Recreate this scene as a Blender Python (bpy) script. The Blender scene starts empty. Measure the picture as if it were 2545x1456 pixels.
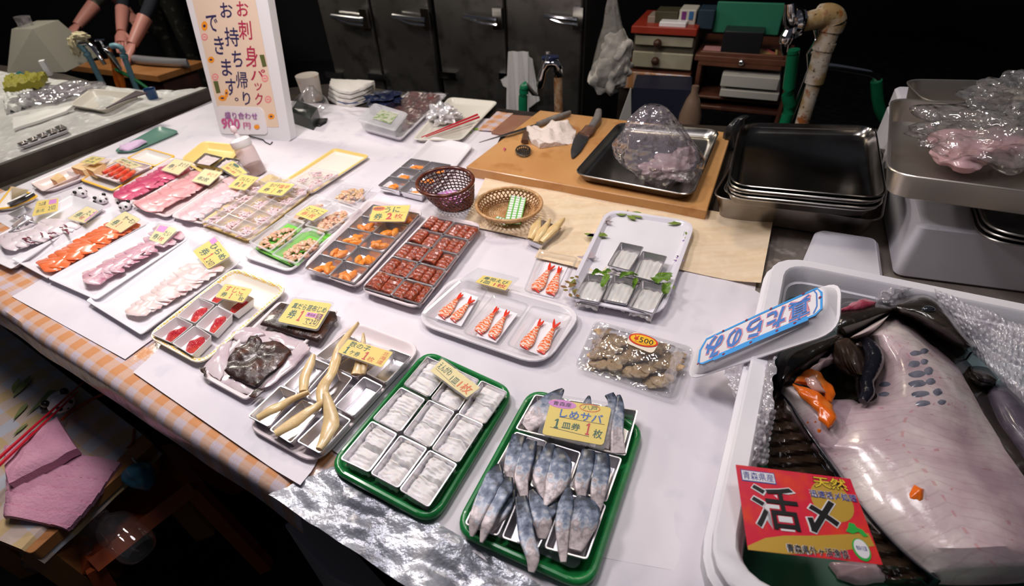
import bpy, bmesh, math, random
from mathutils import Vector, Matrix, noise
S = bpy.context.scene
COL = S.collection
# ------------------------------------------------------------------ camera
PW, PH = 2545.0, 1456.0
FPX, PITCH, ROLL = 1294.1, .6823, -.0534
TOP = .80                      # height of the counter top
CAM = Vector((0, 0, TOP + .75))
_cp, _sp = math.cos(PITCH), math.sin(PITCH)
_f = Vector((0, _cp, -_sp)); _u0 = Vector((0, _sp, _cp)); _r0 = Vector((1, 0, 0))
_r = _r0*math.cos(ROLL) + _u0*math.sin(ROLL)
_u = -_r0*math.sin(ROLL) + _u0*math.cos(ROLL)
cam = bpy.data.objects.new('camera', bpy.data.cameras.new('camera'))
COL.objects.link(cam); S.camera = cam
cam.data.sensor_width = 36; cam.data.lens = 36*FPX/PW
cam.data.clip_start = .02; cam.data.clip_end = 60
m3 = Matrix((_r, _u, -_f)).transposed().to_4x4(); m3.translation = CAM
cam.matrix_world = m3
cam.data.dof.use_dof = True; cam.data.dof.focus_distance = 1.0; cam.data.dof.aperture_fstop = 4.0
# ------------------------------------------------------------------ colour, world, lights
S.view_settings.view_transform = 'Standard'; S.view_settings.look = 'None'
S.view_settings.exposure = 0.0; S.view_settings.gamma = 1.0
W = bpy.data.worlds.new('world'); S.world = W; W.use_nodes = True
W.node_tree.nodes['Background'].inputs[0].default_value = (.75, .8, 1, 1)
W.node_tree.nodes['Background'].inputs[1].default_value = .035

def area(name, loc, to, size, power, col, shape='DISK', size_y=None, spread=None):
    L = bpy.data.lights.new(name, 'AREA'); L.shape = shape; L.size = size
    if size_y: L.size_y = size_y
    L.energy = power; L.color = col
    if spread: L.spread = math.radians(spread)
    o = bpy.data.objects.new(name, L); COL.objects.link(o)
    o.location = loc; o.rotation_euler = (Vector(to)-Vector(loc)).to_track_quat('-Z', 'Y').to_euler()
    return o
area('stall_lamp_left', (-.80, 1.25, 2.05), (-.72, 1.2, .8), .30, 13.5, (1, .90, .89))
area('stall_lamp_front', (-.25, .95, 2.55), (-.1, .8, .8), .5, 11.5, (1, .94, .98))
area('stall_lamp_board', (.25, 1.9, 2.6), (.45, 1.6, .8), .3, 7, (1, .84, .66))
area('stall_lamp_right', (.75, .9, 2.5), (.85, .8, .8), .4, 5, (1, .95, .95))
area('neighbour_lamp', (-2.3, 2.9, 2.5), (-2.2, 2.7, .8), .4, 34, (1, .93, .82))
area('back_lamp', (.3, 2.2, 2.7), (.5, 3.2, .9), .4, 4.5, (1, .9, .7))

# ------------------------------------------------------------------ photo geometry helpers
def P(u, v, z=TOP):
    d = _f*FPX + _r*(u-PW/2) - _u*(v-PH/2)
    return CAM + d*((z-CAM.z)/d.z)
def PY(u, v, y):
    d = _f*FPX + _r*(u-PW/2) - _u*(v-PH/2)
    return CAM + d*(y/d.y)
BP0 = Vector((.15, 2.95, 0)); BN = Vector((.42, .907, 0)).normalized()    # plane of the fridge fronts
def PB(u, v, off=0.0, p0=BP0, n=BN):
    d = _f*FPX + _r*(u-PW/2) - _u*(v-PH/2)
    return CAM + d*(((p0-CAM).dot(n)+off)/d.dot(n))
def crop(x0, y0, s): return lambda x, y: (x0+x/s, y0+y/s)
cA = crop(0, 0, 3.467); cB = crop(450, 0, 3.181); cC = crop(1150, 0, 3.181); cD = crop(1850, 0, 3.236)
cE = crop(0, 320, 3.64); cF = crop(450, 320, 3.64); cG = crop(900, 350, 3.235); cH = crop(1400, 400, 3.64)
cI = crop(1750, 200, 2.648); cJ = crop(300, 580, 3.467); cK = crop(600, 780, 2.8); cL = crop(1100, 780, 2.8)
cM = crop(1000, 560, 3.309); cN = crop(1650, 600, 2.844); cO = crop(1750, 1000, 3.192); cS = crop(0, 850, 2.4025)
cT = crop(1100, 1130, 4.465); cU = crop(0, 400, 5.6); cV = crop(180, 340, 6.066); cW = crop(480, 340, 5.2)
cX = crop(0, 700, 4.852); cY = crop(1700, 650, 4.853); cZ = crop(1530, 20, 4.465)
cI_ = crop(0, 0, 1)
def Q(c, pts, z=TOP):
    """corner pixels of a crop -> world points at height(s) z"""
    zs = z if isinstance(z, (list, tuple)) else [z]*len(pts)
    return [P(*c(*p), zz) for p, zz in zip(pts, zs)]
def onplane(c, pts, p0, n):
    out = []
    for p in pts:
        u, v = c(*p); d = _f*FPX + _r*(u-PW/2) - _u*(v-PH/2); out.append(CAM + d*((p0-CAM).dot(n)/d.dot(n)))
    return out
def QP(c, pts, z, more=()):
    """like Q, but the fourth corner is put on the plane of the first three"""
    q = Q(c, pts, z); n = (q[1]-q[0]).cross(q[2]-q[0]).normalized(); q[3] = onplane(c, [pts[3]], q[0], n)[0]
    return (q, n)
E1 = Vector((.848, -.53, 0)).normalized(); E2 = Vector((.53, .848, 0)).normalized()   # along / across the counter
UP = Vector((0, 0, 1))

# ------------------------------------------------------------------ mesh helpers
class MB:
    def __init__(s): s.V = []; s.F = []; s.M = []; s.T = []
    def add(s, vs, fs, mi=0, uv=None):
        b = len(s.V); s.V += [Vector(v) for v in vs]
        s.T += (uv if uv else [(0, 0)]*len(vs))
        s.F += [[i+b for i in f] for f in fs]; s.M += [mi]*len(fs)
    def loft(s, loops, cap0=True, cap1=True, mi=0, closed=True, uv=False):
        n = len(loops[0]); vs = [p for l in loops for p in l]; fs = []
        for i in range(len(loops)-1):
            for j in range(n if closed else n-1):
                a = i*n+j; b = i*n+(j+1) % n
                fs.append([a, b, b+n, a+n])
        if cap0: fs.append(list(range(n))[::-1])
        if cap1: fs.append([(len(loops)-1)*n+j for j in range(n)])
        t = None
        if uv:
            L = max(1, len(loops)-1)
            t = [(abs(2*j/n-1), i/L) for i in range(len(loops)) for j in range(n)]
        s.add(vs, fs, mi, t)
    def quad(s, q, mi=0): s.add(q, [[0, 1, 2, 3]], mi, [(0, 0), (1, 0), (1, 1), (0, 1)])
    def box(s, c, size, rz=0, mi=0):
        M = Matrix.Rotation(rz, 3, 'Z'); h = Vector(size)/2; c = Vector(c)
        vs = [c + M @ Vector((x*h.x, y*h.y, z*h.z)) for x in (-1, 1) for y in (-1, 1) for z in (-1, 1)]
        s.add(vs, [[0, 1, 3, 2], [4, 6, 7, 5], [0, 4, 5, 1], [2, 3, 7, 6], [0, 2, 6, 4], [1, 5, 7, 3]], mi)
    def slab(s, q, th, r=.004, mi=0, bev=.001):
        """plate with top corners q and thickness th, rounded corners"""
        s.loft([rq(q, bev, r, -th), rq(q, 0, r, -th+bev), rq(q, 0, r, -bev), rq(q, bev, r, 0)], mi=mi)
    def tube(s, pts, rad, n=10, mi=0, cap=True, flat=1.0, up=UP, uv=False, pw=1.0):
        pts = [Vector(p) for p in pts]; rings = []
        N = len(pts); rad = rad if isinstance(rad, (list, tuple)) else [rad]*N
        pu = None
        for i, p in enumerate(pts):
            t = (pts[min(i+1, N-1)]-pts[max(i-1, 0)])
            t = t.normalized() if t.length > 1e-9 else Vector((1, 0, 0))
            u = Vector(up) if up is not None else Vector((0, 0, 1))
            if abs(u.dot(t)) > .98: u = Vector((0, 1, 0)) if abs(t.y) < .9 else Vector((1, 0, 0))
            sd = t.cross(u).normalized(); uu = sd.cross(t).normalized()
            fl = flat[i] if isinstance(flat, (list, tuple)) else flat
            ring = []
            for k in range(n):
                a = 2*math.pi*k/n; ca, sa = math.cos(a), math.sin(a)
                if pw != 1:
                    ca = math.copysign(abs(ca)**pw, ca); sa = math.copysign(abs(sa)**pw, sa)
                ring.append(p + sd*(rad[i]*ca) + uu*(rad[i]*fl*sa))
            rings.append(ring)
        s.loft(rings, cap, cap, mi, uv=uv)
    def lathe(s, c, prof, n=24, mi=0, axis=UP, cap0=True, cap1=True):
        ax = Vector(axis).normalized(); a = ax.orthogonal().normalized(); b = ax.cross(a); c = Vector(c)
        s.loft([[c + ax*h + (a*math.cos(2*math.pi*k/n)+b*math.sin(2*math.pi*k/n))*r for k in range(n)] for r, h in prof], cap0, cap1, mi)
    def blob(s, c, r, rz=0, amp=.15, sc=3, seed=0, sub=3, mi=0, M=None):
        bm = bmesh.new(); bmesh.ops.create_icosphere(bm, subdivisions=sub, radius=1)
        R = M if M is not None else Matrix.Rotation(rz, 3, 'Z'); o = Vector((seed*7.3, seed*3.1, seed*5.7)); c = Vector(c)
        vs = []
        for v in bm.verts:
            k = 1 + amp*noise.noise(v.co*sc+o)*2
            p = Vector((v.co.x*r[0], v.co.y*r[1], v.co.z*r[2]))*k
            vs.append(c + R @ p)
        s.add(vs, [[v.index for v in f.verts] for f in bm.faces], mi, [(v.co.x*.5+.5, v.co.y*.5+.5) for v in bm.verts]); bm.free()
    def patch(s, q, nx, ny, th, h=None, mi=0, warp=None, nrm=None):
        """thin sheet over the quad q (near-left, near-right, far-right, far-left), h(u,v) lifts it along its normal"""
        N = nrm or qn(q); top = []; uv = []
        for j in range(ny+1):
            for i in range(nx+1):
                u, v = i/nx, j/ny
                wu, wv = warp(u, v) if warp else (u, v)
                top.append(bl(q, wu, wv) + N*(h(u, v) if h else 0)); uv.append((u, v))
        n = nx+1; K = len(top)
        vs = top + [p - N*th for p in top]; fs = []
        for j in range(ny):
            for i in range(nx):
                a = j*n+i; fs.append([a, a+1, a+1+n, a+n]); fs.append([K+a, K+a+n, K+a+1+n, K+a+1])
        for i in range(nx):
            fs.append([i, K+i, K+i+1, i+1]); a = ny*n+i; fs.append([a, a+1, K+a+1, K+a])
        for j in range(ny):
            a = j*n; fs.append([a, a+n, K+a+n, K+a]); a = j*n+nx; fs.append([a, K+a, K+a+n, a+n])
        s.add(vs, fs, mi, uv+uv)
    def mound(s, out, h, rings=6, amp=0., sc=20, seed=0, mi=0, base=0., prof=.5, nrm=UP):
        """domed slab over a star-shaped outline (world points)"""
        c = sum(out, Vector())/len(out); N = nrm; loops = [[p.copy() for p in out]]
        for k in range(rings):
            t = (k+.0)/rings; sgl = 1 - t**1.0
            hh = base + (h-base)*(1-(1-(k+1)/rings)**(1/prof)) if rings > 1 else h
            hh = base + (h-base)*min(1, ((k+.6)/rings))**prof
            lp = []
            for p in out:
                q = c + (p-c)*(1-(k)/rings)
                z = hh + amp*noise.noise(q*sc+Vector((seed*3.3, seed, 0)))
                lp.append(q + N*z)
            loops.append(lp)
        n = len(out); vs = [p for l in loops for p in l] + [c + N*(h+amp*noise.noise(c*sc+Vector((seed*3.3, seed, 0))))]; fs = [list(range(n))[::-1]]
        for i in range(len(loops)-1):
            for j in range(n):
                a = i*n+j; b = i*n+(j+1) % n; fs.append([a, b, b+n, a+n])
        L = (len(loops)-1)*n
        for j in range(n): fs.append([L+j, L+(j+1) % n, len(vs)-1])
        s.add(vs, fs, mi, [(0, 0)]*len(vs))
    def text(s, txt, q, box, mi, lift=.0004, bold=.0, nrm=None, rot=0, vert=False, keep=False):
        """ink lettering on the card q (bottom-left, bottom-right, top-right, top-left) inside box (u0,v0,u1,v1)"""
        u0, v0, u1, v1 = box; N = (nrm or qn(q))
        if bold < .034 and any(ord(k_) > 0x4e00 for k_ in txt): bold = min(bold, .010)
        chs = [txt] if not vert else list(txt)
        for ci, t in enumerate(chs):
            vs, fs, (x0, y0, x1, y1) = glyphs(t, bold if t != '1' else 0)
            if not vs: continue
            if vert: a0, a1 = u0, u1; b1 = v1-(v1-v0)*ci/len(chs); b0 = v1-(v1-v0)*(ci+.92)/len(chs)
            else: a0, a1, b0, b1 = u0, u1, v0, v1
            W_, H_ = max(x1-x0, .3 if len(t) == 1 else .01), max(y1-y0, .3)
            out = []
            for x, y in vs:
                tx, ty = (x-x0)/W_, (y-y0)/H_
                if rot: tx, ty = (1-tx, 1-ty) if rot == 180 else ((ty, 1-tx) if rot == 90 else (1-ty, tx))
                out.append(bl(q, a0+(a1-a0)*tx, b0+(b1-b0)*ty) + N*lift)
            s.add(out, fs, mi)
    def line(s, q, pts, w, mi, lift=.0005, closed=False, nrm=None):
        """pen stroke through uv points of the card q"""
        N = nrm or qn(q); pp = [bl(q, u, v)+N*lift for u, v in pts]
        if closed: pp.append(pp[0].copy())
        L = []; R = []
        for i, p in enumerate(pp):
            a = pp[max(i-1, 0)] if not (closed and i == 0) else pp[-2]
            b = pp[min(i+1, len(pp)-1)] if not (closed and i == len(pp)-1) else pp[1]
            sd = (b-a).cross(N).normalized()*(w/2); L.append(p-sd); R.append(p+sd)
        n = len(pp); s.add(L+R, [[i, n+i, n+i+1, i+1] for i in range(n-1)], mi)
    def disc(s, q, c, ru, rv, mi, lift=.0005, n=20, nrm=None):
        N = nrm or qn(q); s.add([bl(q, c[0]+ru*math.cos(2*math.pi*k/n), c[1]+rv*math.sin(2*math.pi*k/n))+N*lift for k in range(n)], [list(range(n))], mi)
    def rect(s, q, box, mi, lift=.0003, nrm=None):
        N = nrm or qn(q); u0, v0, u1, v1 = box
        s.add([bl(q, u0, v0)+N*lift, bl(q, u1, v0)+N*lift, bl(q, u1, v1)+N*lift, bl(q, u0, v1)+N*lift], [[0, 1, 2, 3]], mi)
    def poly(s, q, pts, mi, lift=.0004):
        N = qn(q); s.add([bl(q, u, v)+N*lift for u, v in pts], [list(range(len(pts)))], mi)
    def build(s, name, mats, parent=None, label=None, smooth=40, origin=None, fixn=True):
        mats = mats if isinstance(mats, (list, tuple)) else [mats]
        if origin is None:
            if parent is not None: origin = wloc(parent)
            else:
                xs = [v.x for v in s.V]; ys = [v.y for v in s.V]; zs = [v.z for v in s.V]
                origin = Vector(((min(xs)+max(xs))/2, (min(ys)+max(ys))/2, min(zs)))
        me = bpy.data.meshes.new(name); me.from_pydata([v-origin for v in s.V], [], s.F)
        for m in mats: me.materials.append(m)
        me.polygons.foreach_set('material_index', s.M)
        ul = me.uv_layers.new(name='uv'); fl = []
        for l in me.loops: fl += s.T[l.vertex_index]
        ul.data.foreach_set('uv', fl)
        if fixn:
            bm = bmesh.new(); bm.from_mesh(me); bmesh.ops.recalc_face_normals(bm, faces=bm.faces); bm.to_mesh(me); bm.free()
        me.polygons.foreach_set('use_smooth', [True]*len(me.polygons))
        me.set_sharp_from_angle(angle=math.radians(smooth))
        o = bpy.data.objects.new(name, me); COL.objects.link(o)
        if parent is not None: o.parent = parent; o.location = origin-wloc(parent)
        else: o.location = origin
        if label: o['label'] = label
        return o
_WL = {}
def wloc(o):
    v = Vector(o.location)
    while o.parent: o = o.parent; v += Vector(o.location)
    return v
def tag(o, label, cat, group=None, kind=None):
    o['label'] = label; o['category'] = cat
    if group: o['group'] = group
    if kind: o['kind'] = kind
    return o
def struct(o): o['kind'] = 'structure'; return o
def thing(name, loc, label, cat, group=None):
    o = bpy.data.objects.new(name, None); COL.objects.link(o); o.location = loc; o.empty_display_size = .02
    return tag(o, label, cat, group)
def bl(q, u, v): return (q[0]*(1-u)+q[1]*u)*(1-v) + (q[3]*(1-u)+q[2]*u)*v
def qn(q):
    n = (q[2]-q[0]).cross(q[3]-q[1]).normalized()
    return n if n.z > 0 or abs(n.z) < .05 else -n
def qc(q): return sum(q, Vector())/4
def sq(q, u0, v0, u1, v1): return [bl(q, u0, v0), bl(q, u1, v0), bl(q, u1, v1), bl(q, u0, v1)]
def lift(q, dz): return [p+UP*dz for p in q]
def grow(q, d):
    """quad moved inwards by d"""
    out = []
    for i in range(4):
        a, b, c = q[i-1], q[i], q[(i+1) % 4]
        d1 = (a-b).normalized(); d2 = (c-b).normalized(); sn = max(.3, d1.cross(d2).length)
        out.append(b + (d1+d2)*(d/sn))
    return out
def rq(q, inset, r, dz=0, n=5):
    """rounded quad loop, dz along the quad normal"""
    N = qn(q); g = grow(q, inset) if inset else q; out = []
    r = max(r-inset*.6, r*.35)
    for i in range(4):
        a, b, c = g[i-1], g[i], g[(i+1) % 4]
        d1 = (a-b); d2 = (c-b); rr = min(r, d1.length*.45, d2.length*.45); d1.normalize(); d2.normalize()
        p0 = b+d1*rr; p2 = b+d2*rr
        for k in range(n+1):
            t = k/n; out.append(p0*(1-t)**2 + b*(2*t*(1-t))*.94 + (p0+p2)*.5*(2*t*(1-t))*.06 + p2*t*t + N*dz)
    return out
_G = {}
def glyphs(t, bold=0):
    k = (t, bold)
    if t == '1': return [(.12, 0), (.42, 0), (.42, .1), (.33, .1), (.33, .8), (.22, .8), (.08, .66), (.08, .58), (.21, .64), (.21, .1), (.12, .1)], [[0, 1, 2, 3, 9, 10], [3, 4, 5, 8, 9], [5, 6, 7, 8]], (.0, 0, .5, .8)
    if k not in _G:
        c = bpy.data.curves.new('ink', 'FONT'); c.body = t; c.resolution_u = 2; c.offset = bold; c.fill_mode = 'FRONT'
        o = bpy.data.objects.new('ink', c); m = bpy.data.meshes.new_from_object(o)
        vs = [(v.co.x, v.co.y) for v in m.vertices]; fs = [list(p.vertices) for p in m.polygons]
        bb = (min(v[0] for v in vs), min(v[1] for v in vs), max(v[0] for v in vs), max(v[1] for v in vs)) if vs else (0, 0, 1, 1)
        _G[k] = (vs, fs, bb); bpy.data.objects.remove(o); bpy.data.curves.remove(c); bpy.data.meshes.remove(m)
    return _G[k]
def copy_tree(o, parent=None, loc=None):
    c = o.copy(); COL.objects.link(c); c.parent = parent
    if loc is not None: c.location = loc
    for ch in list(o.children): copy_tree(ch, c)
    return c

# ------------------------------------------------------------------ materials
def mat(name, col, rough=.5, metal=0., spec=.5, noise_=None, bump=None, sss=0., coat=0., alpha=1., trans=0., ior=1.45, emit=None, aniso=0., coord='Object', extra=None):
    """noise_: (scale, second colour, low, high[, detail, stretch]); bump: (scale, strength, distance[, kind])"""
    m = bpy.data.materials.new(name); m.use_nodes = True; nt = m.node_tree; b = nt.nodes['Principled BSDF']; L = nt.links.new
    c4 = tuple(col)+(1,) if len(col) == 3 else col
    b.inputs['Base Color'].default_value = c4; b.inputs['Roughness'].default_value = rough; b.inputs['Metallic'].default_value = metal
    b.inputs['Specular IOR Level'].default_value = spec; b.inputs['IOR'].default_value = ior
    if sss:
        b.inputs['Subsurface Weight'].default_value = sss; b.inputs['Subsurface Radius'].default_value = (1, .5, .35); b.inputs['Subsurface Scale'].default_value = .006
    b.inputs['Coat Weight'].default_value = coat; b.inputs['Coat Roughness'].default_value = .08
    b.inputs['Transmission Weight'].default_value = trans; b.inputs['Alpha'].default_value = alpha
    if emit: b.inputs['Emission Color'].default_value = tuple(emit[0])+(1,); b.inputs['Emission Strength'].default_value = emit[1]
    tc = nt.nodes.new('ShaderNodeTexCoord')
    def coords(st):
        mp = nt.nodes.new('ShaderNodeMapping'); L(tc.outputs[coord], mp.inputs[0])
        if st: mp.inputs['Scale'].default_value = st[:3]; 
        if st and len(st) > 3: mp.inputs['Rotation'].default_value = (0, 0, st[3])
        return mp.outputs[0]
    last = None
    ns = noise_ if isinstance(noise_, list) else ([noise_] if noise_ else [])
    for q in ns:
        n = nt.nodes.new('ShaderNodeTexNoise'); n.inputs['Scale'].default_value = q[0]; n.inputs['Detail'].default_value = q[4] if len(q) > 4 and q[4] is not None else 4
        L(coords(q[5] if len(q) > 5 else None), n.inputs['Vector'])
        r = nt.nodes.new('ShaderNodeMapRange'); r.inputs[1].default_value = q[2]; r.inputs[2].default_value = q[3]; L(n.outputs['Fac'], r.inputs[0])
        mx = nt.nodes.new('ShaderNodeMix'); mx.data_type = 'RGBA'; L(r.outputs[0], mx.inputs[0])
        if last: L(last, mx.inputs[6])
        else: mx.inputs[6].default_value = c4
        mx.inputs[7].default_value = tuple(q[1])+(1,); last = mx.outputs[2]
    if extra: last = extra(nt, tc, last, c4) or last
    if last: L(last, b.inputs['Base Color'])
    if bump:
        kind = bump[3] if len(bump) > 3 else 'noise'
        if kind == 'noise': n = nt.nodes.new('ShaderNodeTexNoise'); n.inputs['Detail'].default_value = 5; out = n.outputs['Fac']
        else: n = nt.nodes.new('ShaderNodeTexVoronoi'); out = n.outputs['Distance']
        n.inputs['Scale'].default_value = bump[0]; L(coords(bump[4] if len(bump) > 4 else None), n.inputs['Vector'])
        bp = nt.nodes.new('ShaderNodeBump'); bp.inputs['Strength'].default_value = bump[1]; bp.inputs['Distance'].default_value = bump[2]
        L(out, bp.inputs['Height']); L(bp.outputs[0], b.inputs['Normal'])
    return m
def film(name, tint=(1, 1, 1), haze=.08, gloss=.12, rough=.08, bump=None, col=(.9, .9, .95)):
    """thin clear plastic: see-through, a little haze, glossy highlights"""
    m = bpy.data.materials.new(name); m.use_nodes = True; nt = m.node_tree; nt.nodes.clear(); L = nt.links.new
    out = nt.nodes.new('ShaderNodeOutputMaterial'); t = nt.nodes.new('ShaderNodeBsdfTransparent'); t.inputs[0].default_value = tuple(tint)+(1,)
    d = nt.nodes.new('ShaderNodeBsdfDiffuse'); d.inputs[0].default_value = tuple(col)+(1,)
    g = nt.nodes.new('ShaderNodeBsdfGlossy'); g.inputs['Roughness'].default_value = rough
    m1 = nt.nodes.new('ShaderNodeMixShader'); m1.inputs[0].default_value = haze; L(t.outputs[0], m1.inputs[1]); L(d.outputs[0], m1.inputs[2])
    fr = nt.nodes.new('ShaderNodeLayerWeight'); fr.inputs[0].default_value = .25
    mr = nt.nodes.new('ShaderNodeMapRange'); mr.inputs[3].default_value = gloss*.35; mr.inputs[4].default_value = min(1, gloss*3); L(fr.outputs['Facing'], mr.inputs[0])
    m2 = nt.nodes.new('ShaderNodeMixShader'); L(mr.outputs[0], m2.inputs[0]); L(m1.outputs[0], m2.inputs[1]); L(g.outputs[0], m2.inputs[2]); L(m2.outputs[0], out.inputs[0])
    if bump:
        tc = nt.nodes.new('ShaderNodeTexCoord'); n = nt.nodes.new('ShaderNodeTexNoise' if len(bump) < 4 else 'ShaderNodeTexVoronoi'); n.inputs['Scale'].default_value = bump[0]
        L(tc.outputs['Object'], n.inputs['Vector']); bp = nt.nodes.new('ShaderNodeBump'); bp.inputs['Strength'].default_value = bump[1]; bp.inputs['Distance'].default_value = bump[2]
        L(n.outputs[0] if len(bump) < 4 else n.outputs['Distance'], bp.inputs['Height']); L(bp.outputs[0], g.inputs['Normal']); L(bp.outputs[0], d.inputs['Normal']); L(bp.outputs[0], fr.inputs['Normal'])
    return m
foam = mat('white_foam', (.80, .77, .80), .42, bump=(500, .12, .0006))
foamp = mat('pink_foam', (.80, .70, .71), .4, bump=(500, .1, .0006))
melamine = mat('white_melamine', (.82, .80, .84), .2, spec=.5)
foamy = mat('yellow_foam', (.92, .52, .03), .4)
foampy = mat('pale_yellow_foam', (.88, .66, .22), .4)
foamcream = mat('cream_foam', (.86, .80, .70), .4)
alu = mat('aluminium', (.74, .72, .75), .27, metal=.86, bump=(60, .04, .001))
steel = mat('stainless_steel', (.55, .53, .50), .25, metal=1, noise_=(9, (.38, .35, .32), .4, .7))
steeld = mat('worn_steel', (.36, .34, .32), .32, metal=1, noise_=(14, (.2, .17, .14), .45, .7), bump=(30, .08, .001))
chrome = mat('chrome', (.8, .8, .82), .08, metal=1)
greenp = mat('green_plastic', (.012, .20, .045), .28, coat=.2, noise_=(60, (.02, .27, .08), .5, .8))
blackp = mat('black_plastic', (.012, .012, .014), .3)
whitep = mat('white_plastic', (.8, .79, .8), .35)
paper = mat('white_paper', (.78, .76, .80), .75, noise_=(5, (.70, .68, .73), .35, .75), bump=(90, .15, .001))
inkg = mat('green_ink', (.01, .12, .06), .6); inkr = mat('red_ink', (.65, .035, .02), .6); inkk = mat('black_ink', (.01, .01, .03), .6)
inko = mat('orange_ink', (.85, .2, .03), .6); inkb = mat('blue_ink', (.03, .14, .5), .5); inkp = mat('purple_ink', (.22, .02, .12), .6); inkpk = mat('pink_ink', (.85, .25, .35), .6)
cardy = mat('yellow_card', (.92, .72, .14), .5); cardp = mat('pink_label', (.75, .28, .68), .5)
cardf = mat('pale_yellow_card', (.90, .78, .38), .5)
sleeve = film('card_sleeve', haze=.10, gloss=.10, rough=.05)
clear = film('clear_plastic', haze=.05, gloss=.16, rough=.07)
frost = film('frosted_plastic', haze=.30, gloss=.10, rough=.15, col=(.92, .92, .96))
wrap = film('cling_wrap', haze=.04, gloss=.22, rough=.05, bump=(40, .9, .004))
# ================================================================== setting
dark = mat('dark_wall', (.010, .010, .012), .7)
floorm = mat('wet_floor', (.012, .011, .012), .45, noise_=(18, (.03, .028, .028), .5, .7), bump=(25, .4, .006))
b = MB(); b.box((0, 2.5, -.05), (14, 12, .1)); struct(b.build('floor', floorm))
b = MB(); b.box((0, 6.2, 1.6), (14, .1, 3.4)); struct(b.build('wall_back', dark))
b = MB(); b.box((-6.5, 2.5, 1.6), (.1, 12, 3.4)); struct(b.build('wall_left', dark))
b = MB(); b.box((5, 2.5, 1.6), (.1, 12, 3.4)); struct(b.build('wall_right', dark))
# ------------------------------------------------------------------ the stall counter
F0 = Vector((-1.833, 1.358, 0))
def C(a, d, z=TOP): return Vector((F0.x, F0.y, 0)) + E1*a + E2*d + UP*z   # along the front edge, away from it
darkwood = mat('dark_stained_wood', (.022, .016, .013), .5, noise_=(8, (.05, .035, .025), .4, .7))
def gingham(nt, tc, last, c4):
    L = nt.links.new
    mp = nt.nodes.new('ShaderNodeMapping'); mp.inputs['Rotation'].default_value = (0, 0, math.radians(32)); L(tc.outputs['Object'], mp.inputs[0])
    sx = nt.nodes.new('ShaderNodeSeparateXYZ'); L(mp.outputs[0], sx.inputs[0])
    def band(o):
        a = nt.nodes.new('ShaderNodeMath'); a.operation = 'MULTIPLY'; a.inputs[1].default_value = 2*math.pi/.052; L(o, a.inputs[0])
        s = nt.nodes.new('ShaderNodeMath'); s.operation = 'SINE'; L(a.outputs[0], s.inputs[0])
        r = nt.nodes.new('ShaderNodeMapRange'); r.inputs[1].default_value = -.15; r.inputs[2].default_value = .15; L(s.outputs[0], r.inputs[0])
        a2 = nt.nodes.new('ShaderNodeMath'); a2.operation = 'MULTIPLY'; a2.inputs[1].default_value = 2*math.pi/.0065; L(o, a2.inputs[0])
        s2 = nt.nodes.new('ShaderNodeMath'); s2.operation = 'SINE'; L(a2.outputs[0], s2.inputs[0])
        r2 = nt.nodes.new('ShaderNodeMapRange'); r2.inputs[1].default_value = -1; r2.inputs[2].default_value = 1; r2.inputs[3].default_value = .75; r2.inputs[4].default_value = 1; L(s2.outputs[0], r2.inputs[0])
        m = nt.nodes.new('ShaderNodeMath'); m.operation = 'MULTIPLY'; L(r.outputs[0], m.inputs[0]); L(r2.outputs[0], m.inputs[1]); return m.outputs[0]
    ad = nt.nodes.new('ShaderNodeMath'); ad.operation = 'ADD'; L(band(sx.outputs[0]), ad.inputs[0]); L(band(sx.outputs[1]), ad.inputs[1])
    r = nt.nodes.new('ShaderNodeValToRGB'); e = r.color_ramp.elements
    e[0].position = 0; e[0].color = (.66, .31, .14, 1); e[1].position = 1; e[1].color = (.62, .56, .66, 1)
    m = e.new(.5); m.color = (.68, .46, .36, 1); h = nt.nodes.new('ShaderNodeMath'); h.operation = 'MULTIPLY'; h.inputs[1].default_value = .5; L(ad.outputs[0], h.inputs[0]); L(h.outputs[0], r.inputs[0])
    return r.outputs[0]
ging = mat('orange_gingham_vinyl', (.8, .5, .3), .22, spec=.6, extra=gingham, bump=(14, .35, .01))
t = thing('market_counter', C(2, .9, 0), 'long market counter on dark wooden frame under white paper, carrying all the fish trays', 'counter')
BK = [P(1250, 268), P(1560, 300), P(1835, 312), P(2215, 318), P(2545, 330)]   # back edge of the counter
BKL = [P(470, 252), P(560, 232), P(830, 205), P(1050, 232)]
poly = [C(-.02, .02), C(4.2, .02), C(4.3, 1.7)]+BK[::-1]+BKL[::-1]+[C(-.02, .5)]
b = MB(); b.loft([[p-UP*.044 for p in poly], [p-UP*.004 for p in poly]])
b.build('counter_top', darkwood, t)
for a, d in ((.1, .12), (2, .12), (4.1, .12), (.3, 1.2), (1.9, 1.3), (4.0, 1.3)):
    b = MB(); p = C(a, d, .378); b.box(p, (.06, .06, .756), math.radians(-32)); b.build('leg', darkwood, t)
b = MB(); b.box(C(2.1, .1, .66), (4.1, .03, .16), math.radians(-32)); b.build('apron', darkwood, t)
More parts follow.
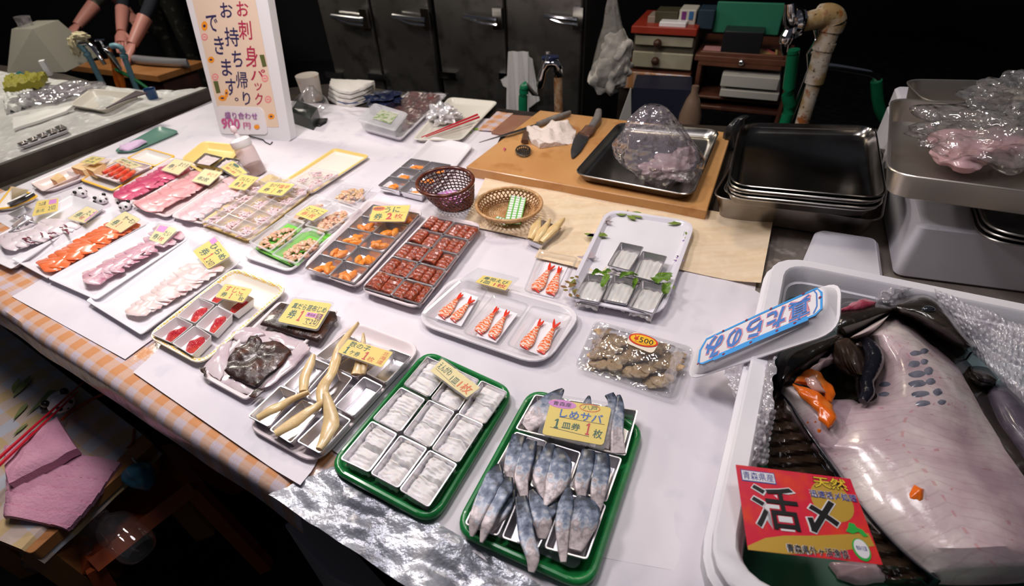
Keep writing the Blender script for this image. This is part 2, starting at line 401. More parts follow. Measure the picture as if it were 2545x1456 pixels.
# gingham cloth: strip on top, rounded over the edge, short hanging front
b = MB(); n = 90; rings = []
prof = [(.30, -.0005), (.16, 0), (.06, .0005), (.02, .001), (.004, -.003), (-.004, -.012), (-.007, -.03), (-.009, -.05), (-.011, -.066)]
def clothrow(dz, off):
    loops = []
    for i in range(n+1):
        a = -.05 + 1.80*i/n; row = []
        for k, (d, h) in enumerate(prof):
            wv = .004*noise.noise(Vector((a*6, k*.4, 0)))*max(0, k-3)/3
            hh = h + (.0025*noise.noise(Vector((a*9, d*30, 2))) if 1 < k < 4 else 0)
            if k == len(prof)-1: hh += .006*noise.noise(Vector((a*3, 7, 0)))
            row.append(C(a, d+wv-off, TOP+.0008+hh+dz))
        loops.append(row)
    return loops
top = clothrow(0, 0); bot = clothrow(-.0012, -.0012)
b.loft([r+s[::-1] for r, s in zip(top, bot)], True, True)
tag(b.build('tablecloth', ging), 'orange and white gingham vinyl tablecloth along the front edge of the counter', 'tablecloth')
# crushed clear plastic / foil on the front edge where the cloth ends
foil = mat('crumpled_plastic_foil', (.50, .52, .57), .34, metal=.35, bump=(16, .8, .02), noise_=[(12, (.20, .21, .25), .45, .6), (30, (.85, .85, .88), .58, .68)])
b = MB(); b.patch([C(1.70, -.012, TOP+.004), C(2.9, -.012, TOP+.004), C(2.9, .062, TOP+.003), C(1.76, .085, TOP+.003)], 130, 20, .0012,
    h=lambda u, v: .008*noise.noise(Vector((u*22, v*3.4, 0)))+.003*noise.noise(Vector((u*60, v*9, 3)))+.003)
tag(b.build('crumpled_plastic_sheet', foil), 'crumpled shiny clear plastic sheet wrapping the counter edge below the green trays', 'plastic sheet')
# sheets of white paper
wpaper = mat('white_counter_paper', (.77, .73, .775), .6, noise_=[(4, (.66, .63, .69), .4, .72), (14, (.63, .61, .68), .56, .74)], bump=(45, .18, .002))
def flat(name, pts, z, m, label, cat, th=.0006, nx=24, amp=.0012, group=None, curl=None):
    q = Q(cI_, pts, z); b = MB()
    f = lambda u, v: amp*(noise.noise(Vector((u*5+pts[0][0], v*5, 1)))+.6)+(curl(u, v) if curl else 0)
    b.patch(q, nx, nx, th, h=f); return tag(b.build(name, m), label, cat, group)
b = MB(); nx = 50
q = [C(.10, .16), C(4.0, .15), C(4.0, 1.9), C(.13, 1.86)]
def pm(u, v): return .0012*(noise.noise(Vector((u*9, v*7, 1)))+.6)
# paper main sheet follows the front edge on the right side (polygon in counter coordinates)
b.patch([C(.06, .20, TOP+.001), C(1.75, .15, TOP+.001), P(1262, 300, TOP+.001), P(560, 236, TOP+.001)], 60, 44, .0005, h=pm)
tag(b.build('paper_sheet', wpaper), 'large white paper sheet laid across the whole counter top under the trays', 'paper')
b = MB(); b.patch([C(1.35, .13, TOP+.0022), C(2.34, .045, TOP+.0045), P(1880, 700, TOP+.0022), P(1200, 400, TOP+.0022)], 50, 40, .0005, h=pm)
tag(b.build('paper_sheet', wpaper), 'second large white paper sheet under the green trays, shrimp tray and baskets', 'paper')
flat('paper_sheet', [(30, 737), (311, 893), (590, 690), (330, 560)], TOP+.0035, wpaper, 'white paper sheet whose corner sticks out below the flounder platter', 'paper', amp=.001)
flat('paper_sheet', [(331, 925), (752, 1216), (900, 930), (560, 720)], TOP+.0048, wpaper, 'white paper sheet under kelp and herring roe trays, its corner curling up', 'paper', amp=.001,
     curl=lambda u, v: .012*max(0, (u-.86)/.14)*max(0, (.14-v)/.14))
flat('paper_sheet', [(1180, 1330), (1800, 1440), (1890, 730), (1730, 640)], TOP+.0042, wpaper, 'white paper sheet between the mackerel tray and the foam fish box', 'paper', amp=.0012)
# bare worktop on the right, thin wooden sheets, steel
worktop = mat('stained_worktop', (.34, .29, .25), .35, metal=.35, noise_=[(6, (.20, .17, .15), .4, .7), (26, (.45, .40, .36), .55, .7)], bump=(20, .1, .002))
b = MB(); b.slab([C(2.25, .03, TOP+.0005), C(4.18, .03, TOP+.0005), C(4.2, 1.7, TOP+.0005), P(1835, 325, TOP+.0005)], .001, .01)
tag(b.build('worktop_sheet', worktop), 'stained grey metal worktop beside the foam fish box, under the stacked steel trays', 'worktop')
ply = mat('thin_wood_veneer', (.80, .65, .46), .55, noise_=[(3, (.70, .50, .30), .40, .80, 6, (1, 14, 1, -.55)), (60, (.85, .70, .5), .5, .8)], bump=(60, .1, .0008))
flat('wood_veneer_sheet', [(1150, 560), (1888, 713), (1919, 553), (1215, 425)], TOP+.006, ply, 'long pale wood veneer sheet under the baskets, in front of the cutting board', 'wood sheet', th=.0012, amp=.004,
     curl=lambda u, v: .010*max(0, (u-.93)/.07))
flat('wood_veneer_sheet', [(1330, 640), (1500, 682), (1560, 520), (1400, 490)], TOP+.010, ply, 'second wood veneer sheet peeking out below the dish of roe pieces', 'wood sheet', th=.0012, amp=.003)
# ------------------------------------------------------------------ neighbour's counter on the left
NZ = TOP+.05
nb = [P(30, 400, NZ), P(492, 230, NZ)]
dn = (nb[1]-nb[0]).normalized(); nn = Vector((-dn.y, dn.x, 0))
def Nn(a, d, z=NZ): return Vector((nb[0].x, nb[0].y, 0)) + dn*a + nn*d + UP*z
icew = mat('wet_white_ice_sheet', (.62, .61, .57), .3, noise_=[(5, (.45, .44, .42), .4, .7), (30, (.75, .75, .73), .55, .7)], bump=(30, .5, .01))
t = thing('neighbouring_counter', Nn(.4, .6, 0), "neighbouring stall's counter with a dark wooden rim behind the fish counter", 'counter')
npoly = [Nn(-.22, 0), Nn(.86, 0), P(*cA(1560, 835), NZ), P(*cA(900, 735), NZ), P(*cA(560, 640), NZ), P(*cA(0, 560), NZ), Nn(-.22, .5)]
b = MB(); b.loft([[p-UP*.05 for p in npoly], npoly]); b.build('rim', darkwood, t)
b = MB(); b.loft([[p-UP*.60 for p in npoly], [p-UP*.051 for p in npoly]])
b.build('side_panel', mat('dark_brown_panel', (.050, .036, .026), .5, noise_=(5, (.085, .065, .05), .4, .7)), t)
b = MB()
for a in (-.15, .75):
    for d in (.08, .38): b = MB(); b.box(Nn(a, d, .12), (.07, .07, .24), math.atan2(dn.y, dn.x)); b.build('foot', darkwood, t)
b = MB(); b.patch([Nn(-.20, .02, NZ+.001), Nn(.80, .02, NZ+.001), P(*cA(1400, 820), NZ+.001), P(*cA(0, 620), NZ+.001)], 40, 20, .002, h=lambda u, v: .01*(noise.noise(Vector((u*9, v*6, 4)))+.6)*min(1, v*6))
tag(b.build('wet_ice_sheet', icew), "wet white sheet over ice on the neighbouring counter", 'sheet')
# ================================================================== trays, dishes and the food in them
rnd = random.Random(7)
ORD = ['nearest', 'second', 'third', 'fourth', 'fifth']
def row_name(i, n): return 'front' if i == 0 else ('back' if i == n-1 else ('middle' if n == 3 else ORD[i]))
def col_name(i, n): return {2: ['left', 'right'], 3: ['left', 'middle', 'right'], 1: ['']}[n][i]
def tray_loops(q, h, slope, r, rim, th):
    return [rq(q, slope+.002, r, -h), rq(q, slope*.9, r, -h+.003), rq(q, rim, r, -.004), rq(q, .0012, r, -.004), rq(q, 0, r, -.002), rq(q, .0012, r, 0), rq(q, rim, r, -.0006),
            rq(q, rim+th, r, -.003), rq(q, slope+th, r, -h+th+.004), rq(q, slope+th+.005, r, -h+th)]
def tray(name, q, h, m, label, cat='tray', slope=.014, r=.022, rim=.007, th=.0022, group=None, extra=None):
    b = MB(); b.loft(tray_loops(q, h, slope, r, rim, th))
    mats = [m]
    if extra: mats += extra(b, q, h)
    o = b.build(name, mats); return tag(o, label, cat, group)
def dish(q, label, h=.021, m=None, liner=None, group=None, name='metal_dish', cat='dish', slope=.0055, r=.005, rim=.0024, mark=False):
    q = grow(q, .0004)
    b = MB()
    b.loft([rq(q, slope+.001, r, -h, 3), rq(q, slope, r, -h+.002, 3), rq(q, rim*.8, r, -.003, 3), rq(q, .0004, r, -.0024, 3), rq(q, 0, r, -.0012, 3), rq(q, .0006, r, 0, 3), rq(q, rim, r, -.0002, 3),
            rq(q, rim+.0008, r, -.0016, 3), rq(q, slope+.001, r, -h+.003, 3), rq(q, slope+.0025, r, -h+.0012, 3)])
    mats = [m or alu]
    if mark:
        c = bl(q, .5, .5)-qn(q)*(h-.0014)
        for k in range(9): b.add([c+Vector((math.cos(k*.7)*.004*(k % 3+1)/3+dx, math.sin(k*.7)*.005*(k % 3+1)/3+dy, 0)) for dx, dy in ((-.0012, -.0003), (.0012, -.0003), (.0012, .0003), (-.0012, .0003))], [[0, 1, 2, 3]], 1)
        mats.append(steeld)
    o = tag(b.build(name, mats), label, cat, group)
    if liner:
        lq = [p - qn(q)*(h-.0022) for p in grow(q, slope+.007)]
        l = MB(); l.patch(lq, 4, 4, .0004, h=lambda u, v: .0008*noise.noise(Vector((u*3, v*3, 5)))+.0006); l.build('paper_liner', liner, o)
    return o
def floorq(q, h=.021, slope=.0055, inset=0, up=.002): return [p - qn(q)*(h-up) for p in grow(q, slope+inset)]
def scale_at(c, p, z):
    u, v = c(*p); return (P(u+1, v, z)-P(u-1, v, z)).length/2, c(1, 0)[0]-c(0, 0)[0]
def strip(name, c, pts, w, z, th, mats, label, cat, group=None, n=12, sub=4, pw=.8, dz=None, parent=None, nz=.0, seed=0, tip=.35):
    """long slice through crop pixels pts, w = widths in crop pixels, z = heights"""
    zs = z if isinstance(z, (list, tuple)) else [z]*len(pts); P3 = []; R3 = []
    for p, ww, zz in zip(pts, w, zs):
        s, k = scale_at(c, p, zz); P3.append(P(*c(*p), zz)); R3.append(ww*k*s/2)
    pp, rr = smooth_path(P3, R3, sub)
    pp = [p+Vector((0, 0, nz*noise.noise(p*40+Vector((seed, 0, 0))))) for p in pp]
    fl = [th/2/max(r, .0006) for r in rr]
    b = MB(); b.tube(pp, rr, n, flat=fl, uv=True, pw=pw)
    o = b.build(name, mats, parent)
    return tag(o, label, cat, group) if parent is None else o
def smooth_path(pts, rad, sub=4):
    out = []; ro = []; n = len(pts)
    for i in range(n-1):
        p0, p1, p2, p3 = pts[max(i-1, 0)], pts[i], pts[i+1], pts[min(i+2, n-1)]
        for k in range(sub):
            t = k/sub
            out.append(.5*((2*p1)+(p2-p0)*t+(2*p0-5*p1+4*p2-p3)*t*t+(3*p1-p0-3*p2+p3)*t**3)); ro.append(rad[i]*(1-t)+rad[i+1]*t)
    out.append(pts[-1]); ro.append(rad[-1]); return out, ro
# ---- food materials
def uvmix(stops, axis=1, nscale=0, namt=0., stretch=(1, 1, 1), spots=None):
    """colour along the uv axis, broken up with noise"""
    def f(nt, tc, last, c4):
        L = nt.links.new; sx = nt.nodes.new('ShaderNodeSeparateXYZ'); L(tc.outputs['UV'], sx.inputs[0]); v = sx.outputs[axis]
        if nscale:
            mp = nt.nodes.new('ShaderNodeMapping'); mp.inputs['Scale'].default_value = stretch; L(tc.outputs['Object'], mp.inputs[0])
            n = nt.nodes.new('ShaderNodeTexNoise'); n.inputs['Scale'].default_value = nscale; n.inputs['Detail'].default_value = 5; L(mp.outputs[0], n.inputs['Vector'])
            s = nt.nodes.new('ShaderNodeMath'); s.operation = 'SUBTRACT'; s.inputs[1].default_value = .5; L(n.outputs['Fac'], s.inputs[0])
            m = nt.nodes.new('ShaderNodeMath'); m.operation = 'MULTIPLY_ADD'; m.inputs[1].default_value = namt; L(s.outputs[0], m.inputs[0]); L(v, m.inputs[2]); v = m.outputs[0]
        r = nt.nodes.new('ShaderNodeValToRGB'); e = r.color_ramp.elements
        e[0].position = stops[0][0]; e[0].color = tuple(stops[0][1])+(1,); e[1].position = stops[-1][0]; e[1].color = tuple(stops[-1][1])+(1,)
        for p_, c_ in stops[1:-1]: k = e.new(p_); k.color = tuple(c_)+(1,)
        L(v, r.inputs[0]); return r.outputs[0]
    return f
unim = mat('sea_urchin', (.85, .32, .07), .3, noise_=(180, (.75, .17, .03), .4, .7), bump=(450, .5, .0015), sss=.25)
unim2 = mat('sea_urchin_deep_orange', (.85, .24, .02), .3, noise_=(180, (.9, .36, .06), .4, .7), bump=(450, .5, .0015), sss=.25)
eelm = mat('grilled_eel', (.36, .055, .018), .28, spec=.6, coat=.25, noise_=[(70, (.09, .014, .008), .45, .68, 5), (30, (.50, .13, .04), .55, .75, 4)], bump=(170, .8, .003))
engm = mat('white_fish_fin', (.84, .80, .82), .42, sss=.35, bump=(110, .25, .002), noise_=(40, (.80, .76, .70), .4, .7))
squidm = mat('raw_squid', (.68, .66, .64), .12, sss=.4, coat=.5, bump=(90, .25, .0015))
kazm = mat('herring_roe', (.74, .53, .25), .3, sss=.35, coat=.25, noise_=(50, (.83, .66, .38), .4, .75), bump=(300, .25, .001))
sujm = mat('salmon_roe', (.62, .015, .035), .14, coat=.5, noise_=(30, (.82, .09, .05), .45, .7), bump=(420, .9, .003, 'v'), sss=.15)
konm = mat('kelp', (.035, .018, .016), .34, coat=.15, noise_=[(26, (.12, .032, .012), .5, .72), (60, (.07, .05, .05), .55, .7)], bump=(45, .8, .004))
codm = mat('raw_cod', (.62, .50, .55), .2, sss=.4, coat=.5, noise_=(16, (.74, .66, .68), .4, .7), bump=(50, .3, .003))
salm = mat('raw_salmon', (.88, .17, .05), .25, sss=.25, coat=.2, noise_=(22, (.90, .32, .17), .45, .7, 5, (1, 6, 1, -.6)), bump=(60, .2, .002))
taim = mat('raw_bream', (.68, .38, .46), .22, sss=.3, coat=.3, noise_=[(24, (.80, .62, .66), .4, .65), (40, (.48, .12, .22), .58, .75)], bump=(60, .25, .002))
hirm = mat('raw_flounder', (.82, .64, .62), .24, sss=.35, coat=.2, noise_=[(26, (.86, .72, .70), .4, .6), (38, (.80, .32, .32), .62, .8)], bump=(60, .2, .002))
redm = mat('raw_tuna', (.66, .075, .19), .25, sss=.2, coat=.3, noise_=[(28, (.82, .26, .36), .48, .72), (50, (.5, .03, .1), .55, .75)], bump=(50, .25, .002))
pinkm = mat('fatty_tuna', (.88, .40, .42), .25, sss=.3, coat=.2, noise_=[(22, (.93, .56, .55), .45, .7), (30, (.78, .2, .25), .62, .8)], bump=(50, .2, .002))
palem = mat('pale_pink_fish', (.90, .58, .62), .25, sss=.3, coat=.2, noise_=[(24, (.95, .74, .75), .45, .7), (34, (.80, .3, .38), .62, .82)], bump=(50, .2, .002))
octm = mat('octopus_slice', (.72, .62, .66), .28, sss=.3, noise_=(30, (.80, .72, .75), .4, .7), bump=(50, .3, .003)); octs = mat('octopus_skin', (.22, .03, .06), .35)
clam = mat('seasoned_clam', (.78, .42, .28), .28, sss=.3, coat=.3, noise_=[(60, (.86, .56, .42), .45, .7), (50, (.5, .2, .1), .64, .8)], bump=(120, .4, .002))
clamt = mat('tan_clam', (.66, .42, .22), .28, sss=.3, coat=.3, noise_=[(60, (.78, .56, .36), .45, .7), (50, (.25, .1, .05), .66, .8)], bump=(120, .4, .002))
shredm = mat('shredded_squid', (.84, .64, .66), .3, sss=.3, noise_=(90, (.62, .2, .24), .6, .78), bump=(90, .2, .001))
leafg = mat('green_leaf_liner', (.18, .58, .07), .4)
makm = mat('mackerel_skin', (.3, .3, .35), .36, spec=.5, coat=.12, metal=.12, extra=uvmix([(0, (.010, .013, .024)), (.20, (.03, .045, .08)), (.24, (.07, .09, .14)), (.42, (.15, .19, .27)), (.58, (.36, .38, .43)), (.70, (.32, .26, .26)), (.82, (.52, .45, .46)), (1, (.60, .51, .51))], 1, 95, 1.2, (1, 1, 1)), bump=(70, .35, .003))
makflesh = mat('mackerel_flesh', (.34, .20, .17), .4, sss=.2, noise_=(30, (.45, .30, .26), .4, .7))
shrm = mat('cooked_shrimp', (.9, .3, .1), .3, sss=.3, coat=.2)
def shr(nt, tc, last, c4):
    L = nt.links.new; sx = nt.nodes.new('ShaderNodeSeparateXYZ'); L(tc.outputs['UV'], sx.inputs[0])
    n = nt.nodes.new('ShaderNodeTexNoise'); n.inputs['Scale'].default_value = 120; L(tc.outputs['Object'], n.inputs['Vector'])
    a = nt.nodes.new('ShaderNodeMath'); a.operation = 'MULTIPLY_ADD'; a.inputs[1].default_value = .30; L(n.outputs['Fac'], a.inputs[0]); L(sx.outputs[1], a.inputs[2])
    m = nt.nodes.new('ShaderNodeMath'); m.operation = 'MULTIPLY'; m.inputs[1].default_value = 52; L(a.outputs[0], m.inputs[0])
    s = nt.nodes.new('ShaderNodeMath'); s.operation = 'SINE'; L(m.outputs[0], s.inputs[0])
    r = nt.nodes.new('ShaderNodeValToRGB'); e = r.color_ramp.elements
    e[0].position = .1; e[0].color = (.88, .66, .56, 1); e[1].position = .75; e[1].color = (.88, .17, .04, 1)
    h = nt.nodes.new('ShaderNodeMath'); h.operation = 'MULTIPLY_ADD'; h.inputs[1].default_value = .5; h.inputs[2].default_value = .5; L(s.outputs[0], h.inputs[0]); L(h.outputs[0], r.inputs[0])
    return r.outputs[0]
shrm = mat('cooked_shrimp', (.9, .3, .1), .28, sss=.2, coat=.2, extra=shr, bump=(150, .3, .0015)); shrt = mat('shrimp_tail', (.80, .04, .015), .25, coat=.4)
def cluster(name, c, rx, ry, rz, n, size, mats, label, cat, group=None, yaw=0, seed=1, amp=.2, flat=.6, long=1.3):
    R = random.Random(seed); b = MB(); M0 = Matrix.Rotation(yaw, 3, 'Z')
    for k in range(n):
        a = R.uniform(0, 6.28); q = math.sqrt(R.uniform(0, 1)); h = (1-q)*rz
        p = c + M0 @ Vector((math.cos(a)*rx*q, math.sin(a)*ry*q, 0)) + UP*(h+size*flat*.8)
        M = Matrix.Rotation(R.uniform(0, 3.1), 3, 'Z') @ Matrix.Rotation(R.uniform(-.4, .4), 3, 'X')
        s = size*R.uniform(.75, 1.2); b.blob(p, (s*long, s*.85, s*flat), amp=amp, sc=2.2, seed=seed+k, sub=2, mi=R.randrange(len(mats)), M=M)
    return tag(b.build(name, mats), label, cat, group)
def strands(name, c, r, n, w, m, label, cat, group=None, seed=0, h=.01):
    R = random.Random(seed); b = MB()
    for k in range(n):
        a = R.uniform(0, 6.28); q = math.sqrt(R.random())*.75; p = c+Vector((math.cos(a)*r*q, math.sin(a)*r*q, w+(1-q)*h*R.random()))
        d = R.uniform(0, 6.28); pts = []; L = r*R.uniform(.25, .5)
        for j in range(5):
            pts.append(p.copy()); p = p + Vector((math.cos(d), math.sin(d), R.uniform(-.15, .2)))*L/2; d += R.uniform(-1.1, 1.1)
        b.tube(pts, [w*.6, w, w, w, w*.5], 5)
    return tag(b.build(name, m), label, cat, group)

# ------------------------------------------------------------------ sea urchin tray
zt = TOP+.030
tray('foam_tray', Q(cF, [(1085, 1255), (1590, 1440), (2205, 745), (1700, 615)], zt-.004), .024, foamp, 'pinkish white foam tray holding the metal dishes of orange sea urchin', slope=.016, r=.03)
ug = Q(cF, [(1112, 1262), (1565, 1400), (2165, 765), (1735, 680)], zt+.002)
for j in range(5):
    for i in range(2):
        q = sq(ug, i/2, j/5, (i+1)/2, (j+1)/5); w = f'{col_name(i, 2)} column, {ORD[j] if j < 4 else "farthest"} row of sea urchin tray'
        dish(q, 'small aluminium dish, '+w, liner=paper, group='metal dishes on the sea urchin tray')
        c = qc(floorq(q)); R = random.Random(j*2+i+40); b = MB()
        for k in range(5):
            a = R.uniform(0, 6.28); o = Vector((math.cos(a)*.013, math.sin(a)*.008, .007+.005*(k > 2)))
            b.blob(c+Vector((-.002, -.004, 0))+o, (.017, .0082, .0065), rz=R.uniform(-.8, .8)+k*.5, amp=.10, sc=2.5, seed=k+j*5+i*40, sub=3)
        tag(b.build('sea_urchin_portion', unim if (j+i) % 2 else unim2), 'orange sea urchin, '+w, 'sea urchin', 'sea urchin portions on the front tray')
# ------------------------------------------------------------------ grilled eel tray
tray('foam_tray', Q(cG, [(-30, 1195), (455, 1352), (972, 665), (560, 575)], zt-.004), .024, foamp, 'pinkish white foam tray crowded with dishes of dark red grilled eel', slope=.016, r=.03)
eg = Q(cG, [(0, 1178), (463, 1312), (945, 690), (548, 605)], zt+.002)
def eel_piece(q, label, group, seed, tilt=.0):
    R = random.Random(seed); b = MB()
    def h(u, v): return .0018*math.sin(v*26+seed)*(1-abs(2*u-1)**4)+.002*noise.noise(Vector((u*3, v*3, seed)))-.005*(abs(2*u-1)**4)+tilt*u*.01
    def wp(u, v): return (u+.03*noise.noise(Vector((v*3, seed, 0))), v+.04*noise.noise(Vector((u*3, seed, 4))))
    b.patch(q, 10, 16, .007, h=h, warp=wp); return tag(b.build('grilled_eel_piece', eelm), label, 'grilled eel', group)
for j in range(5):
    for i in range(2):
        q = sq(eg, i/2, j/5, (i+1)/2, (j+1)/5); w = f'{col_name(i, 2)} column, {ORD[j] if j < 4 else "farthest"} row of the eel tray'
        dish(q, 'small aluminium dish, '+w, group='metal dishes on the eel tray')
        R = random.Random(j*9+i); f = floorq(q, up=.0); base = [p+UP*.019 for p in f]
        for k, (u0, u1) in enumerate(((-.06, .40), (.36, .74), (.70, 1.06)) if (i+j) % 3 else ((-.05, .5), (.47, 1.05))):
            dv = R.uniform(-.06, .12); zz = R.uniform(-.002, .006)
            pq = [bl(base, u0+R.uniform(-.02, .03), dv-.02)+UP*zz, bl(base, u1, dv-.02+R.uniform(-.04, .04))+UP*zz, bl(base, u1+R.uniform(-.03, .03), .9+dv)+UP*(zz+.002), bl(base, u0+.02, .92+dv)+UP*(zz+.002)]
            eel_piece(pq, f'{["left", "middle", "right"][k]} eel slab, {col_name(i, 2)} column, {ORD[j] if j < 4 else "farthest"} row', 'grilled eel slabs', j*30+i*10+k, R.uniform(-.3, .3))
# ------------------------------------------------------------------ second (back) sea urchin tray with grey tray beneath
bz = TOP+.028
tray('foam_tray', Q(cG, [(120, 395), (560, 440), (900, 30), (560, -40)], TOP+.018), .016, foam, 'grey-white empty end of the foam tray behind the dark basket', slope=.016, r=.03)
bg = Q(cG, [(122, 358), (480, 445), (720, 190), (392, 138)], bz)
for j in range(3):
    for i in range(2):
        q = sq(bg, i/2, j/3, (i+1)/2, (j+1)/3); w = f'{col_name(i, 2)} {row_name(j, 3)} dish behind the dark basket'
        dish(q, 'small aluminium dish, the '+w, group='metal dishes behind the dark basket', m=alu)
        c = qc(floorq(q)); b = MB(); R = random.Random(j*2+i+90)
        for k in range(4):
            a = R.uniform(0, 6.28); b.blob(c+Vector((math.cos(a)*.011, math.sin(a)*.007, .006)), (.013, .006, .005), rz=R.uniform(-1, 1), amp=.1, seed=k+j+200, sub=2)
        tag(b.build('sea_urchin_portion', unim2), 'deep orange sea urchin in the '+w, 'sea urchin', 'sea urchin portions on the back tray')
# ------------------------------------------------------------------ green tray 1: flounder fin meat
def green_tray(q, h, label):
    b = MB(); g = [rq(q, .007+.006*math.cos(a), .035, -.006+.0075*math.sin(a), 6) for a in [math.pi*2*k/10 for k in range(10)]]
    g.append(g[0]); b.loft(g, False, False)
    b.loft([rq(q, .024, .03, -h, 6), rq(q, .012, .03, -.010, 6), rq(q, .010, .03, -.003, 6), rq(q, .014, .03, -.006, 6), rq(q, .026, .03, -h+.003, 6), rq(q, .03, .03, -h+.002, 6)])
    return tag(b.build('serving_tray', greenp), label, 'tray')
gz = TOP+.022
green_tray(Q(cK, [(575, 1065), (1335, 1478), (1915, 520), (1285, 235)], gz), .02, 'green plastic tray with rolled rim under nine dishes of white flounder fin meat')
liner_clear = film('clear_tray_liner', haze=.3, gloss=.15, col=(.75, .8, .85))
eq = [[(680, 1008), (886, 1107), (1092, 832), (906, 738)], [(890, 1110), (1090, 1218), (1301, 932), (1104, 836)], [(1090, 1222), (1302, 1352), (1510, 1042), (1308, 938)],
      [(905, 729), (1102, 826), (1286, 592), (1109, 503)], [(1115, 832), (1312, 934), (1492, 677), (1304, 590)], [(1315, 938), (1515, 1040), (1692, 767), (1502, 682)],
      [(1120, 492), (1302, 582), (1476, 372), (1290, 290)], [(1310, 590), (1500, 680), (1662, 456), (1482, 372)], [(1502, 692), (1697, 770), (1858, 540), (1668, 456)]]
def fin_piece(q, label, seed):
    b = MB()
    def h(u, v):
        e = min(u, 1-u)*6; f = min(v, 1-v)*6
        return .009*min(1, e)**.5*min(1, f)**.5 + .0007*math.sin(v*40+3*noise.noise(Vector((u*3, seed, 1)))) + .005*noise.noise(Vector((u*2.6, v*2.6, seed)))
    def wp(u, v): return (u+.06*noise.noise(Vector((v*6, seed, 0))), v+.06*noise.noise(Vector((u*5, seed, 4))))
    b.patch(q, 16, 18, .004, h=h, warp=wp); return tag(b.build('flounder_fin_piece', engm), label, 'flounder fin meat', 'white flounder fin pieces')
for k, pts in enumerate(eq):
    q = Q(cK, pts, TOP+.035); w = f'{row_name(k//3, 3)} row, {col_name(k % 3, 3)} dish of the first green tray'
    dish(q, 'aluminium dish, '+w, h=.023, group='dishes on the first green tray')
    f = lift(floorq(q, .023, inset=.002, up=.004), 0)
    f = grow(f, -.004)
    fin_piece(lift(sq(f, .04, -.02, .92, .54), .003), 'near slice of white fin meat, '+w, k*2+1)
    fin_piece(lift(sq(f, .08, .46, .98, .99), .008), 'far slice of white fin meat, '+w, k*2+2)
# ------------------------------------------------------------------ green tray 2: mackerel
green_tray(Q(cI_, [(1118, 1318), (1470, 1478), (1607, 1052), (1318, 958)], gz), .02, 'green plastic tray with rolled rim under the dishes of vinegared mackerel')
mz = TOP+.035
top3 = Q(cL, [(500, 800), (1275, 990), (1365, 665), (640, 555)], mz); mids = [[(350, 1085), (590, 1175), (738, 885), (505, 812)], [(600, 1195), (862, 1277), (970, 960), (745, 890)], [(876, 1215), (1142, 1312), (1255, 1000), (1000, 930)]]
nears = [[(1152, 1302), (1238, 1334), (1289, 1226), (1212, 1182)], [(1244, 1336), (1338, 1366), (1394, 1248), (1295, 1215)], [(1350, 1362), (1460, 1392), (1509, 1252), (1402, 1222)]]
for i in range(3):
    dish(sq(top3, i/3, 0, (i+1)/3, 1), f'aluminium dish, back row, {col_name(i, 3)}, of the mackerel tray', h=.023, group='dishes on the mackerel tray')
    dish(Q(cL, mids[i], mz), f'aluminium dish, middle row, {col_name(i, 3)}, of the mackerel tray', h=.023, group='dishes on the mackerel tray')
    dish(Q(cI_, nears[i], mz), f'aluminium dish, front row, {col_name(i, 3)}, of the mackerel tray', h=.023, group='dishes on the mackerel tray')
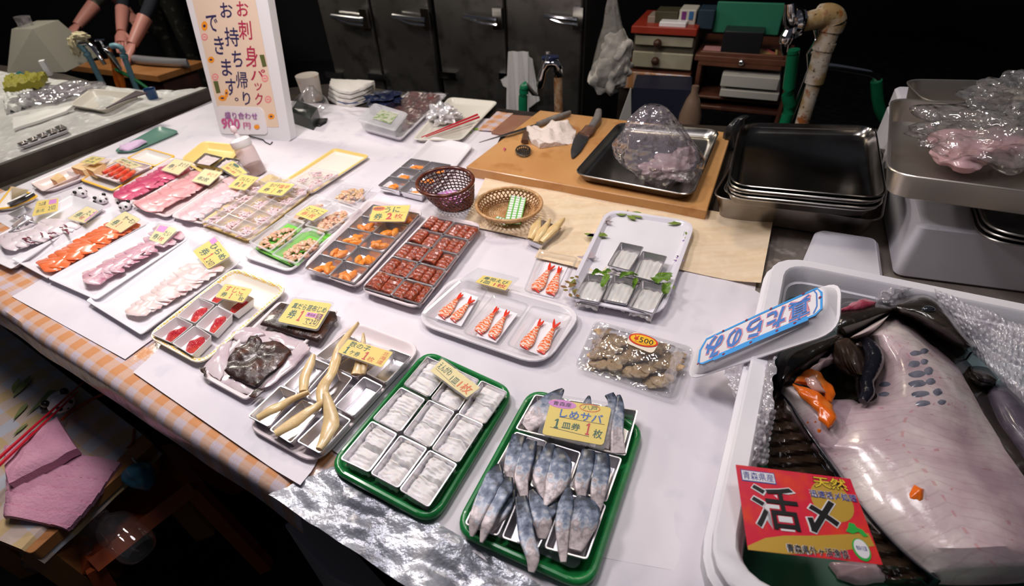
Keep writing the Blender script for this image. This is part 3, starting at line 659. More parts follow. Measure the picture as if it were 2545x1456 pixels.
mk = [  # label, crop, points, widths, z0, z1
 ('broad slice spilling over the back left dish, under the card', cL, [(838, 530), (760, 600), (670, 700), (575, 785)], [20, 110, 150, 90], .045, .028),
 ('slice whose tip pokes up behind the price card', cL, [(1020, 575), (1005, 640), (980, 760), (950, 900)], [14, 60, 70, 50], .046, .030),
 ('dark slice beside the right edge of the price card', cL, [(1160, 560), (1185, 620), (1165, 780), (1130, 935)], [60, 60, 62, 50], .046, .030),
 ('rightmost slice of the back row, standing clear of the card', cL, [(1225, 570), (1232, 650), (1215, 820), (1222, 970)], [24, 58, 78, 96], .047, .034),
 ('left slice of the pair in the middle row left dish', cL, [(535, 850), (505, 950), (475, 1080), (480, 1195)], [90, 100, 90, 34], .045, .036),
 ('right slice of the pair in the middle row left dish', cL, [(620, 885), (590, 980), (550, 1130), (572, 1290)], [70, 95, 95, 40], .048, .042),
 ('brown-edged slice tucked behind the pair in the middle row left dish', cL, [(672, 920), (650, 1010), (625, 1100), (610, 1160)], [50, 60, 50, 20], .036, .030),
 ('left slice of the middle row centre dish, half covered', cL, [(755, 910), (720, 1010), (680, 1130), (705, 1290)], [60, 90, 100, 30], .042, .036),
 ('wide silver slice belly side up in the middle row centre dish', cL, [(800, 940), (825, 1040), (790, 1180), (715, 1335)], [40, 135, 140, 26], .050, .042),
 ('left slice of the middle row right dish', cL, [(1015, 955), (1000, 1050), (965, 1190), (975, 1320)], [80, 100, 90, 24], .045, .040),
 ('right slice of the middle row right dish', cL, [(1112, 975), (1110, 1080), (1085, 1220), (1068, 1365)], [80, 105, 100, 56], .046, .040),
 ('leftmost slice of the front row, hanging over the green rim', cT, [(625, 115), (580, 250), (450, 520), (370, 720), (325, 905)], [40, 190, 170, 140, 34], .050, .040),
 ('second slice of the front row, hanging over the green rim', cT, [(735, 260), (700, 380), (590, 560), (500, 760), (430, 970)], [80, 150, 130, 130, 30], .048, .040),
 ('third, pinkish slice in the front row left dish', cT, [(790, 400), (740, 520), (640, 680), (540, 850)], [60, 110, 120, 30], .036, .028),
 ('long slice of the front centre dish hanging far over the tray', cT, [(870, 470), (900, 650), (930, 900), (1000, 1130), (985, 1300)], [120, 150, 160, 140, 60], .046, .040),
 ('spotted slice of the front centre dish', cT, [(985, 400), (1050, 560), (1110, 760), (1105, 930)], [50, 190, 190, 80], .042, .034),
 ('short blue slice at the right of the front centre dish', cT, [(1250, 540), (1200, 620), (1140, 720), (1100, 820)], [120, 120, 90, 30], .038, .032),
 ('narrow slice at the left of the front right dish', cT, [(1400, 380), (1370, 560), (1330, 800), (1340, 1190)], [60, 160, 150, 60], .048, .036),
 ('broad crosscut slice of the front right dish with frilled edge', cT, [(1500, 470), (1560, 600), (1520, 760), (1470, 1060)], [60, 330, 340, 130], .046, .034),
]
for k, (lb, c, pts, w, z0, z1) in enumerate(mk):
    n = len(pts)
    strip('mackerel_slice', c, pts, [x*1.14 for x in w], [TOP+z0+(z1-z0)*i/(n-1)+(.004 if 0 < i < n-1 else 0) for i in range(n)], .0065, makm, 'blue and silver mackerel, '+lb, 'mackerel slice', 'vinegared mackerel slices', n=20, pw=.42, nz=.002, seed=k)
# ------------------------------------------------------------------ herring roe tray
tray('foam_tray', Q(cK, [(15, 775), (520, 1055), (1265, 225), (775, 40)], TOP+.016), .014, foamp, 'pinkish white foam tray with dishes of long herring roe beside the kelp', slope=.016, r=.035, rim=.006)
kd = [([(38, 712), (186, 790), (398, 545), (270, 492)], 'front left'), ([(188, 806), (342, 906), (572, 652), (424, 588)], 'front middle'), ([(378, 886), (546, 976), (770, 735), (622, 655)], 'front right'),
      ([(282, 500), (432, 572), (628, 352), (500, 300)], 'second row left'), ([(440, 582), (622, 646), (780, 440), (660, 382)], 'second row middle, under the crossing roe'), ([(640, 642), (776, 718), (992, 500), (852, 430)], 'second row right, empty'),
      ([(512, 290), (640, 348), (840, 195), (722, 126)], 'third row left'), ([(642, 372), (802, 446), (960, 300), (830, 240)], 'third row middle, beneath the card'), ([(858, 412), (1002, 484), (1190, 290), (1040, 235)], 'third row right, empty')]
for k, (pts, w) in enumerate(kd): dish(Q(cK, pts, TOP+.032), 'aluminium dish of the herring roe tray, '+w, h=.022, group='dishes on the herring roe tray', mark=True)
kz = [('upper left roe lying out of its dish', [(502, 285), (478, 350), (440, 440), (432, 545)], [26, 60, 66, 50]), ('slim roe pointing to the front left corner', [(470, 545), (360, 590), (230, 660), (112, 720)], [24, 44, 72, 46]),
      ('longest roe running up past the card', [(815, 62), (710, 190), (655, 320), (625, 420), (568, 520), (565, 610)], [10, 52, 66, 62, 80, 66]), ('thick curved roe of the front middle dish', [(590, 600), (500, 660), (370, 750), (235, 835)], [36, 60, 92, 50]),
      ('thick roe of the front right dish', [(588, 560), (610, 650), (620, 780), (540, 945)], [40, 72, 108, 44]), ('roe partly hidden beneath the price card', [(852, 145), (845, 230), (825, 340), (800, 425)], [12, 40, 60, 70]), ('twin of the roe hidden beneath the price card', [(880, 220), (868, 300), (850, 380), (846, 420)], [30, 40, 46, 30])]
for k, (lb, pts, w) in enumerate(kz):
    n = len(pts); strip('herring_roe', cK, pts, [x*1.12 for x in w], [TOP+.044-.012*(i/(n-1))+(.005 if k in (2, 4) and i < n-2 else 0) for i in range(n)], .010, kazm, 'amber yellow herring roe, '+lb, 'herring roe', 'herring roe on the metal dishes', n=12, pw=.95, nz=.003, seed=k*3)
# ------------------------------------------------------------------ kelp-pressed cod
tray('foam_tray', Q(cJ, [(690, 1225), (1080, 1440), (1885, 660), (1360, 580)], TOP+.020), .017, foamp, 'pinkish foam tray under the kelp-pressed cod', slope=.012, r=.012)
def ragged(c, pts, z, sub=5, amp=.004, seed=0):
    out = []; w = Q(c, pts, z); n = len(w)
    for i in range(n):
        for k in range(sub):
            p = w[i]*(1-k/sub)+w[(i+1) % n]*(k/sub)
            out.append(p+Vector((noise.noise(p*70+Vector((seed, 0, 0))), noise.noise(p*70+Vector((0, seed, 9))), 0))*amp)
    return out
def slab_piece(name, c, pts, z, h, m, label, cat, group=None, amp=.004, bump_=.004, rings=7, seed=0, prof=.35, sub=5, sc=30, parent=None):
    b = MB(); b.mound(ragged(c, pts, z, sub, amp, seed), h, rings, bump_, sc, seed, prof=prof)
    o = b.build(name, m, parent, smooth=75)
    return tag(o, label, cat, group) if parent is None else o
slab_piece('kelp_sheet', cJ, [(1205, 790), (1700, 945), (1865, 750), (1850, 690), (1380, 610)], TOP+.020, .010, konm, 'upper dark kelp sheet under the price card', 'kelp', bump_=.003, seed=3)
slab_piece('cod_slice', cJ, [(720, 1215), (1075, 1395), (1250, 1290), (1620, 980), (1560, 900), (1300, 860), (1150, 820), (980, 880), (840, 1000)], TOP+.008, .010, codm, 'large raw cod slice lying under all the others in the kelp tray', 'raw cod', bump_=.003, seed=44, prof=.2)
for k, (pts, lb, h) in enumerate([([(700, 1180), (860, 1275), (920, 1150), (960, 920), (890, 930), (800, 1060)], 'left edge of the kelp', .012), ([(950, 900), (1060, 950), (1250, 880), (1180, 810), (1060, 815), (980, 850)], 'top left beside the kelp', .014),
     ([(870, 1290), (1010, 1380), (1100, 1390), (1200, 1320), (1000, 1230), (890, 1190)], 'front edge of the tray', .012), ([(1180, 1350), (1300, 1310), (1500, 1150), (1640, 990), (1560, 930), (1440, 1060), (1250, 1230)], 'right edge of the tray', .014),
     ([(1280, 900), (1420, 1010), (1560, 1010), (1560, 930), (1400, 870), (1330, 860)], 'between the two kelp sheets', .012)]):
    slab_piece('cod_slice', cJ, pts, TOP+.016, h*.5, codm, 'translucent pinkish raw cod slice, '+lb, 'raw cod', 'cod slices pressed with kelp', seed=k+5)
slab_piece('kelp_sheet', cJ, [(905, 1195), (1010, 1265), (1150, 1325), (1260, 1240), (1380, 1130), (1480, 1030), (1400, 960), (1300, 920), (1230, 950), (1180, 870), (1120, 880), (1070, 960), (990, 990), (930, 1100)], TOP+.026, .007, konm, 'lower crinkled kelp sheet on top of the cod slices', 'kelp', bump_=.0045, seed=9, rings=12, sc=60, amp=.005)
slab_piece('kelp_scrap', cJ, [(675, 1155), (720, 1225), (740, 1150)], TOP+.026, .003, konm, 'small brown kelp corner sticking out at the left of the cod tray', 'kelp', seed=1)
slab_piece('kelp_scrap', cJ, [(1090, 1400), (1150, 1415), (1260, 1350), (1180, 1345)], TOP+.024, .003, konm, 'dark kelp scrap at the front corner of the cod tray', 'kelp', seed=2)
# ------------------------------------------------------------------ salted salmon roe on chequered tray
checky = mat('yellow_chequered_foam', (.88, .84, .80), .4, noise_=(140, (.93, .62, .14), .46, .54, 0))
def chk(b, q, h):
    n = 40
    return [checky]
o = tray('foam_tray', Q(cJ, [(212, 880), (688, 1140), (1452, 465), (975, 285)], TOP+.022), .019, foamcream, 'white foam tray with yellow chequered rim holding five cups of red salmon roe', slope=.016, r=.03)
q = Q(cJ, [(212, 880), (688, 1140), (1452, 465), (975, 285)], TOP+.022)
b = MB(); b.loft([rq(q, .0005, .03, -.0005), rq(q, .008, .03, .0002), rq(q, .014, .03, -.010)], False, False)
yl = mat('yellow_chequer_print', (.90, .80, .62), .4, extra=None)
def chx(nt, tc, last, c4):
    c = nt.nodes.new('ShaderNodeTexChecker'); c.inputs['Scale'].default_value = 190; c.inputs[1].default_value = (.93, .60, .12, 1); c.inputs[2].default_value = (.90, .82, .70, 1)
    nt.links.new(tc.outputs['Object'], c.inputs[0]); return c.outputs[0]
b.build('chequered_rim', mat('yellow_chequer', (.9, .7, .3), .4, extra=chx), o)
cups = [([(262, 868), (432, 942), (625, 782), (478, 712)], 'front left'), ([(438, 944), (612, 1052), (785, 880), (640, 788)], 'front right'), ([(482, 710), (640, 772), (812, 612), (664, 548)], 'middle left'),
        ([(642, 792), (802, 868), (968, 692), (828, 618)], 'middle right'), ([(664, 546), (830, 606), (962, 500), (838, 420)], 'back left, half under the card'), ([(830, 620), (980, 696), (1155, 558), (1020, 490)], 'back right, under the card')]
for k, (pts, w) in enumerate(cups):
    q = Q(cJ, pts, TOP+.030)
    b = MB(); b.loft([rq(q, .007, .006, -.022, 3), rq(q, .006, .006, -.020, 3), rq(q, 0, .004, -.001, 3), rq(q, .0006, .004, 0, 3), rq(q, .0016, .004, -.0004, 3), rq(q, .0075, .006, -.018, 3), rq(q, .011, .008, -.020, 3)])
    tag(b.build('plastic_cup', whitep), 'white square plastic cup of salmon roe, '+w, 'cup', 'white cups on the chequered tray')
    f = floorq(q, .022, .011)
    mq = sq(grow(f, -.005), .12, .0, .84, 1.0)
    out = [bl(mq, .5+.5*math.cos(a)*(.75+.25*math.sin(a*2+k)), .5+.5*math.sin(a)) for a in [2*math.pi*i/22 for i in range(22)]]
    b = MB(); b.mound(out, .015, 7, .003, 90, k, prof=.5)
    tag(b.build('salmon_roe_portion', sujm), 'glistening red salmon roe sac in the cup, '+w, 'salmon roe', 'salmon roe portions')
# ------------------------------------------------------------------ white melamine platters with sashimi
def platter(pts, label, z=TOP+.020, h=.017, m=melamine, c=cI_, sag=.004):
    q = Q(c, pts, z); b = MB()
    b.loft([rq(q, .016, .012, -h), rq(q, .004, .010, -.004), rq(q, 0, .008, -.0015), rq(q, .0008, .008, 0), rq(q, .003, .008, -.0006), rq(q, .010, .012, -.006), rq(q, .022, .014, -h+.004), rq(q, .03, .014, -h+.003)])
    return tag(b.build('serving_platter', m), label, 'platter')
def shingle(name, c, a0, a1, b0, b1, n, wpx, m, z0, label, cat, group, th=.004, zz=.008, jit=6, seed=0, bulge=8):
    R = random.Random(seed)
    for k in range(n):
        t = k/(n-1); A = (a0[0]+(a1[0]-a0[0])*t+R.uniform(-jit, jit), a0[1]+(a1[1]-a0[1])*t+R.uniform(-jit, jit)); B = (b0[0]+(b1[0]-b0[0])*t+R.uniform(-jit, jit), b0[1]+(b1[1]-b0[1])*t+R.uniform(-jit, jit))
        M1 = (A[0]*.66+B[0]*.34+R.uniform(-bulge, bulge), A[1]*.66+B[1]*.34+R.uniform(-bulge, bulge)); M2 = (A[0]*.33+B[0]*.67+R.uniform(-bulge, bulge), A[1]*.33+B[1]*.67+R.uniform(-bulge, bulge))
        w = wpx*R.uniform(.9, 1.15)
        strip(name, c, [A, M1, M2, B], [w*.35, w, w*1.05, w*.5], [z0+zz*.5, z0+zz, z0+zz, z0+zz*.4], th, m, label, cat, group, n=12, sub=4, pw=.7, nz=.004, seed=seed+k)
platter([(-75, 622), (27, 668), (262, 512), (180, 484)], 'white melamine platter at the far left with octopus slices')
platter([(27, 643), (118, 692), (372, 552), (278, 524)], 'long white melamine platter with orange salmon slices')
platter([(118, 692), (238, 745), (472, 590), (385, 548)], 'long white melamine platter with purplish sea bream slices')
platter([(212, 746), (350, 832), (600, 648), (468, 590)], 'largest long white melamine platter with pale flounder slices')
shingle('salmon_slice', cE, (345, 1200), (960, 860), (560, 1262), (1260, 880), 12, 120, salm, TOP+.014, 'bright orange salmon slice overlapping its neighbours on the long platter', 'salmon slice', 'salmon slices on the platter', zz=.012, seed=3, bulge=16)
shingle('sea_bream_slice', cE, (770, 1290), (1180, 1080), (930, 1380), (1380, 1120), 8, 130, taim, TOP+.014, 'purplish pink sea bream slice on the near half of its platter', 'sea bream slice', 'near sea bream slices', zz=.014, seed=5, bulge=20)
shingle('sea_bream_slice', cE, (1260, 1030), (1400, 900), (1420, 1100), (1660, 985), 4, 100, taim, TOP+.014, 'purplish sea bream slice at the far end of its platter by the price card', 'sea bream slice', 'far sea bream slices', zz=.012, seed=6, bulge=16)
shingle('flounder_slice', cJ, (60, 640), (560, 270), (250, 690), (880, 320), 13, 120, hirm, TOP+.012, 'pale pinkish white flounder slice fanned on the largest platter', 'flounder slice', 'flounder slices on the platter', zz=.010, seed=8, bulge=14)
shingle('octopus_slice', cE, (20, 960), (420, 820), (160, 1090), (720, 900), 12, 95, [octm], TOP+.014, 'white octopus slice with dark red skin edge at the far left', 'octopus slice', 'octopus slices', zz=.012, seed=12, bulge=18)
R = random.Random(4)
for k in range(16):
    x = R.uniform(120, 640); y = 1090-(x-100)*.33+R.uniform(-70, 20); a = R.uniform(-.6, .9)
    strip('octopus_skin_curl', cE, [(x, y), (x+18*math.cos(a), y+14*math.sin(a)), (x+36*math.cos(a+.4), y+28*math.sin(a+.4))], [8, 14, 8], TOP+.032, .003, octs, 'dark red curled octopus skin edge lying on the white octopus slices', 'octopus skin', 'dark red octopus skin edges', n=6, sub=3)
tray('foam_tray', Q(cE, [(1010, 575), (1235, 672), (1800, 330), (1550, 255)], TOP+.018), .015, foamp, 'pinkish foam tray with dark red tuna slices', r=.02)
tray('foam_tray', Q(cE, [(1170, 690), (1510, 800), (2050, 430), (1740, 370)], TOP+.018), .015, foamp, 'foam tray with pink fatty tuna slices next to the dark tuna', r=.02)
tray('foam_tray', Q(cE, [(1530, 790), (1840, 860), (2380, 500), (2060, 430)], TOP+.018), .015, foamp, 'foam tray with very pale pink fish slices beside the clear compartment pack', r=.02)
shingle('tuna_slice', cE, (1060, 560), (1500, 330), (1200, 630), (1700, 390), 10, 120, redm, TOP+.014, 'dark crimson tuna slice overlapping its neighbours', 'tuna slice', 'dark tuna slices', zz=.012, seed=21, bulge=12)
shingle('fatty_tuna_slice', cE, (1230, 660), (1740, 400), (1480, 730), (1960, 450), 11, 130, pinkm, TOP+.014, 'light pink fatty tuna slice fanned on its foam tray', 'tuna slice', 'pink fatty tuna slices', zz=.012, seed=31, bulge=14)
shingle('pale_fish_slice', cE, (1640, 760), (2080, 430), (1790, 810), (2330, 520), 11, 120, palem, TOP+.014, 'very pale pink fish slice on the foam tray beside the compartment pack', 'fish slice', 'pale pink fish slices', zz=.012, seed=41, bulge=14)
# ================================================================== price cards
CM = [cardy, inkg, inkr, inkk, inko, cardp, inkb, inkp, cardf, inkpk]   # 0 yellow 1 green 2 red 3 black 4 orange 5 pink label 6 blue 7 purple 8 pale 9 pink
def card(c, pts, z, texts, label, sl=.006, cat='price card', lines=(), sleeve_q=None, base=0, extra=None, r=.004, group=None, name='price_card'):
    """pts: bottom-left, bottom-right, top-right, top-left as the writing reads"""
    q, N = QP(c, pts, z if isinstance(z, (list, tuple)) else [z]*4); N = N if N.z > 0 else -N
    t = thing(name, qc(q), label, cat, group)
    b = MB(); b.loft([rq(q, 0, r, -.0007, 3), rq(q, 0, r, 0, 3)], mi=base)
    for x in texts:
        kw = x[3] if len(x) > 3 else {}
        b.text(x[0], q, x[1], x[2], **kw)
    for l in lines: b.line(q, l[0], l[1], l[2])
    if extra: extra(b, q)
    b.build('card', CM, t, fixn=False)
    sqd = onplane(c, sleeve_q, q[0], N) if sleeve_q else grow(q, -sl)
    s = MB(); s.loft([rq([p-N*.0012 for p in sqd], 0, r, 0, 3), rq([p-N*.0012 for p in sqd], -.0004, r, .0015, 3), rq([p+N*.0012 for p in sqd], 0, r, 0, 3)])
    s.build('plastic_sleeve', sleeve, t)
    return t
def pink(box): return lambda b, q: b.rect(q, box, 5)
def ex8(b, q):
    b.disc(q, (.20, .89), .235, .12, 5, .0003, 24); b.text('青森産', q, (.05, .83, .35, .95), 3, lift=.0006)
    e = [(.655+.165*math.cos(a), .90+.10*math.sin(a)) for a in [2*math.pi*k/24 for k in range(24)]]; b.line(q, e, .0012, 4, .0006, True)
card(cL, [(690, 836), (1118, 915), (1176, 652), (757, 590)], [TOP+.050, TOP+.046, TOP+.052, TOP+.056], [('八戸', (.55, .84, .78, .96), 1), ('しめサバ', (.20, .53, .90, .76), 6, dict(bold=.02)), ('1', (.13, .22, .25, .47), 1, dict(bold=.05)), ('皿券', (.28, .24, .58, .43), 1, dict(bold=.01)), ('1', (.65, .18, .76, .49), 2, dict(bold=.04)), ('枚', (.80, .14, .95, .37), 1, dict(bold=.01))],
     'big yellow price card on the mackerel tray with pink and orange-ringed place names', sleeve_q=[(658, 838), (1128, 948), (1202, 625), (755, 558)], extra=ex8, lines=[([(.2, .53), (.95, .52)], .0006, 3), ([(.1, .22), (.75, .15)], .0006, 3)], r=.006)
card(cK, [(1315, 396), (1568, 582), (1660, 512), (1396, 312)], TOP+.045, [('えんがわ', (.05, .38, .38, .88), 1), ('1皿', (.45, .22, .62, .62), 1), ('1枚', (.66, .12, .95, .75), 4, dict(bold=.02))], 'narrow pale yellow price card lying slantwise on the first green tray', base=8, sl=.003, lines=[([(.05, .3), (.65, .12)], .0005, 3)], r=.001)
card(cK, [(668, 266), (976, 372), (1056, 266), (745, 175)], [TOP+.052, TOP+.050, TOP+.053, TOP+.055], [('数の子', (.10, .58, .55, .95), 1), ('1', (.08, .08, .19, .55), 1, dict(bold=.04)), ('ケ券', (.22, .10, .44, .42), 1), ('1', (.50, .08, .62, .58), 2, dict(bold=.05)), ('枚', (.63, .08, .77, .38), 4), ('北海道', (.84, .1, .96, .9), 4, dict(vert=True))], 'yellow price card lying across the herring roe tray', sl=.003, r=.003)
def ex4(b, q):
    b.rect(q, (.55, .38, .80, .55), 5); b.rect(q, (.81, .35, .95, .56), 7, .0003); b.text('生', q, (.83, .37, .93, .54), 8, lift=.0007); b.text('青森産', q, (.58, .41, .78, .52), 7, lift=.0007)
card(cJ, [(1350, 757), (1690, 828), (1822, 606), (1490, 560)], [TOP+.040, TOP+.038, TOP+.046, TOP+.050], [('真だら昆布じめ', (.10, .60, .96, .84), 1, dict(bold=.01)), ('券', (.13, .20, .32, .56), 1, dict(bold=.03)), ('1', (.38, .16, .50, .58), 2, dict(bold=.05)), ('で2切', (.60, .12, .95, .34), 3)], 'yellow price card with purple label on the kelp-pressed cod', sl=.004, extra=ex4, lines=[([(.6, .1), (.95, .08)], .0005, 3)], r=.006)
card(cJ, [(812, 546), (1050, 596), (1132, 480), (900, 434)], [TOP+.045, TOP+.044, TOP+.050, TOP+.052], [('すじこ', (.12, .52, .82, .92), 2), ('券', (.13, .12, .33, .46), 1, dict(bold=.01)), ('1', (.43, .10, .52, .46), 2, dict(bold=.03)), ('枚', (.78, .08, .96, .36), 1), ('いか', (.62, .36, .86, .52), 1)], 'yellow price card with red writing over the cups of salmon roe', sl=.002)
card(cJ, [(620, 152), (752, 308), (945, 192), (815, 30)], [TOP+.030, TOP+.026, TOP+.038, TOP+.044], [('ひらめ', (.22, .58, .98, .88), 1, dict(bold=.02)), ('券', (.18, .14, .45, .52), 1, dict(bold=.03)), ('1', (.50, .12, .62, .55), 2, dict(bold=.04)), ('2切', (.68, .1, .95, .36), 3)], 'yellow price card with pink corner label leaning on the far end of the flounder platter', sl=.005, extra=pink((.0, .72, .22, .98)), lines=[([(.45, .08), (.9, .06)], .0006, 2)], r=.006)
def ex7(b, q):
    b.disc(q, (.17, .82), .17, .15, 4, .0003); b.text('期間限定', q, (.04, .76, .30, .88), 3, lift=.0006)
card(cF, [(1698, 836), (2022, 838), (2076, 690), (1742, 700)], [TOP+.050, TOP+.048, TOP+.054, TOP+.056], [('うに', (.34, .56, .76, .92), 1, dict(bold=.01)), ('券', (.10, .10, .34, .50), 1, dict(bold=.03)), ('2', (.45, .12, .60, .52), 2, dict(bold=.04)), ('枚', (.66, .16, .90, .46), 2)], 'yellow price card with orange sticker on the sea urchin tray', sl=.003, extra=ex7, lines=[([(.3, .54), (.95, .55)], .0005, 3), ([(.1, .07), (.9, .1)], .0005, 2)])
card(cM, [(600, 466), (850, 532), (906, 458), (666, 410)], TOP+.030, [('寿司えび', (.10, .52, .92, .90), 1, dict(bold=.01)), ('1皿', (.12, .12, .42, .45), 1, dict(bold=.01)), ('1枚', (.55, .08, .95, .48), 2, dict(bold=.03))], 'small bright yellow price card in a wide lilac plastic sleeve above the shrimp tray', sleeve_q=[(485, 440), (852, 540), (966, 436), (620, 350)], r=.002)
card(cE, [(945, 872), (1090, 940), (1270, 820), (1130, 745)], [TOP+.030, TOP+.028, TOP+.040, TOP+.042], [('サーモン', (.32, .60, .98, .86), 3, dict(bold=.01)), ('券', (.15, .15, .40, .52), 1, dict(bold=.03)), ('1', (.46, .15, .54, .52), 2)], 'pale yellow price card on the salmon slices', base=8, sl=.002, r=.005)
card(cE, [(1345, 1000), (1470, 1046), (1615, 900), (1440, 868)], [TOP+.030, TOP+.028, TOP+.038, TOP+.042], [('たい', (.55, .45, .92, .75), 1), ('券1', (.12, .12, .5, .45), 1, dict(bold=.02)), ('枚', (.55, .12, .8, .36), 2)], 'pale yellow price card with pink square at the far end of the sea bream platter', base=8, sl=.006, extra=pink((.05, .60, .50, .98)), r=.004)
card(cE, [(606, 812), (765, 852), (895, 742), (785, 700)], [TOP+.034, TOP+.032, TOP+.040, TOP+.042], [('たこ', (.50, .52, .92, .85), 1), ('券1', (.12, .2, .48, .6), 1, dict(bold=.02)), ('枚', (.5, .15, .7, .4), 2)], 'pale greenish yellow price card on the octopus slices', base=8, sl=.003, r=.003, extra=lambda b, q: b.rect(q, (.88, .1, .97, .95), 5))
card(cE, [(288, 792), (520, 742), (530, 625), (335, 655)], [TOP+.036, TOP+.034, TOP+.055, TOP+.058], [('つぶ貝', (.12, .60, .45, .88), 3, dict(bold=.02)), ('券1枚', (.12, .15, .45, .40), 1), ('一', (.12, .48, .5, .52), 2), ('2切', (.6, .15, .9, .5), 1)], 'yellow price card with pink square standing behind the far left metal dishes', sl=.005, extra=pink((.58, .62, .92, .95)), r=.003)
card(cE, [(105, 640), (210, 590), (262, 555), (105, 528)], [TOP+.034, TOP+.034, TOP+.042, TOP+.044], [('しめさば', (.15, .4, .9, .75), 1)], 'yellow green price card on the dark fish at the far left edge', base=8, sl=.003, extra=pink((.05, .02, .95, .2)), r=.003)
card(cE, [(728, 300), (850, 322), (955, 262), (830, 248)], [TOP+.055, TOP+.055, TOP+.062, TOP+.062], [('玉子', (.1, .5, .9, .85), 1), ('券1枚', (.15, .12, .8, .4), 1)], 'bright yellow green price card resting on the omelette blocks', sl=.003, r=.003)
card(cE, [(1035, 292), (1190, 362), (1292, 332), (1110, 262)], [TOP+.040, TOP+.040, TOP+.046, TOP+.048], [('明太子', (.1, .5, .9, .85), 1), ('券1枚', (.15, .12, .8, .4), 2)], 'pale price card tilted over the red cod roe pack', base=8, sl=.004, r=.003)
card(cE, [(1458, 372), (1612, 416), (1746, 308), (1585, 270)], [TOP+.038, TOP+.036, TOP+.048, TOP+.050], [('まぐろ', (.5, .55, .95, .85), 3), ('券', (.12, .25, .38, .6), 3, dict(bold=.02)), ('1', (.42, .2, .5, .55), 2)], 'pale yellow price card over the dark tuna slices', base=8, sl=.004, r=.004)
card(cE, [(1732, 470), (1888, 510), (2012, 395), (1852, 362)], [TOP+.036, TOP+.034, TOP+.046, TOP+.048], [('中とろ', (.4, .55, .92, .85), 4), ('券2枚', (.15, .15, .75, .45), 1)], 'pale yellow price card over the pink fatty tuna', base=8, sl=.003, r=.004)
card(cF, [(356, 350), (490, 432), (602, 398), (470, 288)], [TOP+.040, TOP+.040, TOP+.048, TOP+.048], [('炙りえんがわ', (.1, .5, .9, .75), 1), ('券1枚', (.15, .15, .8, .4), 2)], 'yellow price card with green mark beside the sauce bottle', sl=.005, r=.003, extra=lambda b, q: b.disc(q, (.35, .85), .18, .12, 1))
card(cF, [(422, 526), (578, 556), (706, 440), (545, 410)], [TOP+.038, TOP+.036, TOP+.046, TOP+.048], [('びんちょう', (.2, .55, .92, .85), 1), ('券', (.2, .15, .4, .45), 3, dict(bold=.02)), ('2', (.45, .15, .55, .5), 2, dict(bold=.02)), ('枚', (.62, .15, .8, .42), 1)], 'bright yellow price card over the pale pink fish below the sauce bottle', sl=.003, r=.004)
card(cF, [(684, 572), (910, 606), (1032, 500), (790, 478)], [TOP+.045, TOP+.044, TOP+.052, TOP+.054], [('生げそ', (.2, .58, .55, .88), 3), ('塩辛', (.56, .55, .92, .86), 2), ('券', (.15, .15, .36, .48), 3, dict(bold=.03)), ('1', (.48, .12, .54, .5), 2, dict(bold=.03)), ('枚', (.68, .15, .86, .45), 3, dict(bold=.02))], 'yellow price card lying on the clear compartment pack of shredded squid', sl=.006, r=.005)
card(cF, [(1032, 775), (1190, 832), (1336, 738), (1170, 690)], [TOP+.040, TOP+.038, TOP+.046, TOP+.048], [('とびこ', (.1, .55, .95, .85), 3), ('券1枚', (.15, .12, .85, .45), 2)], 'small yellow price card on the packs of seasoned clam', sleeve_q=[(1030, 778), (1205, 845), (1420, 722), (1170, 686)], r=.003, lines=[([(.05, .5), (.95, .48)], .0006, 3)])
# ================================================================== clear packs
def pack(q, h, m, label, cat='container', slope=.006, r=.010, rim=.005, group=None, name='clear_pack'):
    b = MB(); b.loft([rq(q, slope+rim, r, -h), rq(q, rim+.001, r, -.003), rq(q, 0, r, -.0015), rq(q, 0, r, 0), rq(q, rim, r, 0)], True, False)
    return tag(b.build(name, m), label, cat, group)
# squid compartment pack on its yellow tray
tray('foam_tray', Q(cF, [(160, 850), (610, 1015), (1178, 570), (800, 400)], TOP+.014), .012, foampy, 'pale yellow foam tray under the clear compartment pack of shredded squid', r=.02)
sp = Q(cF, [(150, 815), (590, 975), (1168, 530), (800, 375)], TOP+.036)
t = pack(sp, .022, frost, 'clear compartment pack holding portions of shredded pink squid', r=.012)
b = MB()
for j in range(1, 5): q2 = sq(sp, .04, j/5-.006, .96, j/5+.006); b.slab(q2, .016, .001)
for i in range(1, 3): q2 = sq(sp, i/3-.010, .03, i/3+.010, .97); b.slab(q2, .016, .001)
b.build('divider', frost, t)
for j in range(5):
    for i in range(3):
        if j == 4 and i < 1: continue
        c = bl(sp, (i+.5)/3, (j+.5)/5)-UP*.018
        strands('shredded_squid_portion', c, .022, 34, .0026, shredm, f'pinkish white shredded squid in the pack, {ORD[j]} row, {col_name(i, 3)} cell', 'squid', 'shredded squid portions', seed=j*3+i)
# second pack behind on the long yellow-rimmed tray
tray('foam_tray', Q(cF, [(860, 510), (1180, 585), (1712, 240), (1385, 170)], TOP+.016), .014, foamcream, 'long cream foam tray with yellow rim, its far half empty, behind the squid pack', r=.02)
yq = Q(cF, [(860, 510), (1180, 585), (1712, 240), (1385, 170)], TOP+.0165)
b = MB(); b.loft([rq(yq, .001, .02, 0), rq(yq, .008, .02, .0004), rq(yq, .012, .02, -.006)], False, False); b.build('yellow_rim', foampy, bpy.data.objects[[o.name for o in bpy.data.objects if o.name.startswith('foam_tray')][-1]])
s2 = Q(cF, [(880, 520), (1165, 545), (1440, 395), (1190, 345)], TOP+.034)
pack(s2, .019, frost, 'clear pack with pinkish white squid bits behind the price card', r=.008)
for k in range(6):
    strands('shredded_squid_portion', bl(s2, .25+.5*(k % 2), (k//2+.5)/3)-UP*.014, .020, 18, .0022, shredm, f'pink squid bits in the back pack, {["front", "middle", "back"][k//2]} {["left", "right"][k % 2]}', 'squid', 'squid bits in the back pack', seed=50+k)
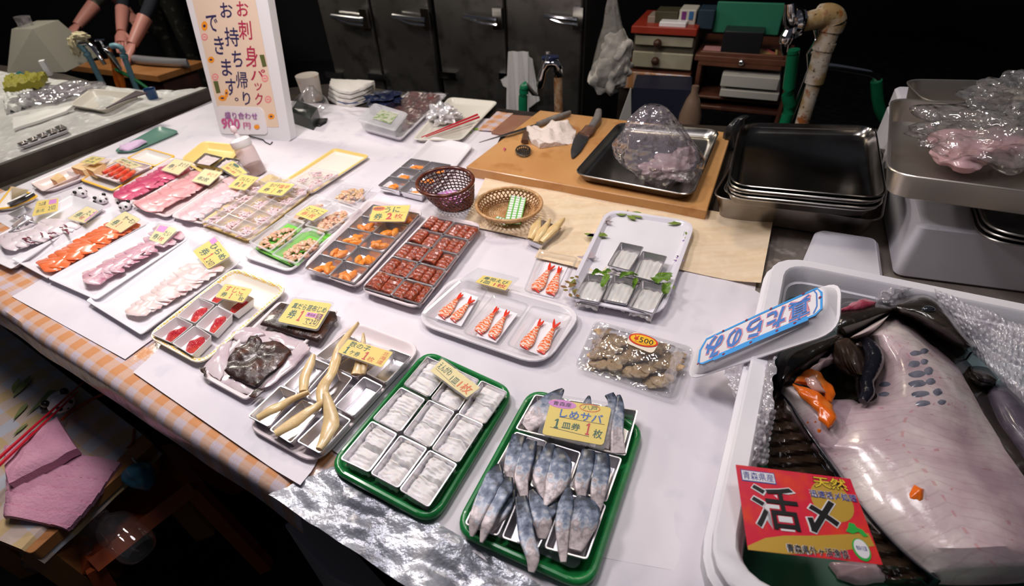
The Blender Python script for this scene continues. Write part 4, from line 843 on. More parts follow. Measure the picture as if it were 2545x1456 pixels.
# seasoned clam packs on a white tray with green leaf
tray('foam_tray', Q(cF, [(545, 1150), (985, 1295), (1640, 740), (1240, 600)], TOP+.016), .014, foam, 'white foam tray under the four clear packs of seasoned clam', r=.025)
for k, (pts, gm, w, tan) in enumerate([([(605, 1020), (800, 1112), (1128, 845), (950, 780)], 1, 'front left', 0), ([(810, 1135), (1045, 1222), (1310, 945), (1140, 885)], 1, 'front right', 0),
                                  ([(925, 785), (1095, 838), (1395, 650), (1225, 585)], 0, 'back left, under the card', 1), ([(1110, 872), (1330, 925), (1632, 712), (1420, 640)], 0, 'back right', 0), ([(1270, 625), (1590, 668), (1745, 520), (1450, 475)], 0, 'loose one by itself behind the others', 1)]):
    q = Q(cF, pts, TOP+.034 if k < 4 else TOP+.026); h = .020
    pack(q, h, frost, 'frosted clear pack of seasoned clam, '+w, group='clam packs', r=.008)
    if gm:
        l = MB(); l.patch([p-UP*.0175 for p in grow(q, .011)], 3, 3, .0005); tag(l.build('leaf_liner', leafg), 'green plastic leaf sheet in the clam pack, '+w, 'leaf sheet', 'green leaf sheets')
    cc = bl(q, .55, .42 if k < 4 else .5)-UP*.0165; d = (q[3]-q[0])
    cluster('seasoned_clam', cc, (q[1]-q[0]).length*.36, d.length*.38, .013, 60, .0066, [clam, clam, clamt] if not tan else [clamt, clamt, clam], ('orange-pink' if not tan else 'tan')+' seasoned clam pieces in the pack, '+w, 'clam', 'clam portions', yaw=math.atan2(d.y, d.x)-math.pi/2, seed=k+3)
b = MB(); b.patch(Q(cF, [(640, 1070), (1000, 1240), (1370, 960), (1250, 900)], TOP+.013), 12, 12, .0006, h=lambda u, v: .0015*noise.noise(Vector((u*4, v*4, 0))))
tag(b.build('leaf_sheet', leafg), 'bright green leaf sheet showing between the clam packs and the tray', 'leaf sheet')
# ================================================================== shrimp
tray('foam_tray', Q(cM, [(80, 790), (1165, 1165), (1500, 700), (430, 395)], TOP+.020), .018, mat('white_shrimp_tray', (.80, .76, .80), .3), 'large white rounded tray with three clear packs of shrimp', slope=.02, r=.05, rim=.008)
sps = [([(140, 735), (515, 855), (712, 518), (480, 435)], 'left pack on the tray', TOP+.030), ([(488, 885), (800, 992), (1052, 650), (755, 560)], 'middle pack on the tray', TOP+.030), ([(848, 985), (1190, 1105), (1410, 740), (1062, 655)], 'right pack on the tray', TOP+.030), ([(995, 540), (1290, 610), (1450, 262), (1130, 205)], 'pack standing by itself behind the tray', TOP+.022)]
for pts, w, z in sps:
    q = Q(cM, pts, z); pack(q, .019, clear, 'clear plastic pack with two shrimps, '+w, group='shrimp packs', slope=.010, r=.012, rim=.004)
    l = MB(); l.slab([p-UP*.0172 for p in grow(q, .020)], .0004, .002); tag(l.build('paper_liner', mat('liner_white', (.86, .84, .88), .5)), 'white paper square under the shrimps, '+w, 'paper', 'papers in the shrimp packs')
def shrimp(tail, head, w, z, label, fork=0, tl=None):
    n = 9; t = thing('cooked_shrimp', P(*cM(*head), z), label, 'shrimp', 'cooked shrimps')
    d = (head[0]-tail[0], head[1]-tail[1]); L = math.hypot(*d); ux, uy = d[0]/L, d[1]/L
    a = (tail[0]+ux*L*.22, tail[1]+uy*L*.22)
    pts = [(a[0]+(head[0]-a[0])*i/6, a[1]+(head[1]-a[1])*i/6) for i in range(7)]
    strip('body', cM, pts, [w*.30, w*.45, w*.62, w*.82, w, w*1.02, w*.72], z+.003, .006, shrm, None, None, parent=t, sub=4, n=14, pw=.9)
    for sgn in (-1, 1):
        f = (8+fork*14)*sgn; b0 = (a[0]+ux*6, a[1]+uy*6)
        strip('tail_fin', cM, [b0, ((a[0]+tail[0])/2-uy*f*.7, (a[1]+tail[1])/2+ux*f*.7), (tail[0]-uy*f*1.3, tail[1]+ux*f*1.3)], [16, 24, 8], z+.005, .003, shrt, None, None, parent=t, n=8, sub=3)
    b = MB(); pr = [(-.5, 0), (.5, 0)]
    s, k = scale_at(cM, head, z); hp = P(*cM(*head), z+.003); side = (P(*cM(head[0]-uy*10, head[1]+ux*10), z)-P(*cM(head[0], head[1]), z)).normalized()
    b.tube([hp-side*w*.42*s*k, hp+UP*.001, hp+side*w*.42*s*k], [.0018, .0026, .0018], 8); b.build('head_end', shrt, t)
zs = TOP+.014
for a in [((492, 562), (325, 745), 105, zs, 'left shrimp of the left pack', 0), ((582, 600), (418, 775), 88, zs, 'right shrimp of the left pack', .6), ((786, 675), (628, 875), 105, zs, 'left shrimp of the middle pack', 0), ((870, 702), (738, 915), 95, zs, 'right shrimp of the middle pack', .2),
          ((1150, 778), (1002, 1000), 108, zs, 'left shrimp of the right pack', .4), ((1275, 785), (1140, 1040), 92, zs, 'right shrimp of the right pack, tail spread wide', 1), ((1235, 320), (1095, 530), 105, zs-.008, 'left shrimp of the pack behind the tray', .7), ((1300, 342), (1218, 560), 98, zs-.008, 'right shrimp of the pack behind the tray', .1)]:
    shrimp(a[0], a[1], a[2], a[3], 'orange and white cooked shrimp, '+a[4], a[5])
# ================================================================== flower-patterned tray with squid
ft = Q(cH, [(-5, 1235), (890, 1415), (1205, 545), (395, 425)], TOP+.028)
fw = mat('white_ceramic', (.78, .75, .82), .15, coat=.4)
o = tray('flower_tray', ft, .024, fw, 'white glazed tray with painted leaves and flowers holding five dishes of squid', slope=.022, r=.05, rim=.010)
lgm = mat('painted_leaf_green', (.20, .28, .05), .3); lpm = mat('painted_flower_purple', (.34, .22, .50), .3); lbm = mat('painted_grey_brown', (.45, .37, .40), .3)
b = MB(); R = random.Random(5)
def leaf(b, q, u, v, L, a, w, mi, z=.0):
    N = qn(q); X = (q[1]-q[0]).normalized(); Y = N.cross(X); c = bl(q, u, v)+N*z; d = X*math.cos(a)+Y*math.sin(a); s = N.cross(d)
    n = 7; L1 = [c+d*L*i/n+s*w*math.sin(math.pi*i/n) for i in range(n+1)]; L2 = [c+d*L*i/n-s*w*math.sin(math.pi*i/n) for i in range(n, -1, -1)]
    b.add(L1+L2[1:-1], [list(range(len(L1+L2[1:-1])))], mi)
for (u, v, n_, mis, L) in [(.26, .975, 4, (0,), .030), (.83, .965, 3, (0,), .022), (.045, .66, 6, (0, 0, 1), .026), (.965, .80, 7, (1, 0, 1), .014), (.045, .86, 12, (2,), .014), (.97, .30, 4, (0,), .016), (.04, .42, 8, (2,), .018), (.968, .55, 8, (1, 2), .010)]:
    for k in range(n_):
        leaf(b, ft, u+R.uniform(-.012, .012), v+R.uniform(-.03, .03), 1.5*L*R.uniform(.6, 1), R.uniform(0, 6.28), L*.26, R.choice(mis), -.0025)
b.build('painted_leaves', [lgm, lpm, lbm], o, fixn=False)
flat_q = [p-UP*.016 for p in Q(cH, [(205, 1000), (990, 1095), (1100, 560), (430, 500)], TOP+.028)]
b = MB(); b.patch(Q(cH, [(215, 1030), (1010, 1120), (1108, 552), (425, 492)], [TOP+.010, TOP+.010, TOP+.020, TOP+.020]), 16, 16, .0005, h=lambda u, v: .002*noise.noise(Vector((u*4, v*4, 3))))
tag(b.build('paper_sheet', paper), 'white paper lining the far half of the flower tray', 'paper')
fdish = [([(392, 942), (600, 992), (735, 775), (517, 728)], 'upper left'), ([(618, 1040), (828, 1092), (946, 860), (715, 808)], 'upper right'), ([(88, 1238), (326, 1285), (440, 1050), (216, 1005)], 'lower left'),
         ([(348, 1255), (578, 1300), (690, 1072), (452, 1018)], 'lower middle'), ([(578, 1318), (818, 1385), (950, 1128), (708, 1075)], 'lower right')]
for k, (pts, w) in enumerate(fdish):
    q = Q(cH, pts, TOP+.034+(.004 if k < 2 else 0)); dish(q, 'aluminium dish on the flower tray, '+w, h=.022, group='dishes on the flower tray')
    f = floorq(q, .022, inset=.001, up=.005)
    b = MB()
    def h(u, v): return .006+.0010*abs(math.sin(u*14+k))+.003*noise.noise(Vector((u*3, v*3, k)))-.006*abs(2*u-1)**5-.006*abs(2*v-1)**6
    f = lift(grow(f, -.004), .003); b.patch(sq(f, .06, -.02, .98, .90), 22, 12, .006, h=h, warp=lambda u, v: (u, v+.02*math.sin(u*20)))
    tag(b.build('squid_portion', squidm), 'glossy white raw squid strips in the dish, '+w, 'squid', 'squid on the flower tray')
# shiso leaves
shiso = mat('shiso_leaf', (.10, .22, .015), .4, noise_=(60, (.20, .32, .04), .45, .7), bump=(90, .5, .002))
def jag(name, c, ctr, rx, ry, a0, label, seed, fold=.006, z=TOP+.040):
    R = random.Random(seed); s, k = scale_at(c, ctr, z); cc = P(*c(*ctr), z); n = 40; loops = []
    for rr in (1, .6, .25):
        lp = []
        for i in range(n):
            a = 2*math.pi*i/n; jg = (1+.20*(i % 2)+.25*max(0, math.cos(a)))*rr
            p = Vector((rx*math.cos(a)*jg, ry*math.sin(a)*jg, 0))*s*k; p.rotate(Matrix.Rotation(a0, 3, 'Z'))
            lp.append(cc+p+UP*(fold*noise.noise(p*60+Vector((seed, 0, 0)))*2*rr + fold*(rr)*.8*abs(math.sin(a))))
        loops.append(lp)
    lo = [[p-UP*.0005 for p in l] for l in loops]
    b = MB(); b.loft(lo[::-1]+loops, True, True)
    return tag(b.build(name, shiso), label, 'leaf', 'shiso leaves')
jag('shiso_leaf', cH, (335, 1010), 75, 26, .15, 'green jagged shiso leaf lying across the lower left squid dish', 1); jag('shiso_leaf', cH, (375, 1085), 70, 30, 1.1, 'green shiso leaf hanging down the right side of the lower left dish', 2)
jag('shiso_leaf', cH, (585, 1035), 72, 36, .2, 'green shiso leaf at the top of the lower middle squid dish', 3); jag('shiso_leaf', cH, (645, 1110), 75, 20, 1.2, 'thin green shiso leaf between the lower middle and right dishes', 4)
jag('shiso_leaf', cH, (875, 1065), 90, 45, .35, 'large green shiso leaf at the top of the lower right squid dish', 5); jag('shiso_leaf', cH, (925, 1160), 85, 32, 1.15, 'green shiso leaf on the right edge of the lower right dish', 6)
redleaf = mat('red_green_sprig', (.22, .10, .03), .4, noise_=(60, (.16, .22, .03), .45, .6))
b = MB(); R = random.Random(9); q9 = Q(cH, [(20, 1230), (130, 1240), (150, 1040), (60, 1050)], TOP+.034)
for k in range(14): leaf(b, q9, R.random(), R.random(), .022*R.uniform(.5, 1), R.uniform(0, 6.28), .004, 0, R.uniform(-.002, .006))
tag(b.build('leaf_sprig', redleaf, fixn=False), 'reddish green leafy sprig at the left edge of the flower tray', 'leaf sprig')
# ================================================================== 500 yen pack
pq = Q(cL, [(915, 375), (1625, 612), (1752, 232), (1062, 42)], TOP+.016)
t = thing('clear_pack', qc(pq)-UP*.016, 'lidded clear plastic pack of brown sliced shellfish with a 500 yen sticker', 'container')
b = MB(); b.loft([rq(pq, .016, .012, -.014), rq(pq, .008, .014, -.004), rq(pq, .002, .016, -.0035), rq(pq, 0, .016, 0), rq(pq, .004, .016, .0005), rq(pq, .006, .016, -.002)], True, False); b.build('base', clear, t)
lidq = Q(cL, [(925, 372), (1618, 605), (1745, 238), (1066, 52)], TOP+.017)
crink = film('crinkled_lid', haze=.03, gloss=.26, rough=.05, bump=(26, 1.0, .012))
b = MB(); b.patch(grow(lidq, .012), 34, 20, .0004, h=lambda u, v: .020*min(1, min(u, 1-u)*9)*min(1, min(v, 1-v)*7)+.006*noise.noise(Vector((u*9, v*7, 1)))*min(1, min(u, 1-u)*6))
b.loft([rq(lidq, 0, .016, .001), rq(lidq, .0125, .012, .001)], False, False); b.build('lid', crink, t)
stq = Q(cL, [(1275, 190), (1462, 275), (1500, 200), (1325, 130)], TOP+.042)
shell = mat('sliced_shellfish', (.54, .37, .20), .3, sss=.15, coat=.3, noise_=[(26, (.68, .54, .36), .42, .60), (40, (.14, .11, .08), .56, .68), (80, (.30, .17, .09), .55, .75)], bump=(60, .7, .005))
R = random.Random(77)
for k in range(66):
    i, j = k % 11, k//11; u = (i+.5)/11+R.uniform(-.06, .06); v = (j+.5)/6+R.uniform(-.06, .06); c = bl(grow(pq, .022), u, min(v, 1))+UP*(-.010+.004*(k % 4))
    out = [c+Vector((math.cos(a)*.016*(1+.5*noise.noise(Vector((math.cos(a)*1.4, math.sin(a)*1.4, k)))), math.sin(a)*.011*(1+.5*noise.noise(Vector((math.cos(a)*1.4, math.sin(a)*1.4, k+9)))), 0)) for a in [2*math.pi*i_/16 for i_ in range(16)]]
    b = MB(); b.mound(out, .004, 4, .006, 70, k, prof=.2); tag(b.build('shellfish_slice', shell), 'brown sliced shellfish piece inside the 500 yen pack', 'shellfish', 'shellfish slices in the clear pack')
stk = mat('cream_sticker', (.85, .76, .62), .4); yo = mat('sticker_orange_yellow', (.92, .52, .02), .4)
sk = Q(cL, [(1272, 200), (1460, 278), (1512, 195), (1330, 118)], TOP+.042)
b = MB(); b.loft([rq(sk, 0, .010, -.0004), rq(sk, 0, .010, 0)]); E_ = Q(cL, [(1295, 195), (1478, 240), (1498, 180), (1318, 128)], TOP+.0422)
b.disc(E_, (.5, .5), .56, .62, 1, .0006, 30); b.disc(E_, (.5, .5), .49, .49, 2, .0009, 30); b.text('¥', E_, (.14, .28, .32, .80), 3, lift=.0013, bold=.02); b.text('500', E_, (.36, .22, .88, .74), 4, lift=.0013); b.line(E_, [(.2, .2), (.85, .12)], .0006, 3, .0013)
b.build('price_sticker', [stk, inkr, yo, inkr, inkk], t, fixn=False)
# ================================================================== baskets
def basket(c0, r0, c1, r1, ribs, rows, m, label, rimr, prof, under=.0022, base_spiral=False, diag=False, twist=0):
    t = thing('wicker_basket', c0, label, 'basket'); ax = (c1-c0); 
    tl = Vector((ax.x, ax.y, 0)); N1 = (UP+tl*prof[1]).normalized()
    def fr(f):
        c = c0*(1-f)+c1*f; r = r0+(r1-r0)*(f**prof[0]); N = (UP*(1-f)+N1*f).normalized(); X = Vector((1, 0, 0)); X = (X-N*X.dot(N)).normalized(); Y = N.cross(X); return c, r, X, Y
    b = MB()
    for k in range(ribs):
        a = 2*math.pi*k/ribs; pts = []
        for j in range(9):
            c, r, X, Y = fr(j/8); aa = a+twist*j/8; pts.append(c+(X*math.cos(aa)+Y*math.sin(aa))*r)
        b.tube(pts, .0016, 5)
        if diag:
            pts = []
            for j in range(9):
                c, r, X, Y = fr(j/8); aa = a-twist*j/8; pts.append(c+(X*math.cos(aa)+Y*math.sin(aa))*(r+.002))
            b.tube(pts, .0016, 5)
    b.build('ribs', m, t)
    b = MB()
    for j in range(rows):
        f = (j+.5)/rows
        if diag and .35 < f < .8: continue
        c, r, X, Y = fr(f); n = ribs*4
        pts = [c+(X*math.cos(2*math.pi*k/n)+Y*math.sin(2*math.pi*k/n))*(r+under*math.sin(math.pi*(k/2)+math.pi*j)) for k in range(n+1)]
        b.tube(pts, .0019, 5)
    b.build('weave', m, t)
    b = MB(); c, r, X, Y = fr(1); n = 96
    b.tube([c+(X*math.cos(2*math.pi*k/n)+Y*math.sin(2*math.pi*k/n))*r for k in range(n+1)], [rimr*(1+.08*(k % 2)) for k in range(n+1)], 10); b.build('rim', m, t)
    b = MB()
    for k in range(9): b.tube([c0+Vector((math.cos(2*math.pi*i/40), math.sin(2*math.pi*i/40), 0))*(r0*(k+1)/9)+UP*(.002+.001*math.sin(i*math.pi+k)) for i in range(41)], .0024, 5)
    for k in range(ribs//2): a = 2*math.pi*k/(ribs//2); b.tube([c0+UP*.001, c0+Vector((math.cos(a), math.sin(a), 0))*r0+UP*.001], .0016, 4)
    b.build('base', m, t); return t
wick = mat('dark_brown_wicker', (.085, .018, .010), .28, coat=.4, noise_=(60, (.20, .055, .025), .45, .7)); wickl = mat('light_wicker', (.52, .27, .11), .42, noise_=(70, (.70, .45, .22), .4, .7))
zr = TOP+.100; c1 = P(1106, 451, zr); c0 = P(1132, 505, TOP+.004); s_ = (P(1180, 451, zr)-P(1032, 451, zr)).length/2
basket(c0, s_*.60, c1, s_*.93, 34, 9, wick, 'dark brown tapered wicker basket with pink tickets inside', .0052, (.8, .8))
zr = TOP+.058; c1l = P(1265, 506, zr); c0l = P(1264, 528, TOP+.008); s2_ = (P(1351, 515, zr)-P(1179, 515, zr)).length/2
basket(c0l, s2_*.60, c1l, s2_*.95, 40, 8, wickl, 'round light wicker basket with green printed ticket sheets inside', .0042, (.7, .3), diag=True, twist=.35)
tick = mat('pink_ticket', (.80, .30, .75), .5, extra=lambda nt, tc, last, c4: (lambda c: (nt.links.new(tc.outputs['UV'], c.inputs[0]), c.outputs[0])[1])(nt.nodes.new('ShaderNodeTexChecker')))
for n_ in tick.node_tree.nodes:
    if n_.type == 'TEX_CHECKER': n_.inputs['Scale'].default_value = 9; n_.inputs[1].default_value = (.72, .20, .66, 1); n_.inputs[2].default_value = (.85, .70, .84, 1)
for k, (pts, lb) in enumerate([([(1072, 490), (1128, 498), (1168, 474), (1110, 472)], 'front pink ticket strip in the dark basket'), ([(1098, 500), (1140, 506), (1172, 478), (1130, 478)], 'right pink ticket strip in the dark basket'), ([(1080, 498), (1110, 512), (1150, 492), (1118, 482)], 'lowest pink ticket strip in the dark basket')]):
    b = MB(); b.patch(Q(cI_, pts, TOP+.034-.008*k), 6, 4, .0006, h=lambda u, v: .006*noise.noise(Vector((u*3, v*3, k)))); tag(b.build('ticket_strip', tick), lb, 'ticket', 'pink tickets')
gtk = mat('green_ticket', (.12, .48, .06), .5); gtw = mat('ticket_white', (.85, .88, .84), .5)
for pts, lb, nx_, ny_ in [([(1252, 557), (1293, 557), (1308, 492), (1270, 484)], 'long green ticket sheet with white squares in the light basket', 3, 12), ([(1222, 552), (1256, 560), (1262, 545), (1236, 536)], 'short green ticket piece in the light basket', 4, 3)]:
    q = Q(cI_, pts, [TOP+.020, TOP+.020, TOP+.036, TOP+.036]); b = MB(); b.patch(q, 2, 2, .0005)
    for i in range(nx_):
        for j in range(ny_): b.rect(q, ((i+.14)/nx_, (j+.12)/ny_, (i+.86)/nx_, (j+.88)/ny_), 1, .0005)
    tag(b.build('ticket_sheet', [gtk, gtw], fixn=False), lb, 'ticket', 'green tickets')
# dish of roe pieces beside the basket
q = Q(cG, [(1312, 785), (1450, 842), (1610, 700), (1448, 628)], TOP+.028); dish(q, 'aluminium dish with three pieces of yellow herring roe beside the light basket', h=.020)
for k, (pts, w, lb) in enumerate([([(1425, 630), (1395, 700), (1350, 795)], [30, 90, 50], 'left'), ([(1512, 640), (1450, 730), (1395, 820)], [16, 74, 50], 'middle'), ([(1625, 630), (1540, 710), (1440, 820)], [20, 80, 60], 'right')]):
    strip('herring_roe', cG, pts, w, [TOP+.036, TOP+.034, TOP+.024], .014, kazm, f'yellow herring roe, the {lb} of three in the dish beside the light basket', 'herring roe', 'herring roe in the single dish', sub=5)
# ================================================================== far left: omelette, cod roe, metal dishes, tuna-coloured trays
egg = mat('omelette', (.85, .56, .25), .5, noise_=(25, (.88, .66, .38), .4, .7)); eggr = mat('omelette_filling', (.78, .22, .04), .4, noise_=(90, (.9, .45, .15), .45, .65))
platter([(75, 455), (105, 475), (280, 395), (232, 392)], 'cream oval dish with blocks of omelette at the back left', m=mat('cream_dish', (.84, .70, .66), .3), z=TOP+.022)
tray('foam_tray', Q(cU, [(395, 320), (640, 425), (1250, 200), (900, 110)], TOP+.018), .016, foamp, 'white and peach rimmed dish under the omelette blocks', r=.03)
def block(pts, z, h, label, m=egg, r=.002):
    q = Q(cE, pts, z); b = MB(); b.slab(q, h, r, bev=.001); N = qn(q)
    f = [q[0]-N*h*.9, q[1]-N*h*.9, q[1]-N*h*.12, q[0]-N*h*.12]; o = (f[1]-f[0]).cross(UP).normalized()*.0006
    b.add([bl(f, u, v)+o for u, v in ((.08, .1), (.92, .1), (.92, .95), (.08, .95))], [[0, 1, 2, 3]], 1)
    return tag(b.build('omelette_block', [m, eggr]), label, 'omelette', 'omelette blocks')
block([(450, 450), (505, 470), (580, 425), (525, 395)], TOP+.032, .026, 'small omelette block standing alone on the pale dish'); block([(640, 345), (745, 375), (870, 330), (735, 300)], TOP+.040, .026, 'omelette block in front of its neighbours'); block([(760, 350), (840, 385), (950, 310), (880, 290)], TOP+.042, .026, 'omelette block with orange filling under the yellow green card')
def ytray(pts, z, label, m=foamy):
    q = Q(cE, pts, z); o = tray('foam_tray', q, .014, mat('tray_inner_white', (.86, .82, .78), .4), label, slope=.01, r=.015, rim=.006)
    b = MB(); b.loft([rq(q, -.0008, .015, -.003), rq(q, -.0012, .015, 0), rq(q, .003, .015, .0016), rq(q, .0065, .015, .0004)], False, False); b.build('coloured_rim', m, o); return o
ytray([(725, 462), (1015, 560), (1390, 350), (1080, 270)], TOP+.016, 'yellow-rimmed foam tray holding the pack of red cod roe')
ytray([(1140, 265), (1400, 340), (1590, 245), (1330, 172)], TOP+.016, 'empty yellow-rimmed foam tray behind the cod roe')
ytray([(-60, 730), (105, 710), (350, 605), (105, 520)], TOP+.016, 'yellow-rimmed tray with dark fish at the left edge')
pq2 = Q(cE, [(825, 405), (1060, 480), (1385, 330), (1110, 262)], TOP+.030); pack(pq2, .016, foamp, 'pinkish white pack of bright red cod roe', name='foam_pack')
codr = mat('spicy_cod_roe', (.75, .05, .02), .25, coat=.3, noise_=(40, (.85, .22, .10), .5, .7), bump=(200, .3, .001))
for k in range(4):
    a = (935+55*k, 400+22*k); b_ = (1080+45*k, 325+20*k)
    strip('cod_roe_sac', cE, [a, ((a[0]+b_[0])/2, (a[1]+b_[1])/2), b_], [34, 50, 30], TOP+.034, .012, codr, f'bright red cod roe sac, {["first", "second", "third", "fourth"][k]} from the left in the pack', 'cod roe', 'red cod roe sacs', sub=5)
strip('fish_fillet', cE, [(80, 690), (200, 640), (300, 590)], [50, 60, 40], TOP+.022, .012, mat('dark_fish_skin', (.03, .03, .04), .25, coat=.3, noise_=(20, (.2, .2, .22), .5, .7)), 'dark skinned fish fillet on the yellow-rimmed tray at the left edge', 'fish')
for k, pts in enumerate([[(40, 790), (195, 740), (330, 700), (170, 700)], [(60, 860), (210, 795), (345, 740), (170, 770)], [(40, 945), (250, 855), (345, 845), (150, 850)]]):
    pass
for k, pts in enumerate([[(60, 770), (150, 800), (300, 725), (225, 690)], [(90, 880), (170, 900), (305, 800), (225, 770)], [(60, 935), (180, 925), (350, 848), (260, 820)]]):
    dish(Q(cE, pts, TOP+.028), f'metal dish at the far left edge, {["back", "middle", "front"][k]}', group='far left metal dishes', liner=paper if k else None)
# yellow tray with metal boxes next to the sauce bottle
tray('foam_tray', Q(cF, [(-10, 275), (300, 470), (560, 150), (200, 105)], TOP+.022), .020, foampy, 'pale yellow deep foam tray with metal boxes beside the sauce bottle', r=.03, slope=.022)
bx = mat('white_rice_cake', (.72, .62, .62), .4)
for k, pts in enumerate([[(105, 310), (255, 335), (380, 255), (215, 215)], [(290, 345), (440, 375), (545, 280), (400, 255)]]):
    q = Q(cF, pts, TOP+.030); dish(q, f'dark metal box of pale fish pieces, the {["left", "right"][k]} one by the sauce bottle', group='metal boxes by the sauce bottle', m=steeld)
    f = floorq(q, up=.012); b = MB(); b.patch(f, 8, 8, .006, h=lambda u, v: .004*noise.noise(Vector((u*4, v*4, k)))+.003); tag(b.build('fish_portion', bx), f'pale pinkish fish portion in the {["left", "right"][k]} metal box by the sauce bottle', 'fish')
# green cutting board with a purple cloth
q = Q(cE, [(1010, 205), (1190, 205), (1630, 20), (1440, -30)], TOP+.012)
tray('oblong_tray', q, .010, mat('green_blue_tray', (.12, .26, .20), .35), 'narrow green tray with dark rim on the far left edge of the counter', slope=.006, r=.03, rim=.003)
slab_piece('folded_cloth', cE, [(1080, 195), (1160, 205), (1260, 160), (1330, 120), (1290, 100), (1200, 135), (1090, 160)], TOP+.010, .014, mat('lilac_cloth', (.72, .52, .74), .7, bump=(40, .5, .004)), 'crumpled lilac and white cloth on the green tray', 'cloth', bump_=.006)
# sauce bottle
bc = P(640, 432, TOP+.002); tp = PY(595, 345, (P(640, 432, TOP).y))
t = thing('sauce_bottle', bc, 'squeeze bottle half full of dark soy sauce with white pump cap', 'bottle')
ax = Vector((-.035, .02, .17)).normalized(); bh = .098; br = .031
b = MB(); b.lathe(bc, [(br*.9, 0), (br, .006), (br, bh*.86), (br*.93, bh*.94), (br*.8, bh)], 32, axis=ax, cap1=False); b.build('bottle', film('milky_bottle', haze=.45, gloss=.1, rough=.2, col=(.85, .62, .58)), t)
b = MB(); b.lathe(bc+ax*.003, [(br*.86, 0), (br*.94, .004), (br*.94, bh*.33)], 32, axis=ax); b.build('soy_sauce', mat('soy_sauce', (.030, .010, .014), .15), t, label='dark soy sauce')
b = MB(); b.lathe(bc+ax*bh, [(br*.95, -.004), (br*1.02, 0), (br*1.02, .018), (br*.8, .023), (br*.25, .025), (br*.22, .036)], 28, axis=ax); b.build('cap', whitep, t)
b = MB(); b.lathe(bc+ax*(bh+.036), [(.007, 0), (.005, .006), (.010, .012), (.010, .020), (.007, .026), (.002, .028)], 16, axis=ax); b.build('pump', mat('pink_white_pump', (.80, .66, .68), .35), t)
# ================================================================== cutting board and tools
BZ = TOP+.036
woodb = mat('orange_brown_board', (.52, .25, .085), .32, coat=.15, noise_=[(3.5, (.62, .34, .13), .35, .7), (14, (.44, .19, .06), .56, .72, 5)], bump=(20, .08, .001))
b = MB(); bq = Q(cI_, [(1158, 414), (1757, 523), (1818, 330), (1342, 274)], BZ); b.slab(bq, .034, .004, bev=.002)
tag(b.build('cutting_board', woodb), 'thick orange brown cutting board with knives and a steel tray on it', 'cutting board')
b = MB(); b.slab(Q(cC, [(225, 1040), (470, 1085), (640, 925), (385, 905)], TOP+.012), .010, .002); tag(b.build('wooden_board', mat('dull_brown_board', (.28, .13, .08), .45, noise_=(10, (.34, .18, .11), .4, .7))), 'dull brown thin board left of the cutting board beneath the long knife', 'board')
b = MB(); b.patch(Q(cC, [(120, 1030), (240, 1040), (400, 900), (270, 885)], TOP+.006), 8, 8, .001, h=lambda u, v: .003*noise.noise(Vector((u*4, v*4, 8)))+.002); tag(b.build('cloth_scrap', ging), 'corner of gingham cloth showing beside the floral tray', 'cloth')
greyh = mat('grey_knife_handle', (.17, .155, .15), .45, noise_=(40, (.24, .22, .2), .45, .7)); blade = mat('dark_blade', (.10, .10, .11), .35, metal=.8, noise_=(18, (.2, .19, .18), .45, .7))
t = thing('kitchen_knife', P(*cC(600, 980), BZ), 'long slim knife with grey handle pointing left off the cutting board', 'knife')
strip('handle', cC, [(850, 892), (780, 915), (690, 945), (590, 985)], [26, 46, 42, 30], [BZ+.012]*4, .018, greyh, None, None, parent=t); strip('blade', cC, [(595, 983), (500, 1015), (360, 1058), (130, 1126)], [46, 44, 36, 4], [BZ+.010]*3+[BZ+.006], .0025, blade, None, None, parent=t)
t = thing('kitchen_knife', P(*cC(950, 1050), BZ), 'broad short knife with grey handle and copper bolster between cloth and steel tray', 'knife')
strip('handle', cC, [(1075, 880), (1060, 940), (1015, 1010)], [50, 66, 56], [BZ+.022, BZ+.02, BZ+.016], .022, greyh, None, None, parent=t); strip('bolster', cC, [(1010, 1000), (985, 1045), (960, 1060)], [90, 110, 110], [BZ+.014, BZ+.012, BZ+.010], .012, mat('copper_bolster', (.45, .24, .16), .3, metal=.8), None, None, parent=t, label=None) if False else strip('bolster', cC, [(1010, 1000), (985, 1040), (955, 1065)], [90, 110, 110], [BZ+.014, BZ+.012, BZ+.010], .012, mat('copper_bolster', (.45, .24, .16), .3, metal=.8), None, None, parent=t)
strip('blade', cC, [(965, 1045), (930, 1110), (895, 1190), (868, 1250)], [100, 112, 84, 14], [BZ+.009, BZ+.007, BZ+.005, BZ+.004], .003, blade, None, None, parent=t)
t = thing('fish_scaler', P(*cC(480, 1180), BZ), 'small fish scaler with spiky oval head lying on the cutting board', 'fish scaler')
strip('handle', cC, [(500, 1050), (490, 1120)], [44, 60], BZ+.010, .014, mat('brown_handle', (.10, .05, .03), .4), None, None, parent=t)
b = MB(); c = P(*cC(478, 1195), BZ+.006); s, k = scale_at(cC, (478, 1195), BZ)
b.tube([c+Vector((math.cos(a)*56*s*k, math.sin(a)*88*s*k, .003)) for a in [2*math.pi*i/28 for i in range(29)]], .0028, 6, cap=False)
for i in range(-3, 4):
    for j in range(-4, 5):
        if (i/3.4)**2+(j/4.6)**2 < 1: b.tube([c+Vector((i*16*s*k, j*19*s*k, -.004)), c+Vector((i*16*s*k, j*19*s*k, .008))], [.0022, .0008], 5)
b.blob(c-UP*.004, (54*s*k, 84*s*k, .003), amp=0, sub=2); b.build('spiked_head', steeld, t)
slab_piece('dish_cloth', cC, [(505, 1045), (560, 1030), (640, 1025), (700, 980), (780, 975), (830, 985), (850, 1020), (900, 1035), (880, 1130), (800, 1150), (700, 1160), (610, 1172), (545, 1135), (520, 1090)], BZ+.001, .030, mat('off_white_cloth', (.76, .66, .60), .85, bump=(60, .9, .006)), 'crumpled off-white cloth bunched on the cutting board between the knives', 'cloth', bump_=.020, rings=9, sc=34, prof=.4)
